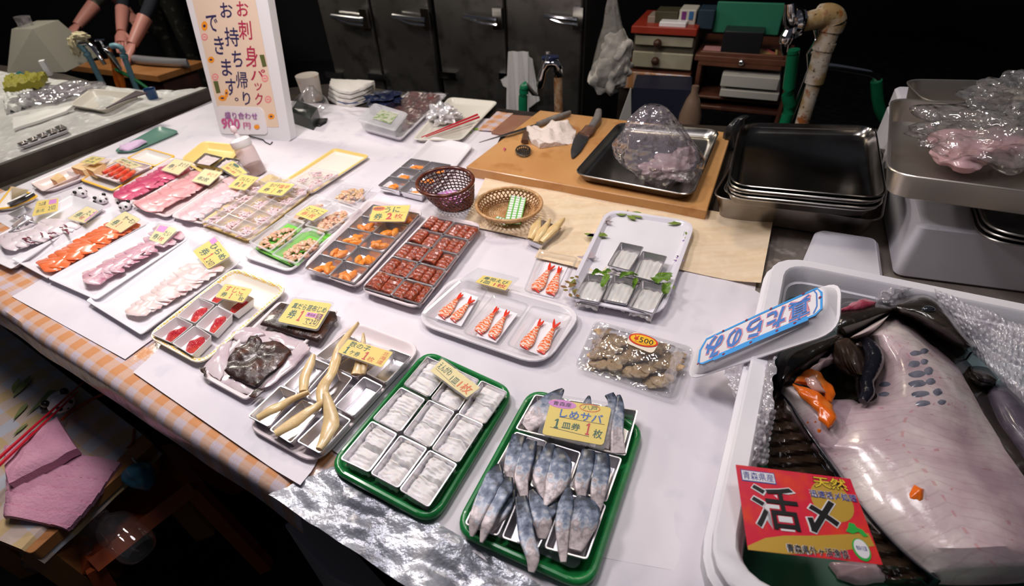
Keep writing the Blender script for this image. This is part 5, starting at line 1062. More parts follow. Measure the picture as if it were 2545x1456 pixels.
slab_piece('fish_scrap', cC, [(318, 1180), (330, 1165), (345, 1180), (330, 1200)], BZ+.0005, .003, redm, 'tiny red scrap of fish on the left of the cutting board', 'scrap', sub=2)
def pan(q, h, m, label, slope=.012, r=.035, rim=.004, group=None, name='steel_tray', th=.0015):
    b = MB(); b.loft([rq(q, slope+.01, r, -h), rq(q, slope, r, -h+.006), rq(q, rim, r, -.006), rq(q, 0, r, -.004), rq(q, -.001, r, -.0015), rq(q, .001, r, 0), rq(q, rim, r, -.0015), rq(q, rim+th, r, -.006), rq(q, slope+th, r, -h+.008), rq(q, slope+.01, r, -h+.0025)])
    return tag(b.build(name, m), label, 'tray', group)
pan(Q(cI_, [(1424, 430), (1722, 486), (1790, 322), (1538, 302)], BZ+.030), .028, steel, 'steel tray on the cutting board holding a knotted plastic bag', r=.04)
# plastic bag on that tray
bagm = film('bag_film', haze=.17, gloss=.34, rough=.09, bump=(20, 1.0, .035), col=(.75, .68, .78))
y0 = P(1650, 440, BZ).y
def bag(name, prof, y0, m, label, amp=.22, n=40, seed=0, depth=.7, cat='plastic bag', facets=5):
    loops = []
    for k, (v, xa, xb) in enumerate(prof):
        A, B_ = PY(xa, v, y0), PY(xb, v, y0); c = (A+B_)/2; r = (B_-A).length/2; lp = []
        for i in range(n):
            a = 2*math.pi*i/n; d = Vector((math.cos(a), math.sin(a)*depth, 0)); nz = 1+amp*noise.noise(Vector((math.cos(a)*2.2+seed, math.sin(a)*2.2, k*.35)))+amp*.5*(abs(math.sin(a*facets+k*.3))-.6)
            lp.append(c+d*r*nz)
        loops.append(lp)
    b = MB(); b.loft(loops, True, True); return tag(b.build(name, m, smooth=60), label, cat)
bagprof = [(446, 1596, 1712), (436, 1585, 1726), (415, 1555, 1745), (390, 1534, 1748), (365, 1532, 1735), (340, 1545, 1712), (315, 1556, 1690), (290, 1568, 1668), (272, 1588, 1656), (262, 1600, 1642)]
bag('plastic_bag', bagprof, y0, bagm, 'clear plastic bag of fish trimmings standing on the steel tray')
b = MB(); b.blob(PY(1668, 412, y0+.01), (.062, .05, .028), amp=.3, sc=2, seed=4, sub=4); b.blob(PY(1625, 420, y0), (.035, .03, .02), amp=.3, sc=2, seed=6, sub=3); b.blob(PY(1700, 396, y0+.02), (.03, .03, .03), amp=.3, sc=2, seed=9, sub=3)
tag(b.build('fish_trimmings', mat('pinkish_fish_meat', (.50, .33, .36), .25, coat=.4, noise_=[(14, (.62, .52, .55), .4, .65), (20, (.5, .1, .14), .6, .75)], bump=(30, .5, .004))), 'pinkish fish trimmings inside the clear bag on the steel tray', 'fish')
# ------------------------------------------------------------------ stack of steel trays on the right
pan(Q(cI_, [(1768, 488), (2192, 552), (2222, 372), (1868, 330)], TOP+.075), .073, steeld, 'deep steel pan at the bottom of the tray stack', slope=.022, r=.04, name='steel_pan')
pan(Q(cI_, [(1792, 478), (2158, 538), (2200, 372), (1876, 330)], TOP+.086), .060, steeld, 'second steel pan nested inside the deep one under the trays', slope=.024, r=.04, name='steel_pan')
dr = mat('worn_dark_steel', (.26, .245, .23), .22, metal=1, noise_=[(6, (.12, .10, .08), .45, .65), (60, (.34, .25, .22), .66, .74)], bump=(12, .06, .002))
stq0 = Q(cI_, [(1810, 458), (2206, 494), (2176, 312), (1842, 304)], TOP+.150)
for k in range(5):
    pan([p+Vector((.002*math.sin(k*2), .002*math.cos(k*3), -.0085*(4-k))) for p in stq0], .030, dr if k == 4 else steel, ['lowest of the five stacked shallow steel trays', 'second from the bottom of the five stacked shallow steel trays', 'middle one of the five stacked shallow steel trays', 'second from the top of the five stacked shallow steel trays', 'topmost of the five stacked shallow steel trays, dark and stained inside'][k], r=.05, slope=.012)
# grey white foam boxes on the right
greyf = mat('grey_white_foam_box', (.62, .61, .67), .5, noise_=[(7, (.68, .67, .72), .4, .7), (18, (.30, .28, .27), .68, .8)], bump=(300, .25, .0008))
A = P(2217, 688); Bf = P(2224, 213, TOP+.19); Bf.z = TOP; dx = Vector((.86, -.30, 0)).normalized()
bxq = [A, A+dx*.9, Bf+dx*.9, Bf]
t = thing('foam_box', qc(bxq), 'large grey white foam box on the right carrying the aluminium trays', 'foam box')
b = MB(); b.slab(lift(bxq, .135), .133, .02, bev=.006); b.build('body', greyf, t)
b = MB(); iq = [bxq[0]+(bxq[3]-bxq[0])*.16, bxq[1]+(bxq[2]-bxq[1])*.16, bxq[2], bxq[3]]; b.slab(lift(iq, .190), .056, .02, bev=.006); b.build('lid', greyf, t)
b = MB(); b.slab(Q(cI_, [(1990, 660), (2200, 702), (2185, 590), (2030, 566)], TOP+.040), .038, .02, bev=.008); tag(b.build('foam_block', greyf), 'low grey white foam block behind the fish box, left of the large box', 'foam block')
alm = mat('matt_aluminium', (.60, .56, .52), .32, metal=.9, noise_=(5, (.70, .62, .52), .4, .7))
zz = TOP+.190+.062
pan(Q(cI_, [(2204, 428), (2760, 502), (2800, 300), (2214, 240)], zz), .060, alm, 'large deep aluminium tray with a bag of pink meat on the foam box', slope=.016, r=.05, name='aluminium_tray', rim=.006)
pan(Q(cI_, [(2300, 252), (2800, 280), (2800, 205), (2243, 195)], zz-.002), .060, alm, 'second aluminium tray behind the one with the meat bag', slope=.014, r=.05, name='aluminium_tray', rim=.006)
for k in range(3):
    pan([p+UP*.010*k for p in Q(cI_, [(2432+4*k, 592), (2620, 622), (2620, 505), (2400, 478)], TOP+.150)], .012, steeld, ['lowest', 'middle', 'topmost'][k]+' small steel tray wedged under the aluminium tray at the right edge', r=.05, slope=.008)
b = MB(); ym = P(2450, 385, TOP+.2).y
mt = mat('bagged_pink_meat', (.66, .40, .42), .3, noise_=[(9, (.62, .58, .56), .45, .62), (13, (.66, .07, .12), .6, .75)], bump=(30, .5, .004), coat=.4)
mc = P(2440, 400, TOP+.215); b.blob(mc+Vector((.03, .02, .022)), (.12, .07, .034), amp=.2, sc=1.6, seed=3, sub=4, rz=-.2); b.blob(mc+Vector((-.05, 0, .012)), (.05, .045, .025), amp=.25, sc=1.6, seed=5, sub=4)
tag(b.build('pink_meat', mt), 'pink and white meat inside the clear bag in the large aluminium tray', 'meat')
wrapm = film('crinkled_bag', haze=.13, gloss=.34, rough=.08, bump=(22, 1.0, .03), col=(.7, .68, .66))
b = MB(); b.blob(mc+Vector((.05, .03, .04)), (.165, .105, .055), amp=.24, sc=2.6, seed=13, sub=5, rz=-.2); b.blob(mc+Vector((.10, .08, .10)), (.10, .07, .05), amp=.35, sc=3, seed=19, sub=5)
tag(b.build('plastic_bag', wrapm), 'crumpled clear plastic bag around the pink meat in the aluminium tray', 'plastic bag')
b = MB(); cc = P(2205, 388, TOP); b.lathe(cc, [(.030, 0), (.033, .004), (.033, .112), (.029, .120), (.030, .123), (.027, .121), (.025, .116)], 24); tag(b.build('drink_can', mat('gold_can', (.35, .20, .05), .3, metal=.8, noise_=(30, (.5, .36, .12), .5, .7))), 'gold drink can between the tray stack and the foam box', 'can')
# ================================================================== standing sign
def PLN(u, v, p0, n):
    d = _f*FPX + _r*(u-PW/2) - _u*(v-PH/2); return CAM + d*((p0-CAM).dot(n)/d.dot(n))
SL, SR = P(546, 339), P(722, 353)
sx_ = (SR-SL).normalized(); back = Vector((-sx_.y, sx_.x, 0)); lean = (UP*math.cos(.16)+back*math.sin(.16)); sn = sx_.cross(lean).normalized()
if sn.dot(CAM-SL) < 0: sn = -sn
def SP(x, y, off=0.0): return PLN(*cB(x, y), SL, sn)+sn*off
t = thing('standing_sign', (SL+SR)/2, 'tall white foam-framed sign with handwritten red and dark blue Japanese writing on beige card', 'sign')
q = [SP(318, 1082), SP(872, 1122), SP(700, 95), SP(64, 95)]; q[2] = q[1]+(q[2]-q[1])*1.35; q[3] = q[0]+(q[3]-q[0])*1.35
b = MB(); b.loft([rq([p-sn*.035 for p in q], 0, .02), rq(q, 0, .02), rq(q, .006, .02)], True, True); b.build('foam_board', whitep, t)
q2 = [SP(325, 1000, .001), SP(775, 1005, .001), SP(606, 95, .001), SP(112, 95, .001)]; q2[2] = q2[1]+(q2[2]-q2[1])*1.3; q2[3] = q2[0]+(q2[3]-q2[0])*1.3
sgm = [mat('beige_card', (.80, .62, .47), .6), mat('dark_blue_ink', (.03, .025, .10), .6), mat('crimson_ink', (.45, .03, .08), .6), mat('orange_sticker', (.92, .33, .02), .5), mat('pink_sticker', (.85, .28, .30), .5), mat('moss_sticker', (.11, .13, .04), .5), mat('foam_white', (.82, .79, .80), .4), mat('violet_ink', (.30, .06, .32), .6), mat('magenta_ink', (.62, .10, .30), .6)]
b = MB(); b.add(q2, [[0, 1, 2, 3]], 0)
def sch(ch, x0, y0, x1, y1, mi, off=.0016, bold=.012, sk=0.10):
    h = (y1-y0); qq = [SP(x0+h*sk*1.0, y1, off), SP(x1+h*sk*1.0, y1+(x1-x0)*.03, off), SP(x1, y0+(x1-x0)*.03, off), SP(x0, y0, off)]
    b.text(ch, qq, (0, 0, 1, 1), mi, lift=0, bold=bold, nrm=sn)
for a in [('お', 435, 10, 530, 128, 2), ('刺', 448, 160, 552, 312, 2), ('身', 500, 360, 600, 530, 2), ('パ', 545, 545, 665, 635, 2), ('ッ', 580, 655, 640, 715, 2), ('ク', 582, 735, 645, 830, 2),
          ('お', 305, 20, 405, 140, 1), ('持', 340, 215, 452, 365, 1), ('ち', 400, 400, 480, 530, 1), ('帰', 430, 565, 522, 700, 1), ('り', 485, 725, 545, 830, 1),
          ('で', 195, 115, 285, 250, 1), ('き', 258, 285, 335, 430, 1), ('ま', 315, 465, 395, 600, 1), ('す', 350, 620, 430, 755, 1), ('。', 425, 770, 455, 800, 1)]: sch(*a)
def sdisc(x, y, rx, ry, mi, off=.0018): b.add([SP(x+rx*math.cos(a), y+ry*math.sin(a), off) for a in [2*math.pi*k/20 for k in range(20)]], [list(range(20))], mi)
for x, y, rx, ry in [(188, 205, 24, 38), (240, 472, 25, 25), (330, 775, 32, 22), (362, 735, 14, 32), (715, 920, 25, 22)]: sdisc(x, y, rx, ry, 3); sdisc(x, y, rx*.45, ry*.3, 1, .0022)
for x, y in [(188, 292), (272, 608), (665, 620), (690, 785)]: sdisc(x, y, 26, 28, 4); sdisc(x, y, 17, 17, 0, .002); sdisc(x, y, 14, 6, 4, .0023)
for x, y in [(285, 690), (650, 482)]: b.add([SP(x-28, y-48, .0018), SP(x+8, y-50, .0018), SP(x+30, y+42, .0018), SP(x-2, y+48, .0018)], [[0, 1, 2, 3]], 5)
b.build('beige_card', sgm, t, fixn=False)
q3 = [SP(318, 1055, .004), SP(695, 1062, .004), SP(650, 848, .004), SP(282, 832, .004)]
b = MB(); b.loft([rq([p-sn*.003 for p in q3], 0, .02), rq(q3, 0, .02), rq(q3, .003, .02)], True, True, mi=6)
for a in [('盛り合わせ', 352, 880, 610, 935, 7, .007, .01, .1), ('900', 325, 930, 470, 1015, 8, .007, .02, .1), ('円', 500, 965, 555, 1015, 8, .007, .01, .1)]: sch(*a)
sdisc(608, 1000, 22, 17, 3, .007); b.build('price_plate', sgm, t, fixn=False)
b = MB(); b.tube([SP(540, 1072, .003), SP(665, 1098, .012), P(*cB(668, 1125), TOP+.004), P(*cB(705, 1142), TOP+.004), P(*cB(722, 1122), TOP+.006)], .0022, 6); b.build('wire_stand', blackp, t)
# ================================================================== things at the back of the counter
b = MB(); cc = P(*cB(1050, 795)); b.lathe(cc, [(.036, 0), (.04, .004), (.048, .105), (.049, .108), (.046, .106)], 26); tag(b.build('paper_cup', mat('patterned_cup', (.62, .56, .50), .5, noise_=(22, (.62, .25, .08), .60, .7))), 'off-white patterned paper cup standing behind the sign', 'cup')
bag('plastic_bag', [(278, 712, 800), (268, 716, 812), (248, 728, 806), (230, 748, 790), (214, 764, 780)], P(750, 290).y, wrap, 'crumpled clear bag over the dark box behind the sign')
b = MB(); q = Q(cB, [(860, 880), (1020, 935), (1080, 850), (920, 790)], TOP+.05); b.slab(q, .048, .006); tag(b.build('dark_box', mat('dark_green_box', (.02, .025, .022), .3)), 'small dark box in clear plastic right of the sign', 'box')
slab_piece('black_scoop', cB, [(1000, 965), (1060, 940), (1160, 942), (1150, 970), (1100, 1000), (1020, 998)], TOP+.004, .010, blackp, 'small black scoop lying on the white paper behind the trays', 'scoop', bump_=.001, amp=.001)
tw = mat('white_towel', (.72, .69, .64), .9, bump=(90, .6, .003), noise_=(3, (.66, .63, .58), .4, .7))
t = thing('folded_towel', P(*cB(1340, 830)), 'folded white towel with a blue stripe at the back of the counter', 'towel')
for k in range(4):
    pts = [(1165+4*k, 790-32*k), (1240, 835-34*k), (1340, 850-34*k), (1480-10*k, 800-30*k), (1535, 720-20*k), (1420, 690-12*k), (1290, 690-14*k), (1190, 720-26*k)]
    slab_piece('towel_fold', cB, pts, TOP+.002+.017*k, .020, tw, None, None, parent=t, bump_=.004, seed=k+20, prof=.25)
b = MB(); b.tube([P(*cB(1240, 800), TOP+.045), P(*cB(1300, 822), TOP+.045), P(*cB(1400, 812), TOP+.046)], .004, 6, flat=.4); b.build('blue_stripe', mat('towel_blue', (.03, .05, .16), .8), t)
b = MB(); q = Q(cB, [(1470, 800), (1590, 850), (1740, 760), (1600, 720)], TOP+.055); b.slab(q, .053, .008); b.blob(qc(q)+UP*.004, (.07, .05, .02), amp=.4, seed=8, sub=3); tag(b.build('dark_blue_package', mat('dark_blue_bag', (.012, .018, .05), .25, coat=.5, bump=(20, .8, .01))), 'dark blue package in shiny plastic at the back beside the towel', 'package')
tray('foam_tray', Q(cB, [(1420, 1010), (1740, 1098), (2110, 740), (1790, 730)], TOP+.022), .020, foam, 'white foam tray of dark red meat wrapped in cling film at the back', r=.025)
R = random.Random(3); dm = mat('dark_red_meat', (.20, .020, .018), .25, coat=.5, noise_=(22, (.38, .10, .08), .5, .68), bump=(40, .6, .004))
mq = Q(cB, [(1560, 985), (1760, 1040), (2060, 770), (1810, 745)], TOP+.012)
for j in range(4):
    for i in range(2):
        b = MB(); qq = sq(mq, i/2+.02, j/4+.02, i/2+.48, j/4+.23); b.patch(qq, 8, 8, .016, h=lambda u, v: .016+.004*noise.noise(Vector((u*4, v*4, j+i*3)))-.004*abs(2*u-1)**4); tag(b.build('red_meat_piece', dm), f'dark red meat piece under cling film, {["left", "right"][i]} column, {ORD[j]} row', 'meat', 'dark red meat pieces')
b = MB(); b.patch(Q(cB, [(1440, 1000), (1740, 1085), (2120, 740), (1790, 722)], TOP+.030), 22, 30, .0004, h=lambda u, v: .006*noise.noise(Vector((u*8, v*12, 0)))+(.012*noise.noise(Vector((u*9, v*9, 2))) if v > .85 else 0)+.002); tag(b.build('cling_film', wrap), 'shiny cling film over the dark red meat tray', 'cling film')
q = Q(cB, [(1395, 955), (1690, 1040), (1795, 905), (1530, 825)], TOP+.055); t = thing('food_container', qc(q)-UP*.05, 'square clear container with white rimmed lid and green label on the meat tray', 'container')
b = MB(); b.loft([rq(q, .010, .012, -.030), rq(q, .004, .012, -.004), rq(q, 0, .012, 0)], True, False); b.build('base', frost, t)
b = MB(); b.loft([rq(q, 0, .012, 0), rq(q, -.002, .012, .003), rq(q, .002, .012, .007), rq(q, .012, .012, .006), rq(q, .016, .01, .003)], True, True); b.build('lid', frost, t)
b = MB(); b.add(lift(sq(q, .3, .25, .8, .8), .0045), [[0, 1, 2, 3]], 0); b.build('label', mat('green_grey_label', (.50, .52, .40), .5, noise_=(60, (.2, .3, .1), .5, .6)), t)
# floral tray, foil ball, red chopsticks
fq = Q(cB, [(1820, 1100), (2215, 1105), (2510, 800), (2120, 765)], TOP+.020)
cr = mat('cream_ceramic', (.78, .75, .66), .2, coat=.3)
o = tray('floral_tray', fq, .018, cr, 'cream tray with painted green leaves holding foil and red chopsticks', r=.03, slope=.016, rim=.008)
b = MB(); R = random.Random(15); fqq = lift(fq, -.0165)
for (u, v) in [(.12, .30), (.35, .15), (.72, .14), (.9, .35), (.12, .8), (.45, .75), (.82, .82), (.6, .5), (.55, .12)]:
    for k in range(7): leaf(b, fqq, u+R.uniform(-.05, .05), v+R.uniform(-.06, .06), .034*R.uniform(.6, 1), R.uniform(0, 6.28), .009, R.choice([0, 0, 1, 2]), .0004)
b.build('painted_leaves', [mat('leaf_print', (.28, .50, .05), .3), mat('blue_print', (.45, .68, .66), .3), mat('stem_print', (.35, .22, .05), .3)], o, fixn=False)
b = MB(); b.blob(P(*cB(2065, 905), TOP+.035), (.052, .045, .034), amp=.32, sc=3.4, seed=2, sub=5); b.blob(P(*cB(2160, 915), TOP+.02), (.03, .02, .014), amp=.3, sc=3.4, seed=3, sub=4); tag(b.build('foil_ball', mat('white_foil', (.80, .79, .80), .3, metal=.55, bump=(30, 1., .01)), smooth=20), 'crumpled ball of pale foil on the floral tray', 'foil')
red = mat('red_lacquer', (.55, .012, .03), .25, coat=.4)
for k, (a, c_) in enumerate([((1900, 1085), (2345, 905)), ((1935, 1082), (2358, 925))]):
    b = MB(); b.tube([P(*cB(*a), TOP+.016), P(*cB(*c_), TOP+.034)], [.0018, .0042], 8); tag(b.build('chopstick', red), 'red chopstick on the floral tray, the '+['upper', 'lower'][k]+' of the pair', 'chopstick', 'chopsticks on the floral tray')
# ================================================================== foam fish box with the big flatfish
HB = .120; zb = TOP+HB
FLw = P(1958, 655, zb); NLw = P(1822, 1415, zb); Xd = (P(2516, 769, zb)-FLw).normalized()
inq = [NLw, NLw+Xd*1.0, FLw+Xd*1.0, FLw]
whitef = mat('dirty_white_foam', (.82, .79, .82), .5, noise_=[(6, (.72, .71, .76), .4, .7), (24, (.50, .36, .24), .70, .80)], bump=(260, .25, .0008))
t = thing('fish_box', qc(inq)-UP*HB, 'long white foam fish box with rounded rim holding the gutted flatfish', 'foam box')
b = MB()
b.loft([rq(inq, -.018, .05, -HB+.001), rq(inq, -.024, .05, -.050), rq(inq, -.034, .05, -.047), rq(inq, -.035, .05, -.022), rq(inq, -.027, .05, -.019), rq(inq, -.028, .05, -.003), rq(inq, -.025, .05, 0), rq(inq, -.004, .045, 0), rq(inq, 0, .045, -.004),
        rq(inq, .006, .045, -.030), rq(inq, .010, .045, -.032), rq(inq, .022, .045, -HB+.022), rq(inq, .034, .045, -HB+.014)])
b.build('body', whitef, t)
b = MB(); b.loft([rq(inq, .0225, .045, -HB+.021), rq(inq, .0075, .045, -.034), rq(inq, .009, .045, -.034), rq(inq, .024, .045, -HB+.022), rq(inq, .036, .045, -HB+.016)], False, True)
b.build('film_liner', mat('blue_green_liner', (.24, .38, .38), .3, coat=.3, noise_=(4, (.33, .42, .46), .4, .7)), t)
b = MB(); b.patch([bl(inq, .00, .0)-UP*.095, bl(inq, .5, .0)-UP*.095, bl(inq, .5, .4)-UP*.095, bl(inq, .02, .4)-UP*.095], 12, 12, .001, h=lambda u, v: .006*noise.noise(Vector((u*3, v*3, 1)))+(.05*(1-min(1, v*12)))+.03*(1-min(1, u*14)))
tag(b.build('green_film', mat('dark_green_film', (.012, .09, .045), .3, coat=.4)), 'dark green plastic film at the near corner inside the fish box', 'plastic film')
slab_piece('green_leaf_sheet', cN, [(870, 390), (885, 335), (920, 318), (970, 335), (960, 400), (900, 450)], zb-.085, .02, mat('green_sheet', (.035, .16, .06), .4), 'green sheet showing at the far left corner inside the fish box', 'leaf sheet')
def rowsurf(name, c, rows, z0, dome, th, m, n=26, nz=.003, sc=14, seed=0, parent=None, fn=None, sub=5, edge=.5):
    """body surface from rows (xl, yl, xr, yr, height above z0, domeness)"""
    L = [Vector((r[0], r[1], r[4])) for r in rows]; R_ = [Vector((r[2], r[3], r[5] if len(r) > 5 else r[4])) for r in rows]
    Ls, _ = smooth_path(L, [0]*len(L), sub); Rs, _ = smooth_path(R_, [0]*len(R_), sub)
    loops = []
    for k, (a, e) in enumerate(zip(Ls, Rs)):
        lp = []; v = k/(len(Ls)-1)
        for i in range(n+1):
            u = i/n; x = a.x+(e.x-a.x)*u; y = a.y+(e.y-a.y)*u; z = a.z+(e.z-a.z)*u
            ed = 1-abs(2*u-1)**2.6; ev = min(1, v*9, (1-v)*9+.4); hh = z0+z*(1-edge)+z*edge*ed*ev+dome*ed*ev
            if fn: hh += fn(u, v)
            p = P(*c(x, y), hh); p.z += nz*noise.noise(p*sc+Vector((seed, 0, 0)))*ed; lp.append(p)
        loops.append(lp)
    nn_ = len(loops); vs = [p for l in loops for p in l]; K = len(vs); w = n+1; low = [Vector((p.x, p.y, min(p.z-.002, max(z0-.004, p.z-th)))) for p in vs]
    fs = []
    for j in range(nn_-1):
        for i in range(n):
            q_ = j*w+i; fs.append([q_, q_+1, q_+1+w, q_+w]); fs.append([K+q_, K+q_+w, K+q_+1+w, K+q_+1])
        q_ = j*w; fs.append([q_, q_+w, K+q_+w, K+q_]); q_ = j*w+n; fs.append([q_, K+q_, K+q_+w, q_+w])
    for i in range(n): fs.append([i, K+i, K+i+1, i+1]); q_ = (nn_-1)*w+i; fs.append([q_, q_+1, K+q_+1, K+q_])
    uv = [((i % w)/n, (i//w)/(nn_-1)) for i in range(K)]
    b = MB(); b.add(vs+low, fs, 0, uv+uv); return b.build(name, m, parent)
def flesh(nt, tc, last, c4):
    L = nt.links.new
    def M(op, a, b_=None, c_=None):
        n = nt.nodes.new('ShaderNodeMath'); n.operation = op
        for i, x in enumerate((a, b_, c_)):
            if x is None: continue
            if isinstance(x, (int, float)): n.inputs[i].default_value = x
            else: L(x, n.inputs[i])
        return n.outputs[0]
    def ramp(f, st):
        r = nt.nodes.new('ShaderNodeValToRGB'); e = r.color_ramp.elements; e[0].position = st[0][0]; e[0].color = tuple(st[0][1])+(1,); e[1].position = st[-1][0]; e[1].color = tuple(st[-1][1])+(1,)
        for p_, q_ in st[1:-1]: e.new(p_).color = tuple(q_)+(1,)
        L(f, r.inputs[0]); return r.outputs[0]
    def nz(sc, det=6, st=None):
        n = nt.nodes.new('ShaderNodeTexNoise'); n.inputs['Scale'].default_value = sc; n.inputs['Detail'].default_value = det
        if st: mp = nt.nodes.new('ShaderNodeMapping'); mp.inputs['Scale'].default_value = st; L(tc.outputs['UV'], mp.inputs[0]); L(mp.outputs[0], n.inputs['Vector'])
        else: L(tc.outputs['Object'], n.inputs['Vector'])
        return n.outputs['Fac']
    sx = nt.nodes.new('ShaderNodeSeparateXYZ'); L(tc.outputs['UV'], sx.inputs[0]); U_, V_ = sx.outputs[0], sx.outputs[1]
    base = ramp(nz(9), [(.38, (.44, .31, .35)), (.5, (.60, .46, .48)), (.62, (.74, .65, .62))])
    d = M('ABSOLUTE', M('SUBTRACT', U_, .47)); vv = M('ADD', V_, M('MULTIPLY', d, -.16)); vv = M('ADD', vv, M('MULTIPLY', nz(9), .11))
    s = M('SINE', M('MULTIPLY', vv, 210)); ln = M('MULTIPLY', M('GREATER_THAN', s, .86), nz(3, 2, (4, 12, 1)))
    mx = nt.nodes.new('ShaderNodeMix'); mx.data_type = 'RGBA'; L(M('MULTIPLY', ln, .32), mx.inputs[0]); L(base, mx.inputs[6]); mx.inputs[7].default_value = (.33, .17, .20, 1)
    mid = M('MULTIPLY', M('LESS_THAN', d, M('MULTIPLY', nz(20), .022)), M('GREATER_THAN', M('SINE', M('MULTIPLY', V_, 150)), M('MULTIPLY', nz(12), .6)))
    m2 = nt.nodes.new('ShaderNodeMix'); m2.data_type = 'RGBA'; L(M('MULTIPLY', mid, .42), m2.inputs[0]); L(mx.outputs[2], m2.inputs[6]); m2.inputs[7].default_value = (.55, .16, .18, 1)
    bl_ = M('GREATER_THAN', nz(1, 4, (9, 30, 1)), .67); m3 = nt.nodes.new('ShaderNodeMix'); m3.data_type = 'RGBA'; L(M('MULTIPLY', bl_, .45), m3.inputs[0]); L(m2.outputs[2], m3.inputs[6]); m3.inputs[7].default_value = (.42, .08, .10, 1)
    return m3.outputs[2]
fleshm = mat('raw_fish_flesh', (.62, .48, .48), .22, spec=.6, sss=.2, coat=.35, extra=flesh, bump=(26, .55, .004))
skinm = mat('dark_fish_skin_wet', (.018, .014, .011), .22, spec=.7, coat=.6, noise_=[(14, (.045, .035, .025), .45, .7), (60, (.09, .07, .05), .62, .75)], bump=(50, .45, .004))
skinb = mat('blue_black_fin', (.014, .018, .028), .3, coat=.4, bump=(60, .4, .003))
roem = mat('orange_fish_roe', (.85, .16, .01), .22, coat=.5, sss=.2, noise_=(30, (.88, .28, .05), .5, .7), bump=(60, .4, .003))
z5 = TOP+.03
fish = thing('gutted_flatfish', bl(inq, .4, .5)-UP*.09, 'large gutted flatfish with dark skin, its pinkish white inside turned up, in the foam box', 'fish')
# underside skin, a little wider than the flesh
rowsurf('skin', cN, [(1540, 480, 1700, 440, .050), (1420, 600, 1840, 560, .05), (1440, 740, 1960, 680, .045), (1460, 900, 2130, 830, .04), (1400, 1080, 2240, 960, .04), (1100, 1150, 2340, 1150, .03, .035), (1010, 1300, 2440, 1300, .03), (1080, 1500, 2560, 1480, .03), (1230, 1700, 2680, 1650, .03), (1370, 1930, 2800, 1850, .03), (1590, 2150, 2900, 2100, .03), (1840, 2370, 3000, 2300, .03)], z5, .012, .04, skinm, parent=fish, seed=2)
rowsurf('flesh', cN, [(1555, 515, 1655, 478, .066), (1405, 630, 1765, 590, .066), (1440, 720, 1885, 700, .062), (1500, 860, 2060, 860, .058), (1500, 990, 2150, 985, .056), (1430, 1125, 2240, 1180, .050), (1180, 1165, 2320, 1310, .046), (1060, 1400, 2400, 1440, .042), (1131, 1494, 2480, 1560, .042), (1264, 1663, 2580, 1700, .042), (1398, 1895, 2720, 1880, .042), (1621, 2118, 2820, 2110, .042), (1870, 2340, 2920, 2310, .042)], z5+.004, .020, .05, fleshm, n=34, parent=fish, seed=5, nz=.005)
rowsurf('belly_flap', cN, [(836, 1012, 930, 985, .046), (866, 1085, 1140, 1110, .050, .044), (930, 1205, 1420, 1130, .048, .036), (1060, 1400, 1560, 1340, .040, .026), (1140, 1500, 1660, 1460, .036, .02)], z5+.006, .008, .04, fleshm, n=20, parent=fish, seed=9)
rowsurf('throat_flap', cN, [(1300, 690, 1330, 670, .070), (1380, 690, 1420, 610, .074), (1470, 660, 1520, 540, .074), (1560, 560, 1620, 490, .072)], z5+.004, .010, .03, fleshm, n=10, parent=fish, seed=11)
rowsurf('head', cN, [(1550, 450, 1580, 480, .075), (1660, 395, 1680, 530, .085), (1760, 350, 1800, 590, .090), (1840, 335, 1900, 660, .092), (1930, 372, 2000, 720, .088), (2020, 470, 2090, 770, .08), (2120, 600, 2160, 785, .07), (2200, 700, 2216, 760, .06)], z5, .022, .06, skinm, n=20, parent=fish, seed=14, nz=.008)
b = MB(); b.blob(P(*cN(1868, 478), z5+.116), (.011, .007, .005), amp=.05, sub=3); b.build('eye', mat('fish_eye', (.02, .025, .03), .08, coat=1), fish)
rowsurf('gill_side', cN, [(1195, 560, 1215, 640, .062), (1240, 400, 1270, 690, .072), (1380, 395, 1400, 640, .076), (1500, 420, 1520, 570, .076), (1640, 470, 1650, 490, .070)], z5, .014, .06, skinm, n=16, parent=fish, seed=17, nz=.007)
slab_piece('gill_cut', cN, [(1250, 500), (1290, 465), (1340, 440), (1420, 418), (1495, 445), (1440, 480), (1380, 500), (1310, 505)], z5+.082, .012, mat('raw_gill', (.42, .06, .10), .2, coat=.6, noise_=(30, (.62, .32, .36), .45, .65), bump=(90, .6, .004)), None, None, parent=fish, bump_=.004)
rowsurf('lower_jaw', cN, [(790, 1030, 830, 1040, .050), (810, 780, 1010, 940, .056), (960, 700, 1130, 850, .060), (1140, 640, 1240, 760, .066), (1220, 620, 1300, 680, .066)], z5, .014, .05, skinm, n=14, parent=fish, seed=21, nz=.006)
finm = mat('brown_fin', (.060, .035, .022), .35, coat=.3, extra=None, noise_=(50, (.11, .07, .045), .45, .7), bump=(70, .5, .003))
rowsurf('pectoral_fin', cN, [(1170, 690, 1300, 670, .076), (1175, 780, 1390, 740, .080), (1200, 870, 1430, 850, .078), (1290, 930, 1440, 970, .068)], z5+.004, .006, .004, finm, n=20, parent=fish, seed=23, fn=lambda u, v: .0016*math.sin(u*60)*v)
slab_piece('inner_flap', cN, [(1010, 930), (1100, 850), (1190, 800), (1215, 850), (1130, 900), (1060, 940)], z5+.05, .014, fleshm, None, None, parent=fish)
rowsurf('gut_cavity', cN, [(1180, 880, 1420, 900, .024), (1200, 960, 1430, 960, .020), (1230, 1050, 1430, 1060, .022), (1290, 1140, 1440, 1140, .034)], z5, .004, .02, mat('gut_cavity', (.06, .055, .035), .2, coat=.7, noise_=(24, (.25, .24, .17), .5, .7), bump=(50, .6, .004)), n=16, parent=fish, seed=29)
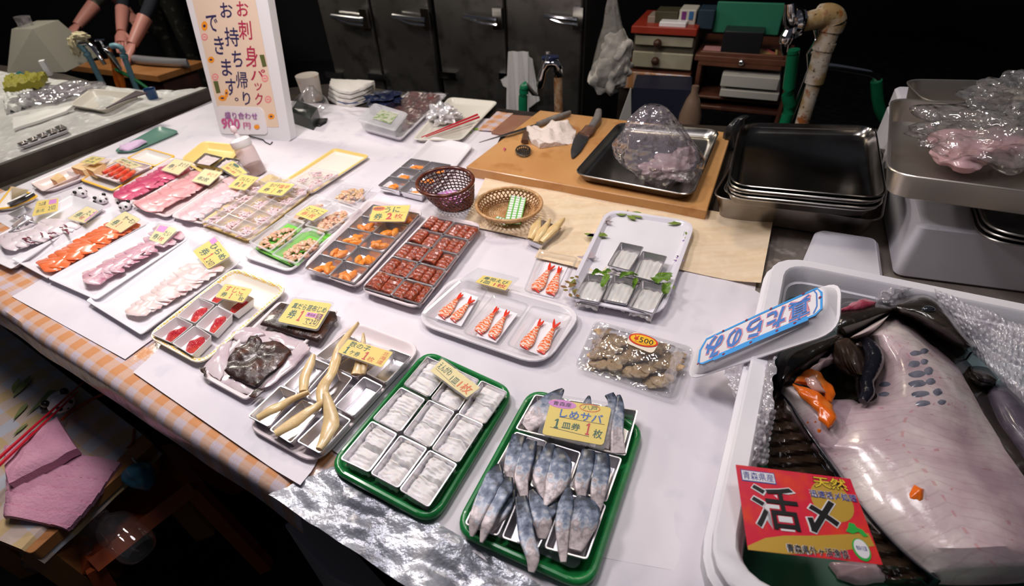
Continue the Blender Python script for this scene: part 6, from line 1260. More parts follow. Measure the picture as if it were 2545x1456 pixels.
b = MB(); pts = [P(*cN(*p), z5+.070) for p in [(1420, 690), (1465, 750), (1490, 820), (1470, 900), (1435, 980), (1440, 1060), (1405, 1130)]]; pp, rr = smooth_path(pts, [.008, .013, .014, .012, .010, .010, .006], 4); b.tube(pp, rr, 10, flat=.8); b.build('black_membrane', mat('black_membrane', (.008, .008, .014), .2, coat=.6, bump=(60, .6, .004)), fish)
for k, (x, y, rx, ry) in enumerate([(1780, 790, 44, 20), (1840, 775, 30, 22), (1770, 865, 44, 26), (1840, 850, 30, 22), (1790, 938, 60, 26), (1870, 915, 34, 30), (1790, 1005, 66, 26), (1885, 990, 36, 26), (1810, 1078, 66, 24), (1935, 1065, 36, 26), (1830, 1145, 60, 24), (1965, 1135, 34, 22), (1500, 1010, 46, 22), (1505, 1080, 52, 20), (1260, 1260, 40, 14), (1240, 1350, 40, 12)]):
    pass
spots = MB()
def on_surface(o, x, y):
    return None
fl = [o for o in fish.children if o.name.startswith('flesh')][0]
from mathutils.bvhtree import BVHTree
def surf_hit(objs, c, pt):
    u, v = c(*pt); d = (_f*FPX + _r*(u-PW/2) - _u*(v-PH/2)).normalized(); best = None
    for o in objs:
        off = wloc(o); tr = BVHTree.FromPolygons([v_.co+off for v_ in o.data.vertices], [list(p.vertices) for p in o.data.polygons])
        h = tr.ray_cast(CAM, d)
        if h[0] is not None and (best is None or h[3] < best[3]): best = h
    return best
FLT = [(o, BVHTree.FromPolygons([v_.co+wloc(o) for v_ in o.data.vertices], [list(p.vertices) for p in o.data.polygons])) for o in fish.children if o.type == 'MESH']
def fhit(c, pt):
    u, v = c(*pt); d = (_f*FPX + _r*(u-PW/2) - _u*(v-PH/2)).normalized(); best = None
    for o, tr in FLT:
        h = tr.ray_cast(CAM, d)
        if h[0] is not None and (best is None or h[3] < best[3]): best = h
    return best
def decal(mb, c, x, y, rx, ry, mi=0, h=.0006, n=14, rot=-.1, jit=.2, dome=0.0015):
    """patch of tissue lying on the fish surface"""
    rim = []; ctr = fhit(c, (x, y))
    if not ctr: return
    for k in range(n):
        a = 2*math.pi*k/n; q = 1+jit*noise.noise(Vector((math.cos(a)*1.5+x, math.sin(a)*1.5+y, 0))); dx_, dy_ = rx*q*math.cos(a), ry*q*math.sin(a)
        hh = fhit(c, (x+dx_*math.cos(rot)-dy_*math.sin(rot), y+dx_*math.sin(rot)+dy_*math.cos(rot)))
        if not hh: return
        rim.append((hh[0]+UP*.0002, hh[0]*.35+ctr[0]*.65+UP*(h+dome)))
    mb.add([r_[0] for r_ in rim]+[r_[1] for r_ in rim]+[ctr[0]+UP*(h+dome*1.2)], [[k, (k+1) % n, n+(k+1) % n, n+k] for k in range(n)]+[[n+k, n+(k+1) % n, 2*n] for k in range(n)], mi)
for k, (x, y, rx, ry) in enumerate([(1780, 790, 44, 18), (1840, 775, 30, 20), (1770, 865, 44, 24), (1840, 850, 28, 20), (1790, 938, 60, 24), (1872, 915, 34, 28), (1790, 1005, 66, 25), (1885, 990, 34, 24), (1810, 1078, 66, 22), (1935, 1065, 34, 24), (1830, 1145, 56, 20), (1965, 1135, 30, 18), (1560, 1010, 40, 18), (1555, 1080, 40, 16)]):
    decal(spots, cN, x, y, rx, ry, dome=.001)
spots.build('grey_tissue', mat('grey_blue_tissue', (.20, .20, .25), .15, coat=.6, noise_=(40, (.10, .11, .15), .45, .65)), fish)
roe = thing('fish_roe', P(*cN(1080, 1120), z5+.06), 'bright orange roe spilling out beside the belly opening of the flatfish', 'fish roe')
for nm, pts, h in [('upper_lobe', [(925, 1000), (960, 945), (1040, 918), (1100, 950), (1165, 1020), (1205, 1095), (1190, 1140), (1150, 1130), (1120, 1060), (1060, 1020), (990, 1010)], .014), ('lower_lobe', [(915, 1010), (980, 1030), (1060, 1070), (1130, 1110), (1190, 1175), (1212, 1240), (1190, 1310), (1160, 1322), (1100, 1270), (1085, 1200), (1010, 1130), (950, 1075)], .014)]:
    slab_piece(nm, cN, pts, z5+.062, h*.8, roem, None, None, parent=roe, bump_=.006, amp=.003, rings=10, sc=55, prof=.3)
slab_piece('membrane', cN, [(990, 975), (1050, 960), (1110, 1010), (1150, 1080), (1080, 1060), (1010, 1015)], z5+.070, .010, mat('pink_membrane', (.62, .36, .30), .2, coat=.6, sss=.2), None, None, parent=roe)
mb = MB(); decal(mb, cO, 1690, 722, 58, 62, jit=.4, dome=.006); tag(mb.build('roe_blob', roem), 'single orange roe blob lying on the lower body of the flatfish', 'fish roe')
for k, (x, y, r_) in enumerate([(912, 224, 16), (880, 155, 7), (820, 160, 7)]):
    mb = MB(); decal(mb, cO, x, y, r_, r_, jit=.1, dome=.002)
    if mb.V: tag(mb.build('roe_drop', roem), ['larger orange drop', 'tiny orange speck', 'leftmost tiny orange speck'][k]+' below the spilled roe on the flatfish', 'fish roe')
# frilled dark edge fins
ribm = mat('ribbed_dark_fin', (.035, .020, .012), .16, spec=.7, coat=.7, noise_=(20, (.07, .045, .03), .45, .7))
rowsurf('dorsal_fin', cO, [(560, -40, 640, -60, .030), (500, 120, 760, 170, .030), (470, 330, 900, 350, .030), (460, 500, 1060, 560, .028), (560, 640, 1240, 820, .026), (900, 900, 1400, 1000, .026), (1200, 1150, 1640, 1220, .026), (1450, 1400, 1880, 1420, .026)], z5-.004, .006, .01, ribm, n=36, parent=fish, seed=31, sub=9, fn=lambda u, v: .0045*math.sin(v*95+u*5)*min(1, u*4)*min(1, (1-u)*6))
rowsurf('fin_edge', cO, [(610, -70, 680, -40, .036), (720, 100, 800, 160, .036), (850, 300, 940, 350, .036), (1000, 500, 1090, 560, .036), (1180, 760, 1260, 820, .036), (1330, 960, 1430, 1010, .036), (1560, 1190, 1660, 1230, .034), (1800, 1400, 1880, 1410, .034)], z5+.002, .004, .02, skinb, n=8, parent=fish, seed=33)
rowsurf('tail_side_fin', cN, [(2160, 880, 2170, 940, .050), (2230, 880, 2240, 1010, .052), (2310, 900, 2290, 1015, .05), (2370, 960, 2350, 1005, .046)], z5, .004, .01, skinm, n=8, parent=fish, seed=35)
f2 = thing('second_fish', P(*cN(2380, 1250), z5), 'purplish grey second fish lying beside the flatfish at the right end of the box', 'fish')
rowsurf('body', cN, [(2250, 1020, 2420, 960, .030), (2270, 1140, 2600, 1080, .034), (2340, 1300, 2720, 1220, .034), (2440, 1440, 2860, 1360, .034), (2560, 1640, 2980, 1560, .03)], z5-.012, .020, .05, mat('purple_grey_skin', (.09, .075, .10), .25, coat=.5, noise_=(14, (.22, .19, .23), .45, .7), bump=(40, .4, .004)), n=16, parent=f2, seed=41)
f3 = slab_piece('fish_offcut', cO, [(990, 1290), (1150, 1275), (1500, 1300), (1560, 1420), (1200, 1450), (1050, 1400)], z5-.005, .022, fleshm, 'pink flesh offcut under the lower edge of the red label card', 'fish', bump_=.004)
# bubble wrap
bub = film('bubble_wrap', haze=.26, gloss=.15, rough=.16, bump=(110, .6, .004, 'v'), col=(.80, .76, .82))
def bubble(c, pts, zs, label, seed=0, n=70, amp=.010):
    q = Q(c, pts, zs); b = MB(); w = (q[1]-q[0]).length; l = (q[3]-q[0]).length; s_ = .011
    def h(u, v):
        x = u*w/s_; y = v*l/(s_*.87); r_ = math.floor(y); x2 = x+.5*(r_ % 2); dx_ = x2-math.floor(x2)-.5; dy_ = (y-r_-.5)*.87
        d = dx_*dx_+dy_*dy_; return .0035*math.sqrt(max(0, 1-d/.20)) + amp*noise.noise(Vector((u*4+seed, v*4, 0)))
    b.patch(q, int(w/s_*6), int(l/(s_*.87)*5), .0006, h=h, warp=lambda u, v: (u+.05*noise.noise(Vector((v*5, seed, 0))), v+.03*noise.noise(Vector((u*6, seed, 3))))); return tag(b.build('bubble_wrap', bub, smooth=80), label, 'bubble wrap')
bubble(cN, [(560, 1290), (720, 1440), (815, 775), (430, 900)], [zb-.055, zb+.004, zb+.012, zb-.045], 'bubble wrap draped over the left rim of the fish box below the foam sign', 1)
bubble(cO, [(385, 470), (480, 500), (560, 60), (440, 40)], [zb+.004, zb-.02, zb-.02, zb+.006], 'narrow strip of bubble wrap hanging inside the left rim of the fish box', 2, amp=.004)
bubble(cN, [(2020, 620), (2560, 1160), (2600, 620), (1900, 330)], [zb-.040, zb-.030, zb+.012, zb+.006], 'large bubble wrap sheet at the far right side behind the fish head', 3, amp=.014)
bubble(cN, [(1480, 440), (1640, 420), (1760, 330), (1560, 350)], [zb-.035, zb-.03, zb+.004, zb+.002], 'small crumple of bubble wrap left of the fish head', 4, amp=.014)
# red label card
rm = [mat('label_red', (.72, .012, .045), .4, noise_=(40, (.80, .05, .02), .5, .7)), mat('label_white', (.82, .80, .82), .4), mat('label_gold', (.66, .40, .06), .35, metal=.3), mat('label_black', (.012, .010, .010), .35), mat('label_blue', (.04, .07, .34), .5), mat('label_yellow', (.88, .62, .04), .4), mat('label_green', (.03, .42, .06), .4)]
q, _n = QP(cO, [(348, 1168), (1418, 1288), (1160, 605), (250, 492)], [zb+.014, zb+.006, zb+.022, zb+.020])
b = MB(); b.loft([rq(q, 0, .001, -.0006, 2), rq(q, 0, .001, 0, 2)])
b.disc(q, (.77, .68), .17, .25, 2, .0002, 30)
b.poly(q, [(.0, .0), (.0, .04), (.15, .15), (.30, .20), (.55, .24), (.98, .34), (.99, .20), (.60, .06), (.30, .0)], 2, .0002)
b.rect(q, (.035, .80, .33, .945), 4, .0003); b.rect(q, (.042, .812, .323, .935), 1, .0005); b.text('青森県産', q, (.05, .825, .315, .925), 4, lift=.0007)
def outl(tx, box, mi, mo, bo, **k): b.text(tx, q, box, mo, lift=.0006, bold=bo+.05); b.text(tx, q, box, mi, lift=.0010, bold=bo)
e = .012
def two(tx, box, mi, mo, w=.012, bold=.02):
    x0, y0, x1, y1 = box; b.text(tx, q, (x0-w, y0-w, x1+w, y1+w), mo, lift=.0006, bold=bold+.025); b.text(tx, q, box, mi, lift=.0010, bold=bold)
two('天然', (.66, .83, .94, .975), 5, 3, .006, .012)
two('迅速活〆処理', (.60, .70, .985, .79), 4, 1, .004, .01)
two('活', (.09, .26, .47, .77), 3, 1, .012, .014); two('〆', (.52, .27, .78, .68), 3, 1, .014, .03)
two('青森県外ヶ浜漁協', (.30, .02, .76, .115), 3, 1, .004, .01)
b.poly(q, [(.80, .33), (.83, .38), (.85, .44), (.89, .43), (.90, .39), (.94, .37), (.965, .30), (.93, .29), (.90, .34), (.85, .31)], 6, .0007); b.disc(q, (.875, .14), .066, .125, 6, .0007); b.disc(q, (.878, .15), .055, .105, 1, .0009); b.text('青森の正直', q, (.838, .13, .918, .18), 4, lift=.0012)
tag(b.build('product_label_card', rm, fixn=False), 'red and gold product label card with large black brush writing in the fish box', 'label card')
# upside-down foam sign
rimq, _n = QP(cY, [(20, 1450), (1880, 850), (1905, 215), (190, 940)], [TOP+.035, TOP+.200, TOP+.230, TOP+.030])
_n = _n if _n.z > 0 else -_n; facq = onplane(cY, [(140, 1275), (1705, 600), (1690, 262), (212, 950)], rimq[0]+_n*.022, _n)
t = thing('foam_sign', qc(rimq), 'upturned white foam tray with blue and pink handwriting, propped on the fish box upside-down', 'sign')
b = MB(); b.loft([rq(rimq, .004, .03, -.002), rq(rimq, 0, .03, -.001), rq(rimq, 0, .03, .002), rq(rimq, .004, .03, .003), rq(facq, -.003, .02, -.006), rq(facq, 0, .02, -.001), rq(facq, .002, .02, 0)])
b.build('foam_tray', foam, t)
b = MB(); sm = [mat('marker_blue', (.05, .20, .58), .5), mat('marker_pink', (.85, .35, .42), .5), mat('marker_dark_red', (.20, .01, .06), .5), mat('marker_bright_blue', (.03, .33, .80), .5)]
b.line(facq, [(.02, .12), (.06, .03), (.5, .03), (.93, .03), (.975, .15), (.98, .7), (.95, .93), (.5, .96), (.05, .95), (.01, .6)], .0035, 3, .0006, True)
b.line(facq, [(.15, .045), (.35, .035), (.5, .05), (.7, .04), (.88, .03)], .009, 3, .0008)
b.line(facq, [(.92, .10), (.945, .3), (.945, .75), (.925, .92)], .002, 0, .0006)
for ch, x0, x1, y0, y1 in [('真', .74, .90, .10, .84), ('た', .575, .715, .16, .84), ('ら', .41, .54, .16, .86), ('の', .25, .375, .16, .82), ('み', .06, .215, .10, .92)]:
    b.text(ch, facq, (x0-.008, y0-.04, x1+.008, y1+.04), 1, lift=.0008, bold=.055, rot=180); b.text(ch, facq, (x0, y0, x1, y1), 0, lift=.0012, bold=.03, rot=180)
for u, v in [(.02, .08), (.24, .03), (.46, .03), (.66, .04), (.79, .04), (.97, .55), (.2, .96), (.4, .96), (.6, .96), (.85, .96)]: b.disc(facq, (u, v), .012, .035, 2, .0013, 8)
b.build('handwriting', sm, t, fixn=False)
# ================================================================== behind the counter
SX = Vector((BN.y, -BN.x, 0)); SRZ = math.atan2(SX.y, SX.x)
def sz(u, v, off=0.):
    p = PB(u, v, off); return (p-BP0).dot(SX), p.z
def pbox(b, u0, v0, u1, v1, off=0., depth=.3, mi=0, bev=.003, z0=None, z1=None):
    """box whose front face spans the pixels (u0,v0)-(u1,v1) on the back plane moved by off"""
    um, vm = (u0+u1)/2, (v0+v1)/2
    s0 = sz(u0, vm, off)[0]; s1 = sz(u1, vm, off)[0]; zt_ = sz(um, v0, off)[1] if z1 is None else z1; zb_ = sz(um, v1, off)[1] if z0 is None else z0
    c = BP0+SX*((s0+s1)/2)+BN*(off+depth/2); c.z = (zt_+zb_)/2
    hx, hy, hz = (s1-s0)/2, depth/2, (zt_-zb_)/2
    q = [c-SX*hx-BN*hy+UP*hz, c+SX*hx-BN*hy+UP*hz, c+SX*hx+BN*hy+UP*hz, c-SX*hx+BN*hy+UP*hz]
    b.slab(q, 2*hz, bev*2, mi, bev=bev); return c, (s0, s1, zb_, zt_)
def backp(u, v, off=0.): return PB(u, v, off)
frm = mat('dull_steel_door', (.22, .21, .195), .33, metal=.9, noise_=[(3, (.30, .29, .27), .4, .7), (11, (.14, .13, .12), .5, .7)], bump=(8, .05, .003))
for lb, doors in [('steel refrigerator with dull grey doors, left one behind the counter', [(800, 922), (928, 1068)]), ('steel refrigerator with towel hanging on it, right one behind the counter', [(1082, 1252), (1258, 1446)])]:
    s0 = sz(doors[0][0], 100)[0]; s1 = sz(doors[1][1], 100)[0]; c = BP0+SX*((s0+s1)/2)+BN*.33
    t = thing('refrigerator', Vector((c.x, c.y, 0)), lb, 'refrigerator')
    b = MB(); b.box((c.x, c.y, .95), ((s1-s0), .54, 1.78), SRZ); b.build('body', mat('fridge_body', (.03, .03, .03), .5), t)
    for k, (a, e) in enumerate(doors):
        b = MB(); pbox(b, a, 0, e, 100, 0, .055, z0=.12, z1=1.82, bev=.006); d = b.build('door', frm, t)
        if lb[-30:].startswith('x'): pass
        h = MB(); xh = e-8 if k == 1 else e-14
        h.box(PB(xh, 46, -.02), (.05, .03, .10), SRZ); h.tube([PB(xh-4, 50, -.035), PB(xh-50, 44, -.05), PB(xh-84, 40, -.045)], [.012, .010, .012], 8); h.tube([PB(xh-4, 62, -.035), PB(xh-40, 58, -.05), PB(xh-84, 42, -.045)], [.008, .006, .006], 8); h.build('latch', chrome, d)
        h = MB(); h.box(PB(a+8 if k else a+30, 186 if k == 0 else 190, -.012), (.12, .02, .035), SRZ); h.build('hinge', chrome, d)
# towel hanging on the right fridge
cl = mat('printed_towel', (.70, .68, .66), .85, noise_=[(3, (.60, .60, .60), .4, .7, 3, (9, 1, .6)), (14, (.28, .50, .62), .66, .74)], bump=(60, .4, .003))
t = thing('hanging_towel', PB(1287, 290, -.08), 'white towel with faint blue print hanging on the steel fridge behind the tap', 'towel')
def tq(pts, off): return [PB(*cC(*p), off) for p in pts]
b = MB(); b.patch(tq([(345, 920), (525, 925), (520, 410), (362, 408)], -.05), 24, 14, .006, h=lambda u, v: .014*math.sin(u*13+v*2)*(.4+.6*(1-v))); b.build('front_fall', cl, t)
b = MB(); b.patch(tq([(515, 860), (612, 790), (560, 500), (520, 430)], -.045), 10, 10, .005, h=lambda u, v: .010*math.sin(u*8)); b.build('side_fall', cl, t)
b = MB(); b.patch(tq([(320, 680), (360, 700), (360, 600), (300, 630)], -.045), 4, 4, .004); b.build('corner', cl, t)
# tap with rusty pipe in the middle
rust = mat('rusty_pipe', (.34, .17, .07), .6, noise_=[(30, (.48, .36, .24), .45, .65), (50, (.20, .07, .025), .55, .7)], bump=(90, .6, .003))
yT = 2.32
def ty(x, y, c=cC, yy=None): return PY(*c(x, y), yy or yT)
t = thing('water_tap', Vector((ty(755, 880).x, yT, 0)), 'chrome water tap on a rusty upright pipe behind the cutting board', 'tap')
base_ = ty(760, 900); b = MB(); b.tube([Vector((base_.x, yT, .02)), base_, ty(755, 700), ty(755, 600)], [.019]*4, 14); b.build('rusty_pipe', rust, t)
b = MB(); b.tube([ty(755, 600), ty(752, 545), ty(735, 505), ty(700, 500)], [.022, .022, .020, .018], 14); b.tube([ty(700, 500), ty(665, 505), ty(640, 560), ty(625, 620), ty(610, 680), ty(606, 695)], [.020, .024, .014, .018, .017, .013], 14); b.lathe(ty(672, 500), [(.016, 0), (.016, .02), (.009, .03), (.009, .045)], 14); b.build('chrome_tap', chrome, t)
b = MB(); hp = ty(690, 455); b.tube([hp-Vector((.035, 0, 0)), hp, hp+Vector((.035, 0, 0))], [.008, .012, .008], 8); b.tube([hp-Vector((0, .03, 0)), hp+Vector((0, .03, 0))], [.008, .008], 8); b.build('handle', mat('dark_blue_handle', (.03, .04, .10), .3, metal=.5), t)
b = MB(); b.tube([ty(606, 690), ty(595, 750), ty(560, 740), ty(520, 690), ty(495, 668)], [.010]*5, 10); b.build('spout', steeld, t)
hose = mat('green_hose', (.006, .16, .07), .35, coat=.3)
b = MB(); e_ = ty(478, 930); pp, _ = smooth_path([ty(510, 678), ty(488, 690), ty(482, 740), e_, Vector((e_.x, yT+.02, .03))], [0]*5, 5); b.tube(pp, .020, 12); tag(b.build('garden_hose', hose), 'green hose coming down from the middle tap in front of the white towel', 'hose')
# rusty white pipe with tap on the right
yR = 2.05
pw = mat('rust_stained_white_pipe', (.55, .48, .40), .5, noise_=[(14, (.36, .24, .10), .42, .60), (22, (.30, .09, .02), .56, .68), (70, (.10, .06, .03), .60, .70)], bump=(60, .4, .002))
def tr(x, y, yy=yR): return PY(*cD(x, y), yy)
bp_ = tr(455, 1020); t = thing('water_tap', Vector((bp_.x, yR, 0)), 'thick rust-stained white pipe with a chrome tap above the steel trays', 'tap')
b = MB(); b.tube([Vector((bp_.x-.12, yR, .02)), bp_, tr(520, 800), tr(575, 620)], [.026]*4, 18); b.tube([tr(560, 665), tr(580, 600)], [.034, .034], 18); b.tube([tr(578, 610), tr(640, 370), tr(690, 250)], [.033, .034, .034], 18); b.tube([tr(628, 400), tr(652, 340)], [.038, .038], 18)
pp, rr = smooth_path([tr(690, 250), tr(715, 170), tr(680, 125), tr(600, 120)], [.040, .043, .040, .036], 5); b.tube(pp, rr, 18); b.tube([tr(620, 140), tr(530, 165), tr(450, 180)], [.034, .033, .032], 18); b.build('pipe', pw, t)
b = MB(); b.tube([tr(445, 185), tr(425, 185)], [.048, .050], 26); b.tube([tr(425, 185), tr(395, 190)], [.044, .034], 22); b.tube([tr(372, 20), tr(372, 90), tr(372, 180), tr(375, 215)], [.020, .024, .026, .018], 16)
pp, rr = smooth_path([tr(375, 200), tr(365, 240), tr(340, 300), tr(322, 345)], [.014, .018, .024, .022], 4); b.tube(pp, rr, 16); b.tube([tr(322, 340), tr(326, 400), tr(320, 440)], [.016, .014, .010], 14); b.build('chrome_tap', chrome, t)
yS = 2.2; t = thing('water_tap', Vector((tr(600, 540, yS).x, yS, 0)), 'second chrome tap with long bent spout half behind the thick white pipe', 'tap')
b = MB(); e_ = tr(600, 540, yS); b.tube([Vector((e_.x-.1, yS, .02)), tr(540, 560, yS), tr(545, 430, yS), tr(590, 370, yS), tr(600, 300, yS), tr(597, 225, yS)], [.016, .016, .022, .024, .014, .020], 14)
pp, rr = smooth_path([tr(560, 530, yS), tr(690, 535, yS), tr(880, 565, yS), tr(1010, 590, yS), tr(1062, 620, yS), tr(1070, 660, yS)], [.014]*6, 4); b.tube(pp, rr, 12); b.build('chrome_tap', chrome, t)
b = MB(); e_ = tr(1120, 940, yS); pp, _ = smooth_path([tr(1062, 650, yS), tr(1070, 780, yS), tr(1090, 880, yS), tr(1130, 960, yS), tr(1175, 1030, yS), Vector((e_.x+.1, yS, .05))], [0]*6, 5); b.tube(pp, .022, 12); tag(b.build('garden_hose', hose), 'dark green hose hanging from the bent spout left of the aluminium trays', 'hose')
b = MB(); e_ = tr(320, 1010, yS); pp, _ = smooth_path([tr(395, 400, yS), tr(385, 500, yS), tr(350, 760, yS), e_, Vector((e_.x-.08, yS, .05))], [0]*5, 5); b.tube(pp, .024, 12); tag(b.build('garden_hose', hose), 'bright green hose running down left of the thick rusty pipe', 'hose')
# ------------------------------------------------------------------ cabinets
def zc(x, y): return cZ(x, y)
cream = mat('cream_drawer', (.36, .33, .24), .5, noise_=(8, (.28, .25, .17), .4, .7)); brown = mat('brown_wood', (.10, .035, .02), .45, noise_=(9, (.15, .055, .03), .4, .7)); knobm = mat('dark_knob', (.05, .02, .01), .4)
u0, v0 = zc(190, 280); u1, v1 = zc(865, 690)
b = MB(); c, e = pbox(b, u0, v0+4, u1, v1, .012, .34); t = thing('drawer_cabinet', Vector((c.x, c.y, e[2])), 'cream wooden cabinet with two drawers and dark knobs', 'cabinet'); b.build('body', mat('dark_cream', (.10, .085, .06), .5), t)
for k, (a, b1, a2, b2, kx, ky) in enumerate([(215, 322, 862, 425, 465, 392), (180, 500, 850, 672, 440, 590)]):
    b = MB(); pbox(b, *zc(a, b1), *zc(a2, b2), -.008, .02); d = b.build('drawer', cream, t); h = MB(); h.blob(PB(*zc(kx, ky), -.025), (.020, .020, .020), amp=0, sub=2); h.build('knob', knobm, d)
zt2 = e[2]
b = MB(); b.add([], []) if False else None
b = MB(); c, e2 = pbox(b, *zc(60, 700), *zc(830, 760), -.03, .45, z1=zt2-.002, z0=zt2-.03); t = thing('side_table', Vector((c.x, c.y, 0)), 'dark table with orange gingham cloth under the cream drawers', 'table'); b.build('top', brown, t)
for a in (.06, .94):
    s = e2[0]*(1-a)+e2[1]*a
    for dd in (.03, .40): b = MB(); p = BP0+SX*s+BN*(dd-.03); b.box((p.x, p.y, (zt2-.03)/2), (.05, .05, zt2-.032), SRZ); b.build('leg', darkwood, t)
b = MB(); pbox(b, *zc(60, 700), *zc(830, 860), -.036, .004, z1=zt2-.003, z0=zt2-.085, mi=0); tag(b.build('table_cloth', ging), 'orange gingham cloth edge hanging from the table below the cream drawers', 'tablecloth')
u0, v0 = zc(870, 440); u1, v1 = zc(1900, 1300)
b = MB(); c, e = pbox(b, u0, v0+25, u1, v0+40, -.02, .42, z0=None); zt3 = e[3]
t = thing('writing_desk', Vector((c.x, c.y, 0)), 'dark brown desk with one drawer and an open shelf holding white boxes', 'desk'); b.build('top', brown, t)
for xx in (878, 1880):
    b = MB(); uu = zc(xx, 800)[0]; pbox(b, uu-5, 200, uu+6, 260, -.015, .40, z0=.02, z1=zt3-.03); b.build('side_panel', brown, t)
b = MB(); pbox(b, *zc(920, 505), *zc(1865, 670), -.018, .02); d = b.build('drawer', brown, t); h = MB(); h.blob(PB(*zc(1395, 602), -.03), (.014, .014, .014), amp=0, sub=2); h.build('knob', chrome, d)
b = MB(); pbox(b, *zc(900, 1010), *zc(1880, 1040), -.012, .38); b.build('shelf', brown, t)
b = MB(); pbox(b, *zc(900, 1120), *zc(1880, 1160), -.012, .38); b.build('lower_shelf', brown, t)
gb = mat('grey_white_box', (.42, .41, .37), .6)
b = MB(); pbox(b, *zc(1165, 760), *zc(1815, 895), -.05, .26); tag(b.build('flat_box', gb), 'upper one of the two flat white boxes on the desk shelf', 'box')
b = MB(); pbox(b, *zc(1150, 925), *zc(1815, 1010), -.05, .26); tag(b.build('flat_box', gb), 'lower one of the two flat white boxes on the desk shelf', 'box')
b = MB(); pbox(b, *zc(1100, -60), *zc(1850, 290), .10, .02); tag(b.build('green_board', mat('sea_green_board', (.02, .17, .10), .5)), 'sea green panel standing on the dark desk', 'panel')
b = MB(); pbox(b, *zc(1190, 265), *zc(1640, 400), -.01, .12, z0=zt3+.001); tag(b.build('black_keyboard', blackp), 'black flat device lying on the desk in front of the green panel', 'device')
for k, (x0, y0, x1, y1, cm, lb) in enumerate([(975, 350, 1200, 440, (.50, .24, .25), 'pink papers at the left of the desk top'), (1180, 380, 1380, 450, (.42, .36, .36), 'pale papers on the desk top'), (1640, 320, 1820, 400, (.40, .05, .08), 'crimson booklet on the desk top'), (1400, 410, 1820, 470, (.34, .25, .08), 'mustard envelope at the right of the desk top')]):
    b = MB(); pbox(b, *zc(x0, y0), *zc(x1, y1), 0, .1, z0=zt3+.001, z1=zt3+.014); tag(b.build('paper_stack', mat('papers_%d' % k, cm, .7)), lb, 'papers')
b = MB(); pbox(b, *zc(170, 215), *zc(905, 300), -.02, .36, z0=None); t0 = b.build('red_shelf_board', mat('red_shelf', (.30, .03, .015), .4)); tag(t0, 'red shelf board lying on top of the cream drawers', 'shelf board')
for k, (x0, y0, x1, y1, cm, lb) in enumerate([(700, 20, 890, 190, (.50, .48, .42), 'white carton with purple and blue marks on the red shelf'), (905, 20, 1090, 235, (.01, .03, .05), 'dark navy box between the carton and the green panel'), (350, 90, 440, 210, (.28, .22, .18), 'small brownish bundle on the red shelf'), (430, 40, 690, 200, (.05, .045, .02), 'dark mixed bundle behind the red shelf')]):
    b = MB(); pbox(b, *zc(x0, y0), *zc(x1, y1), .06, .12); 
    if k == 0:
        for x_, c_ in ((760, 1), (840, 2)): pbox(b, *zc(x_-28, 40), *zc(x_+22, 130), .056, .003, mi=c_, bev=.0005)
    tag(b.build('carton', [mat('carton_%d' % k, cm, .6), mat('purple_mark', (.15, .02, .15), .5), mat('blue_mark', (.03, .12, .3), .5)]), lb, 'box')
b = MB(); pbox(b, *zc(480, 160), *zc(780, 235), .0, .10); tag(b.build('white_dish', whitep), 'pale shallow dish on the red shelf board', 'dish')
# bag hanging by the fridge
hb = mat('hanging_bag_white', (.50, .47, .42), .6, bump=(14, .6, .02))
yH = 2.5
def prf(pts, c): return [(c(0, y)[1], c(a, y)[0], c(b_, y)[0]) for y, a, b_ in pts]
bag('plastic_bag', prf([(690, 1120, 1180), (660, 1020, 1230), (560, 1015, 1300), (440, 1050, 1330), (320, 1080, 1310), (200, 1110, 1260), (60, 1130, 1230), (-60, 1160, 1210)], cC), yH, film('hanging_bag_film', haze=.22, gloss=.25, rough=.1, bump=(14, 1., .02), col=(.7, .68, .62)), 'translucent plastic bag hanging from above beside the steel fridge', depth=.5)
b = MB()
for x, y, r in [(1220, 400, .075), (1150, 590, .085), (1230, 540, .07)]: b.blob(PY(*cC(x, y), yH), (r*.9, r*.5, r), amp=.25, sc=2, seed=x, sub=4)
tag(b.build('white_cloths', hb), 'wad of white cloths inside the hanging plastic bag', 'cloth')
b = MB(); yb = 2.2; b.patch([PY(*cC(1235, 960), yb), PY(*cC(1330, 960), yb), PY(*cC(1345, 700), yb), PY(*cC(1315, 700), yb)], 6, 12, .006, nrm=Vector((0, -1, 0)), warp=lambda u, v: (.5+(u-.5)*(1-.75*v*v), v)); tag(b.build('white_spatula', gb), 'pale pointed paddle standing behind the cutting board', 'paddle')
b = MB(); yq = 2.5; b.box(PY(1640, 262, yq), (.26, .2, .22), -.3); tag(b.build('storage_crate', mat('dark_blue_crate', (.012, .014, .03), .5)), 'dark blue crate on the floor level behind the steel tray', 'crate')
b = MB(); cc = PY(1716, 285, 2.35); b.lathe(Vector((cc.x, cc.y, cc.z-.3)), [(.045, 0), (.05, .02), (.05, .30), (.03, .37), (.015, .40), (.015, .43)], 20); tag(b.build('glass_jar', mat('dim_brown_jar', (.20, .13, .09), .3, coat=.5)), 'dim brown bottle behind the steel tray under the desk', 'bottle')
bag('plastic_bag', [(352, 1798, 1846), (330, 1800, 1850), (312, 1810, 1850), (296, 1826, 1850), (288, 1842, 1862)], 1.62, mat('black_bag', (.012, .012, .013), .3, coat=.5), 'small black plastic bag behind the tray stack')
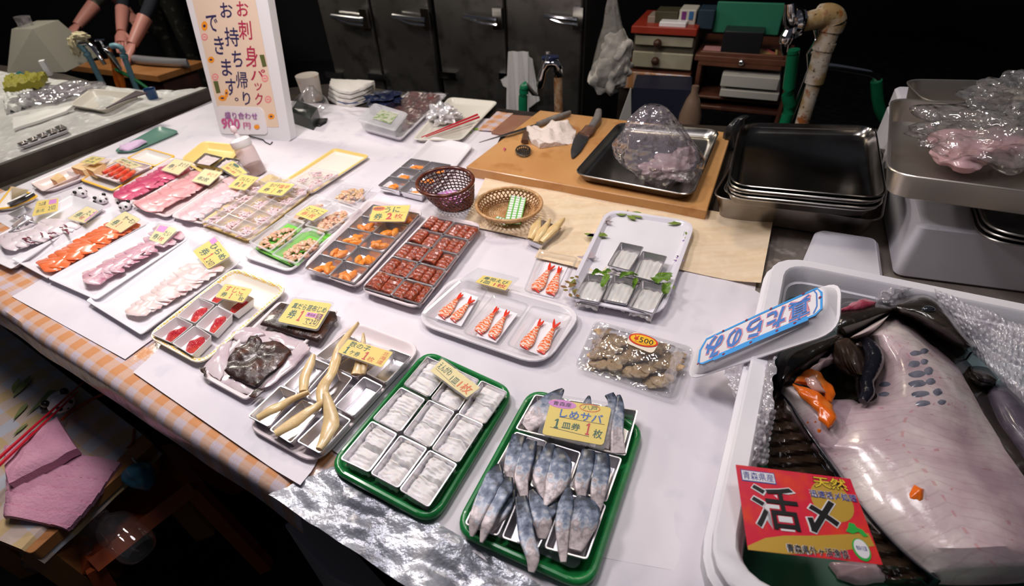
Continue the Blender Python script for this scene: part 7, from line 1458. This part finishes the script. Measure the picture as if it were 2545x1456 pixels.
# ================================================================== neighbouring stall
def NP(x, y, z=NZ+.004): return P(*cA(x, y), z)
ice = mat('crushed_ice', (.66, .66, .62), .3, bump=(60, 1., .01), noise_=(30, (.45, .45, .43), .4, .6))
tray('foam_tray', [NP(590, 900, NZ+.03), NP(880, 950, NZ+.03), NP(1230, 800, NZ+.03), NP(780, 760, NZ+.03)], .026, mat('ivory_tray', (.62, .58, .50), .4), 'deep ivory tray on the neighbouring counter with a dark spike on it', r=.03, slope=.02)
b = MB(); b.patch([NP(905, 930, NZ+.055), NP(1000, 900, NZ+.055), NP(1270, 800, NZ+.07), NP(1170, 780, NZ+.07)], 6, 4, .004, warp=lambda u, v: (u*(.15+.85*v)+(1-v)*.05, v)); tag(b.build('dark_wedge', mat('dark_purple', (.045, .02, .03), .4)), 'dark purple pointed wedge leaning on the ivory tray', 'wedge')
wr = film('wrapped_film', haze=.25, gloss=.35, rough=.1, bump=(20, 1., .02), col=(.6, .55, .6))
for k, (x, y, rx, ry, rz, lb) in enumerate([(560, 790, .13, .08, .03, 'large crumpled plastic bag of fish on the neighbouring counter'), (330, 860, .10, .07, .025, 'second crumpled plastic bag left of the first on the neighbouring counter')]):
    b = MB(); b.blob(NP(x, y, NZ+rz*.8), (rx, ry, rz), amp=.25, sc=2.6, seed=k+60, sub=5, rz=.4); o = tag(b.build('plastic_bag', wr), lb, 'plastic bag')
    b = MB(); b.blob(NP(x, y, NZ+rz*.5), (rx*.8, ry*.8, rz*.55), amp=.2, sc=2, seed=k+66, sub=3, rz=.4); tag(b.build('grey_fish_pile', mat('grey_purple_fish', (.30, .25, .28), .35, noise_=(14, (.5, .46, .48), .45, .65))), 'grey purple fish pile inside '+['the large', 'the left'][k]+' plastic bag next door', 'fish')
b = MB(); b.patch([NP(60, 820, NZ+.02), NP(380, 740, NZ+.02), NP(420, 670, NZ+.03), NP(80, 700, NZ+.03)], 26, 10, .03, h=lambda u, v: .03+.02*noise.noise(Vector((u*8, v*5, 2)))); tag(b.build('mesh_bag', mat('olive_yellow_net', (.22, .20, .01), .6, bump=(120, 1., .005))), 'olive yellow net bag at the far left on the neighbouring counter', 'net bag')
b = MB(); b.patch([NP(60, 980, NZ+.01), NP(330, 900, NZ+.01), NP(300, 800, NZ+.01), NP(60, 850, NZ+.01)], 20, 12, .02, h=lambda u, v: .02+.02*noise.noise(Vector((u*9, v*9, 4)))); tag(b.build('shaved_ice', ice), 'heap of crushed ice at the left on the neighbouring counter', 'ice', kind='stuff')
# grey bin and greens
b = MB(); qf = [NP(60, 640, NZ), NP(565, 620, NZ)]; bt = [PY(*cA(100, 250), qf[0].y+.25), PY(*cA(280, 250), qf[1].y+.1)]
b.loft([[qf[0], qf[1], qf[1]+Vector((0, .3, 0)), qf[0]+Vector((0, .3, 0))], [bt[0], bt[1], bt[1]+Vector((0, .2, 0)), bt[0]+Vector((0, .2, 0))]]); tag(b.build('polystyrene_bin', mat('dim_grey_foam', (.18, .17, .14), .6)), 'tall grey tapered foam bin at the far left of the neighbouring counter', 'bin')
b = MB(); q = [NP(100, 700, NZ+.01), NP(200, 640, NZ+.01), NP(170, 610, NZ+.06), NP(90, 660, NZ+.06)]; b.slab(q, .02, .004); tag(b.build('teal_tub', mat('teal_plastic', (.01, .12, .12), .4)), 'small teal tub at the far left by the grey bin', 'tub')
b = MB(); b.box(NP(395, 585, NZ+.035), (.022, .03, .07), .4); tag(b.build('white_bottle', whitep), 'small white bottle in front of the grey foam bin', 'bottle')
bag('plastic_bag', [(cA(0, y)[1], cA(a, 0)[0], cA(e, 0)[0]) for y, a, e in [(300, 190, 330), (260, 170, 310), (200, 150, 270), (140, 120, 250)]], NP(200, 600).y+.2, wr, 'blue-white shiny plastic on top of the grey foam bin', seed=4)
# blue water pipes with taps
bpipe = mat('blue_grey_pipe', (.13, .27, .32), .45)
yN = NP(900, 755).y+.45
def ny(x, y, yy=None): return PY(*cA(x, y), yy or yN)
for k, (pts, lb, cx_) in enumerate([([(905, 765), (760, 480), (715, 420), (680, 380)], 'left blue-grey pipe with a chrome tap on the neighbouring stall', (760, 370)), ([(1190, 800), (1075, 500), (1050, 420), (1000, 395), (960, 400)], 'right blue-grey pipe with a chrome tap on the neighbouring stall', (900, 420))]):
    t = thing('water_tap', ny(*pts[0]), lb, 'tap'); b = MB(); pp, rr = smooth_path([ny(*p) for p in pts], [.014]*len(pts), 5); b.tube(pp, rr, 14); b.tube([ny(*pts[1]), (ny(*pts[1])*.6+ny(*pts[2])*.4)], [.018, .018], 14); b.build('pipe', bpipe, t)
    b = MB(); c_ = ny(*cx_); b.tube([ny(*pts[-1]), c_, c_+Vector((.03, -.02, -.02)), c_+Vector((.05, -.03, -.10))], [.010, .015, .014, .009], 12); b.tube([c_+UP*.01, c_+UP*.04], [.006, .006], 8); b.tube([c_+UP*.04-Vector((.025, 0, 0)), c_+UP*.04+Vector((.025, 0, 0))], [.006, .006], 8)
    b.build('chrome_tap', chrome, t)
b = MB(); b.patch([ny(1030, 800), ny(1085, 790), ny(960, 420), (ny(905, 425))], 8, 20, .012, nrm=Vector((0, -1, 0)), h=lambda u, v: .012*math.sin(u*9+v*6)); tag(b.build('orange_net', mat('orange_net', (.55, .13, .01), .6, bump=(90, 1., .004))), 'orange net bag hanging from the neighbouring tap', 'net bag')
b = MB(); pp, _ = smooth_path([ny(980, 590), ny(1100, 650), ny(1200, 710), ny(1275, 765)], [0]*4, 4); b.tube(pp, .009, 10); tag(b.build('garden_hose', mat('light_green_hose', (.03, .28, .09), .4)), 'short green hose leading to the blue cup on the neighbouring counter', 'hose')
b = MB(); b.lathe(NP(1322, 850), [(.020, 0), (.023, .040), (.024, .042), (.021, .040), (.019, .008)], 22); tag(b.build('blue_cup', mat('blue_enamel', (.012, .05, .14), .3)), 'dark blue cup at the corner of the neighbouring counter', 'cup')
# metal dishes on the ice
q = [NP(130, 1255, NZ+.02), NP(190, 1260, NZ+.02), NP(605, 1110, NZ+.02), NP(530, 1075, NZ+.02)]
tray('foam_tray', q, .012, mat('dim_white_tray', (.5, .5, .52), .4), 'narrow tray of small metal dishes on the ice of the neighbouring counter', slope=.006, r=.02, rim=.003)
for k in range(5): dish(lift(sq(q, .12, k/5+.02, .88, (k+1)/5-.02), .006), f'small metal dish on the neighbouring ice, {ORD[k]} in its row', h=.014, m=steeld, group='metal dishes on the neighbouring ice')
b = MB(); b.patch([NP(115, 1110, NZ+.02), NP(560, 960, NZ+.02), NP(640, 900, NZ+.03), NP(110, 1010, NZ+.03)], 8, 6, .01, h=lambda u, v: .004*noise.noise(Vector((u*3, v*3, 3)))); tag(b.build('white_board', mat('dim_white_board', (.62, .61, .57), .5)), 'flat white board on the neighbouring counter behind the metal dishes', 'board')
# cutting table with fish and the people behind it
zc2 = .68
ct = [P(*cA(590, 560), zc2), P(*cA(1350, 655), zc2), P(*cA(1760, 525), zc2), P(*cA(1100, 480), zc2)]
orw = mat('orange_wood', (.30, .12, .035), .45, noise_=(7, (.38, .17, .06), .4, .7))
t = thing('cutting_table', Vector((qc(ct).x, qc(ct).y, 0)), 'orange brown wooden cutting block at the neighbouring stall where hands work', 'table')
b = MB(); b.slab(ct, .035, .005); b.build('top', orw, t); b = MB(); b.slab(lift(grow(ct, .04), -.036), .86, .005); b.build('block', mat('red_brown_block', (.045, .018, .012), .6, noise_=(9, (.09, .03, .02), .45, .7)), t)
strip('whole_fish', cA, [(1100, 500), (1250, 520), (1450, 535), (1620, 545)], [40, 70, 60, 20], zc2+.03, .05, mat('silver_fish', (.30, .30, .32), .3, metal=.4), 'long silvery fish lying on the neighbouring cutting block', 'fish')
slab_piece('work_glove', cA, [(560, 530), (590, 480), (640, 470), (720, 500), (700, 540), (620, 545)], zc2, .03, mat('dim_glove', (.36, .33, .26), .8), 'crumpled pale glove at the left end of the cutting block', 'glove')
b = MB(); b.blob(ny(690, 310), (.045, .02, .02), amp=.25, seed=3, sub=3); b.blob(ny(640, 400), (.022, .02, .045), amp=.25, seed=5, sub=3); tag(b.build('rag', mat('yellow_white_rag', (.55, .48, .30), .8)), 'yellowish white rag over the left tap', 'rag')
skin_ = mat('skin', (.50, .21, .17), .45, sss=.15)
def figure(name, label, foot, facing, hands, shirt, lean=.38, head_drop=.0):
    """standing figure leaning over its work; hands = (left, right) world points"""
    F = Vector(facing).normalized(); Rr = Vector((F.y, -F.x, 0)); ft = Vector(foot)
    nodes = []; edges = []; rad = []
    def nd(p, r, par=None):
        nodes.append(Vector(p)); rad.append(r)
        if par is not None: edges.append((par, len(nodes)-1))
        return len(nodes)-1
    pel = nd(ft+UP*.92, .125); wa = nd(ft+UP*1.06+F*.04, .115, pel); ch = nd(ft+UP*1.28+F*lean*.6, .135, wa); nk = nd(ft+UP*1.44+F*lean*.85, .055, ch)
    hd = nd(ft+UP*1.54+F*(lean+.04), .085, nk); nd(ft+UP*1.64+F*(lean+.05), .075, hd)
    for s in (-1, 1):
        hp = nd(ft+Rr*s*.10+UP*.86, .095, pel); kn = nd(ft+Rr*s*.11+UP*.48+F*.02, .062, hp); an = nd(ft+Rr*s*.11+UP*.09, .042, kn); nd(ft+Rr*s*.11+UP*.045+F*.14, .035, an)
    wr_ = []
    for s, H_ in zip((-1, 1), hands):
        sh = nd(ft+UP*1.36+F*lean*.75+Rr*s*.18, .062, ch); H_ = Vector(H_); m_ = (nodes[sh]+H_)/2+Rr*s*.06-UP*.07; el = nd(m_, .044, sh); w_ = nd(nodes[el]+(H_-nodes[el])*.86, .027, el); wr_.append((nodes[w_], H_, s))
    me = bpy.data.meshes.new(name); org = Vector((ft.x, ft.y, 0)); me.from_pydata([p-org for p in nodes], edges, []); o = bpy.data.objects.new(name, me); COL.objects.link(o); o.location = org
    sk = o.modifiers.new('skin', 'SKIN'); sk.use_smooth_shade = True
    for i, r in enumerate(rad): me.skin_vertices[0].data[i].radius = (r, r*(.8 if i in (0, 1, 2) else 1)); 
    me.skin_vertices[0].data[0].use_root = True
    sb = o.modifiers.new('sub', 'SUBSURF'); sb.levels = 2; sb.render_levels = 2; me.materials.append(shirt)
    tag(o, label, 'person')
    for w_, H_, s in wr_:      # bare forearm and hand with five fingers
        b = MB(); d = (H_-w_).normalized(); dn_ = Vector((d.y, -d.x, 0)).normalized(); eb = w_-d*.20; b.tube([eb, w_-d*.08, w_], [.043, .036, .029], 12); b.tube([w_, w_+d*.04, w_+d*.09], [.029, .040, .036], 12, flat=.55)
        for k in range(4):
            a = w_+d*.085+dn_*(k-1.5)*.019; L_ = (.065, .075, .07, .055)[k]; b.tube([a, a+d*L_*.5-UP*.008, a+d*L_*.8-UP*.028, a+d*L_*.8-UP*.045], [.010, .0095, .009, .007], 8)
        a = w_+d*.02-dn_*s*.028; b.tube([a, a+d*.03-dn_*s*.025-UP*.01, a+d*.06-dn_*s*.028-UP*.025], [.012, .011, .008], 8); b.build('hand', skin_, o, label='bare forearm and hand')
    b = MB(); hc = nodes[5]-UP*.03
    b.blob(hc+UP*.03-F*.01, (.095, .10, .085), amp=.03, sub=3); b.build('cap', mat('dark_cap', (.012, .012, .018), .8), o)
    b = MB(); fc = nodes[4]+F*.075
    for s in (-1, 1): b.blob(fc+Rr*s*.032+UP*.03, (.011, .011, .008), amp=0, sub=2, mi=1); b.blob(nodes[4]+Rr*s*.088+UP*.01, (.012, .02, .03), amp=0, sub=2)
    b.blob(fc-F*.02, (.070, .070, .095), amp=.02, sub=3); b.tube([fc+F*.045+UP*.03, fc+F*.065-UP*.01], [.008, .014], 8); b.tube([fc+F*.048-Rr*.025-UP*.04, fc+F*.052-UP*.042, fc+F*.048+Rr*.025-UP*.04], [.004, .006, .004], 6, mi=2)
    b.build('face', [skin_, inkk, mat('lips', (.45, .12, .11), .5)], o); return o
navy = mat('dark_navy_clothes', (.008, .009, .016), .85); camo = mat('dark_patterned_clothes', (.020, .020, .016), .85, noise_=(22, (.10, .09, .07), .58, .66))
h1 = P(*cA(1045, 335), .78); h2 = P(*cA(1110, 445), .75)
figure('person', 'person in dark navy clothes, both bare hands working on fish at the cutting block', (h1.x+.30, h1.y+.75, 0), (-.5, -.8, 0), (h2, h1), navy)
h3 = P(*cA(620, 275), .80); figure('person', 'person in dark patterned clothes reaching left behind the blue-grey pipes', (h3.x+.10, h3.y+1.05, 0), (-.2, -.95, 0), (h3, h3+Vector((.28, .30, 0))), camo)
# ================================================================== below the counter, lower left
bz7 = .50
def S7(x, y, z=bz7): return P(*cS(x, y), z)
ging2 = ging.copy(); ging2.name = 'faded_gingham'
for n_ in ging2.node_tree.nodes:
    if n_.type == 'VALTORGB': n_.color_ramp.elements[0].color = (.52, .38, .20, 1); n_.color_ramp.elements[1].color = (.52, .42, .38, 1); n_.color_ramp.elements[2].color = (.44, .50, .58, 1)
    if n_.type == 'MATH' and n_.operation == 'MULTIPLY' and abs(n_.inputs[1].default_value-2*math.pi/.052) < .1: n_.inputs[1].default_value = 2*math.pi/.085
bt7 = [S7(-700, 900), S7(180, 1260), S7(915, 600), S7(-300, -330)]
t = thing('side_bench', Vector((qc(bt7).x, qc(bt7).y, 0)), 'low wooden bench in front of the counter at lower left under a printed cloth', 'bench')
b = MB(); b.slab(lift(bt7, -.004), .03, .01); b.build('seat', orw, t)
for k in range(4):
    p = bl(bt7, .08 if k in (0, 3) else .92, .08 if k < 2 else .92); b = MB(); b.box((p.x, p.y, .233), (.05, .05, .466), .4); b.build('leg', orw, t)
b = MB(); b.patch(bt7, 40, 40, .002, h=lambda u, v: .003*noise.noise(Vector((u*5, v*6, 2)))+.003-(.05*max(0, (u-.96)/.04)))
lg = mat('printed_leaf', (.16, .20, .06), .5, noise_=(20, (.30, .32, .16), .4, .7)); c_ = tag(b.build('bench_cloth', ging2), 'gingham cloth with large printed green leaves over the low bench', 'tablecloth')
for pts in [[(75, 330), (110, 250), (185, 195), (150, 280), (95, 350)], [(150, 440), (200, 360), (290, 290), (385, 262), (320, 330), (230, 390)], [(75, 470), (90, 400), (160, 365), (180, 390), (130, 450)], [(75, 560), (100, 500), (170, 480), (150, 530)], [(80, 300), (75, 230), (120, 210), (110, 280)]]:
    b = MB(); A_ = S7(*pts[0], bz7+.0095); B_ = S7(*pts[2], bz7+.0095); C_ = (S7(*pts[1], bz7+.0095)+S7(*pts[3], bz7+.0095))/2; d_ = (B_-A_); s_ = Vector((-d_.y, d_.x, 0)).normalized()*d_.length*.13; bend = (C_-(A_+B_)/2)
    b.add([A_+d_*(i/10)+bend*4*(i/10)*(1-i/10)+s_*math.sin(math.pi*i/10) for i in range(11)]+[A_+d_*(i/10)+bend*4*(i/10)*(1-i/10)-s_*math.sin(math.pi*i/10) for i in range(9, 0, -1)], [list(range(20))]); b.build('leaf_print', lg, c_, fixn=False)
# pink towel
pk = mat('pink_towel', (.60, .30, .40), .95, noise_=(14, (.52, .24, .34), .4, .7), bump=(160, .8, .003))
q = [S7(40, 1060, bz7+.012), S7(420, 1140, bz7-.02), S7(750, 745, bz7-.01), S7(60, 640, bz7+.02)]
t = thing('hand_towel', qc(q)-UP*.02, 'pink towel folded in pleats lying on the low bench', 'towel')
b = MB(); b.patch(q, 30, 96, .012, h=lambda u, v: .024+.006*((v*6.0+.25*math.sin(u*4)) % 1)**.35-.012*abs(2*u-1)**6, warp=lambda u, v: (u+.02*math.sin(v*5), v)); b.build('pleated_part', pk, t)
q2 = [S7(60, 850, bz7+.05), S7(465, 640, bz7+.05), S7(345, 450, bz7+.045), S7(60, 630, bz7+.045)]
b = MB(); b.patch(q2, 20, 14, .022, h=lambda u, v: .006*noise.noise(Vector((u*4, v*4, 2)))+.016-.012*abs(2*v-1)**4); b.build('folded_part', pk, t)
for k, (a, e) in enumerate([((-160, 830), (497, 240)), ((-160, 880), (466, 294))]):
    b = MB(); b.tube([S7(*a, bz7+.095), S7(*e, bz7+.040)], [.0045, .002], 8); tag(b.build('chopstick', red), 'red chopstick over the pink towel on the low bench, the '+['upper', 'lower'][k]+' of the pair', 'chopstick', 'chopsticks on the low bench')
wht = mat('panda_white', (.82, .78, .80), .3, coat=.3); blk = mat('panda_black', (.01, .01, .012), .3, coat=.3)
def panda(c, r, yaw, label, name='panda_figurine'):
    t = thing(name, c, label, 'figurine'); M0 = Matrix.Rotation(yaw, 3, 'Z')
    def off(x, y, z): return c+M0 @ (Vector((x, y, z))*r)
    b = MB(); b.blob(off(0, 0, .75), (r, r*.9, r*.75), amp=0, sub=3); b.blob(off(.2, 1.2, .5), (r*.8, r*.9, r*.5), amp=0, sub=3); b.build('body', wht, t)
    b = MB()
    for s in (-1, 1): b.blob(off(.75*s, .35, 1.35), (r*.34, r*.3, r*.34), amp=0, sub=2); b.blob(off(.42*s, -.72, .9), (r*.24, r*.2, r*.26), amp=0, sub=2); b.blob(off(.75*s, 1.6, .3), (r*.35, r*.4, r*.3), amp=0, sub=2)
    b.blob(off(0, -.9, .62), (r*.12, r*.1, r*.09), amp=0, sub=2); b.build('black_markings', blk, t); return t
panda(S7(395, 400, bz7+.008), .030, 1.05, 'shiny ceramic panda chopstick rest on the low bench')
for k, (x, y, lb) in enumerate([(1160, 500, 'small white and black panda ornament in front of the omelette dish'), (1450, 590, 'middle panda ornament, its black ears toward the tuna tray'), (1765, 680, 'panda ornament behind the salmon price card')]):
    panda(P(*cU(x, y), TOP+.004), .017, [1.5, .9, .3][k], lb)
b = MB(); pp, _ = smooth_path([S7(370, 462, bz7+.03), S7(430, 410, bz7+.01), S7(540, 345, bz7+.006), S7(625, 308, bz7+.006)], [0]*4, 5); b.tube(pp, .004, 8); tag(b.build('orange_string', mat('orange_cord', (.50, .10, .02), .5)), 'orange cord curving from under the towel across the bench cloth', 'cord')
b = MB(); pp, _ = smooth_path([S7(800, 520, bz7+.006), S7(790, 600, bz7), S7(730, 660, bz7-.01), S7(720, 700, bz7-.04)], [0]*4, 5); b.tube(pp, .003, 8); tag(b.build('orange_string', mat('dark_orange_cord', (.30, .07, .02), .5)), 'thin dark orange cord hanging over the right edge of the bench', 'cord')
t = thing('blue_charm', S7(842, 830, bz7-.06), 'blue round charm hanging on a hook beside the bench', 'charm')
b = MB(); b.blob(S7(838, 800, bz7-.03), (.032, .026, .040), amp=.12, sc=1.5, sub=4); b.build('ball', mat('blue_charm', (.05, .20, .30), .35, coat=.3), t); b = MB(); b.tube([S7(835, 745, bz7-.01), S7(800, 710, bz7), S7(790, 690, bz7+.004)], .003, 6); b.build('hook', steeld, t)
t = thing('clear_bottle', S7(740, 1180, .36), 'clear plastic bottle lying under the pink towel', 'bottle'); a = S7(610, 1040, .42); e = S7(760, 1170, .40); d = (e-a).normalized()
b = MB(); b.lathe(a, [(.014, 0), (.015, .01), (.036, .035), (.040, .05), (.040, .125), (.032, .14), (.0, .142)], 26, axis=d); b.build('body', film('bottle_clear', haze=.015, gloss=.14, rough=.06), t); b = MB(); b.lathe(a-d*.045, [(.014, 0), (.015, .004), (.015, .045)], 20, axis=d); b.build('cap', mat('pale_cap', (.55, .50, .50), .4), t)
bag('plastic_bag', [(cS(0, y)[1], cS(x0, 0)[0], cS(x1, 0)[0]) for y, x0, x1 in [(1310, 150, 300), (1290, 110, 520), (1240, 100, 640), (1180, 160, 700), (1120, 260, 640), (1070, 330, 560)]], S7(400, 1230, .33).y, film('dim_bag', haze=.08, gloss=.15, rough=.12, bump=(12, 1., .02), col=(.5, .4, .42)), 'crumpled clear plastic bag below the pink towel', depth=.4)
# orange stool
zs7 = .34
t = thing('wooden_stool', S7(1000, 900, 0.0), 'reddish orange wooden stool in the dark under the counter', 'stool')
rw = mat('red_orange_wood', (.26, .045, .012), .45, noise_=(8, (.34, .08, .02), .4, .7))
def bar(a, e, w, nm): b = MB(); b.tube([a, e], [w, w], 4, pw=.3); return b.build(nm, rw, t)
A1, A2, A3, A4 = S7(1150, 870, zs7), S7(560, 1330, zs7), S7(380, 1150, zs7), S7(980, 650, zs7)
bar(A1, A2, .026, 'rail'); bar(A1, A4, .026, 'rail'); bar(A3, A2, .026, 'rail'); bar(A3, A4, .026, 'rail')
for p, o_ in ((A1, (.10, -.06)), (A2, (-.02, -.06)), (A3, (-.08, .06)), (A4, (.05, .08))): bar(p, Vector((p.x+o_[0], p.y+o_[1], .005)), .024, 'leg')
b = MB(); b.slab(lift([A3, A2, A1, A4], .01), .012, .01); b.build('seat_board', rw, t)
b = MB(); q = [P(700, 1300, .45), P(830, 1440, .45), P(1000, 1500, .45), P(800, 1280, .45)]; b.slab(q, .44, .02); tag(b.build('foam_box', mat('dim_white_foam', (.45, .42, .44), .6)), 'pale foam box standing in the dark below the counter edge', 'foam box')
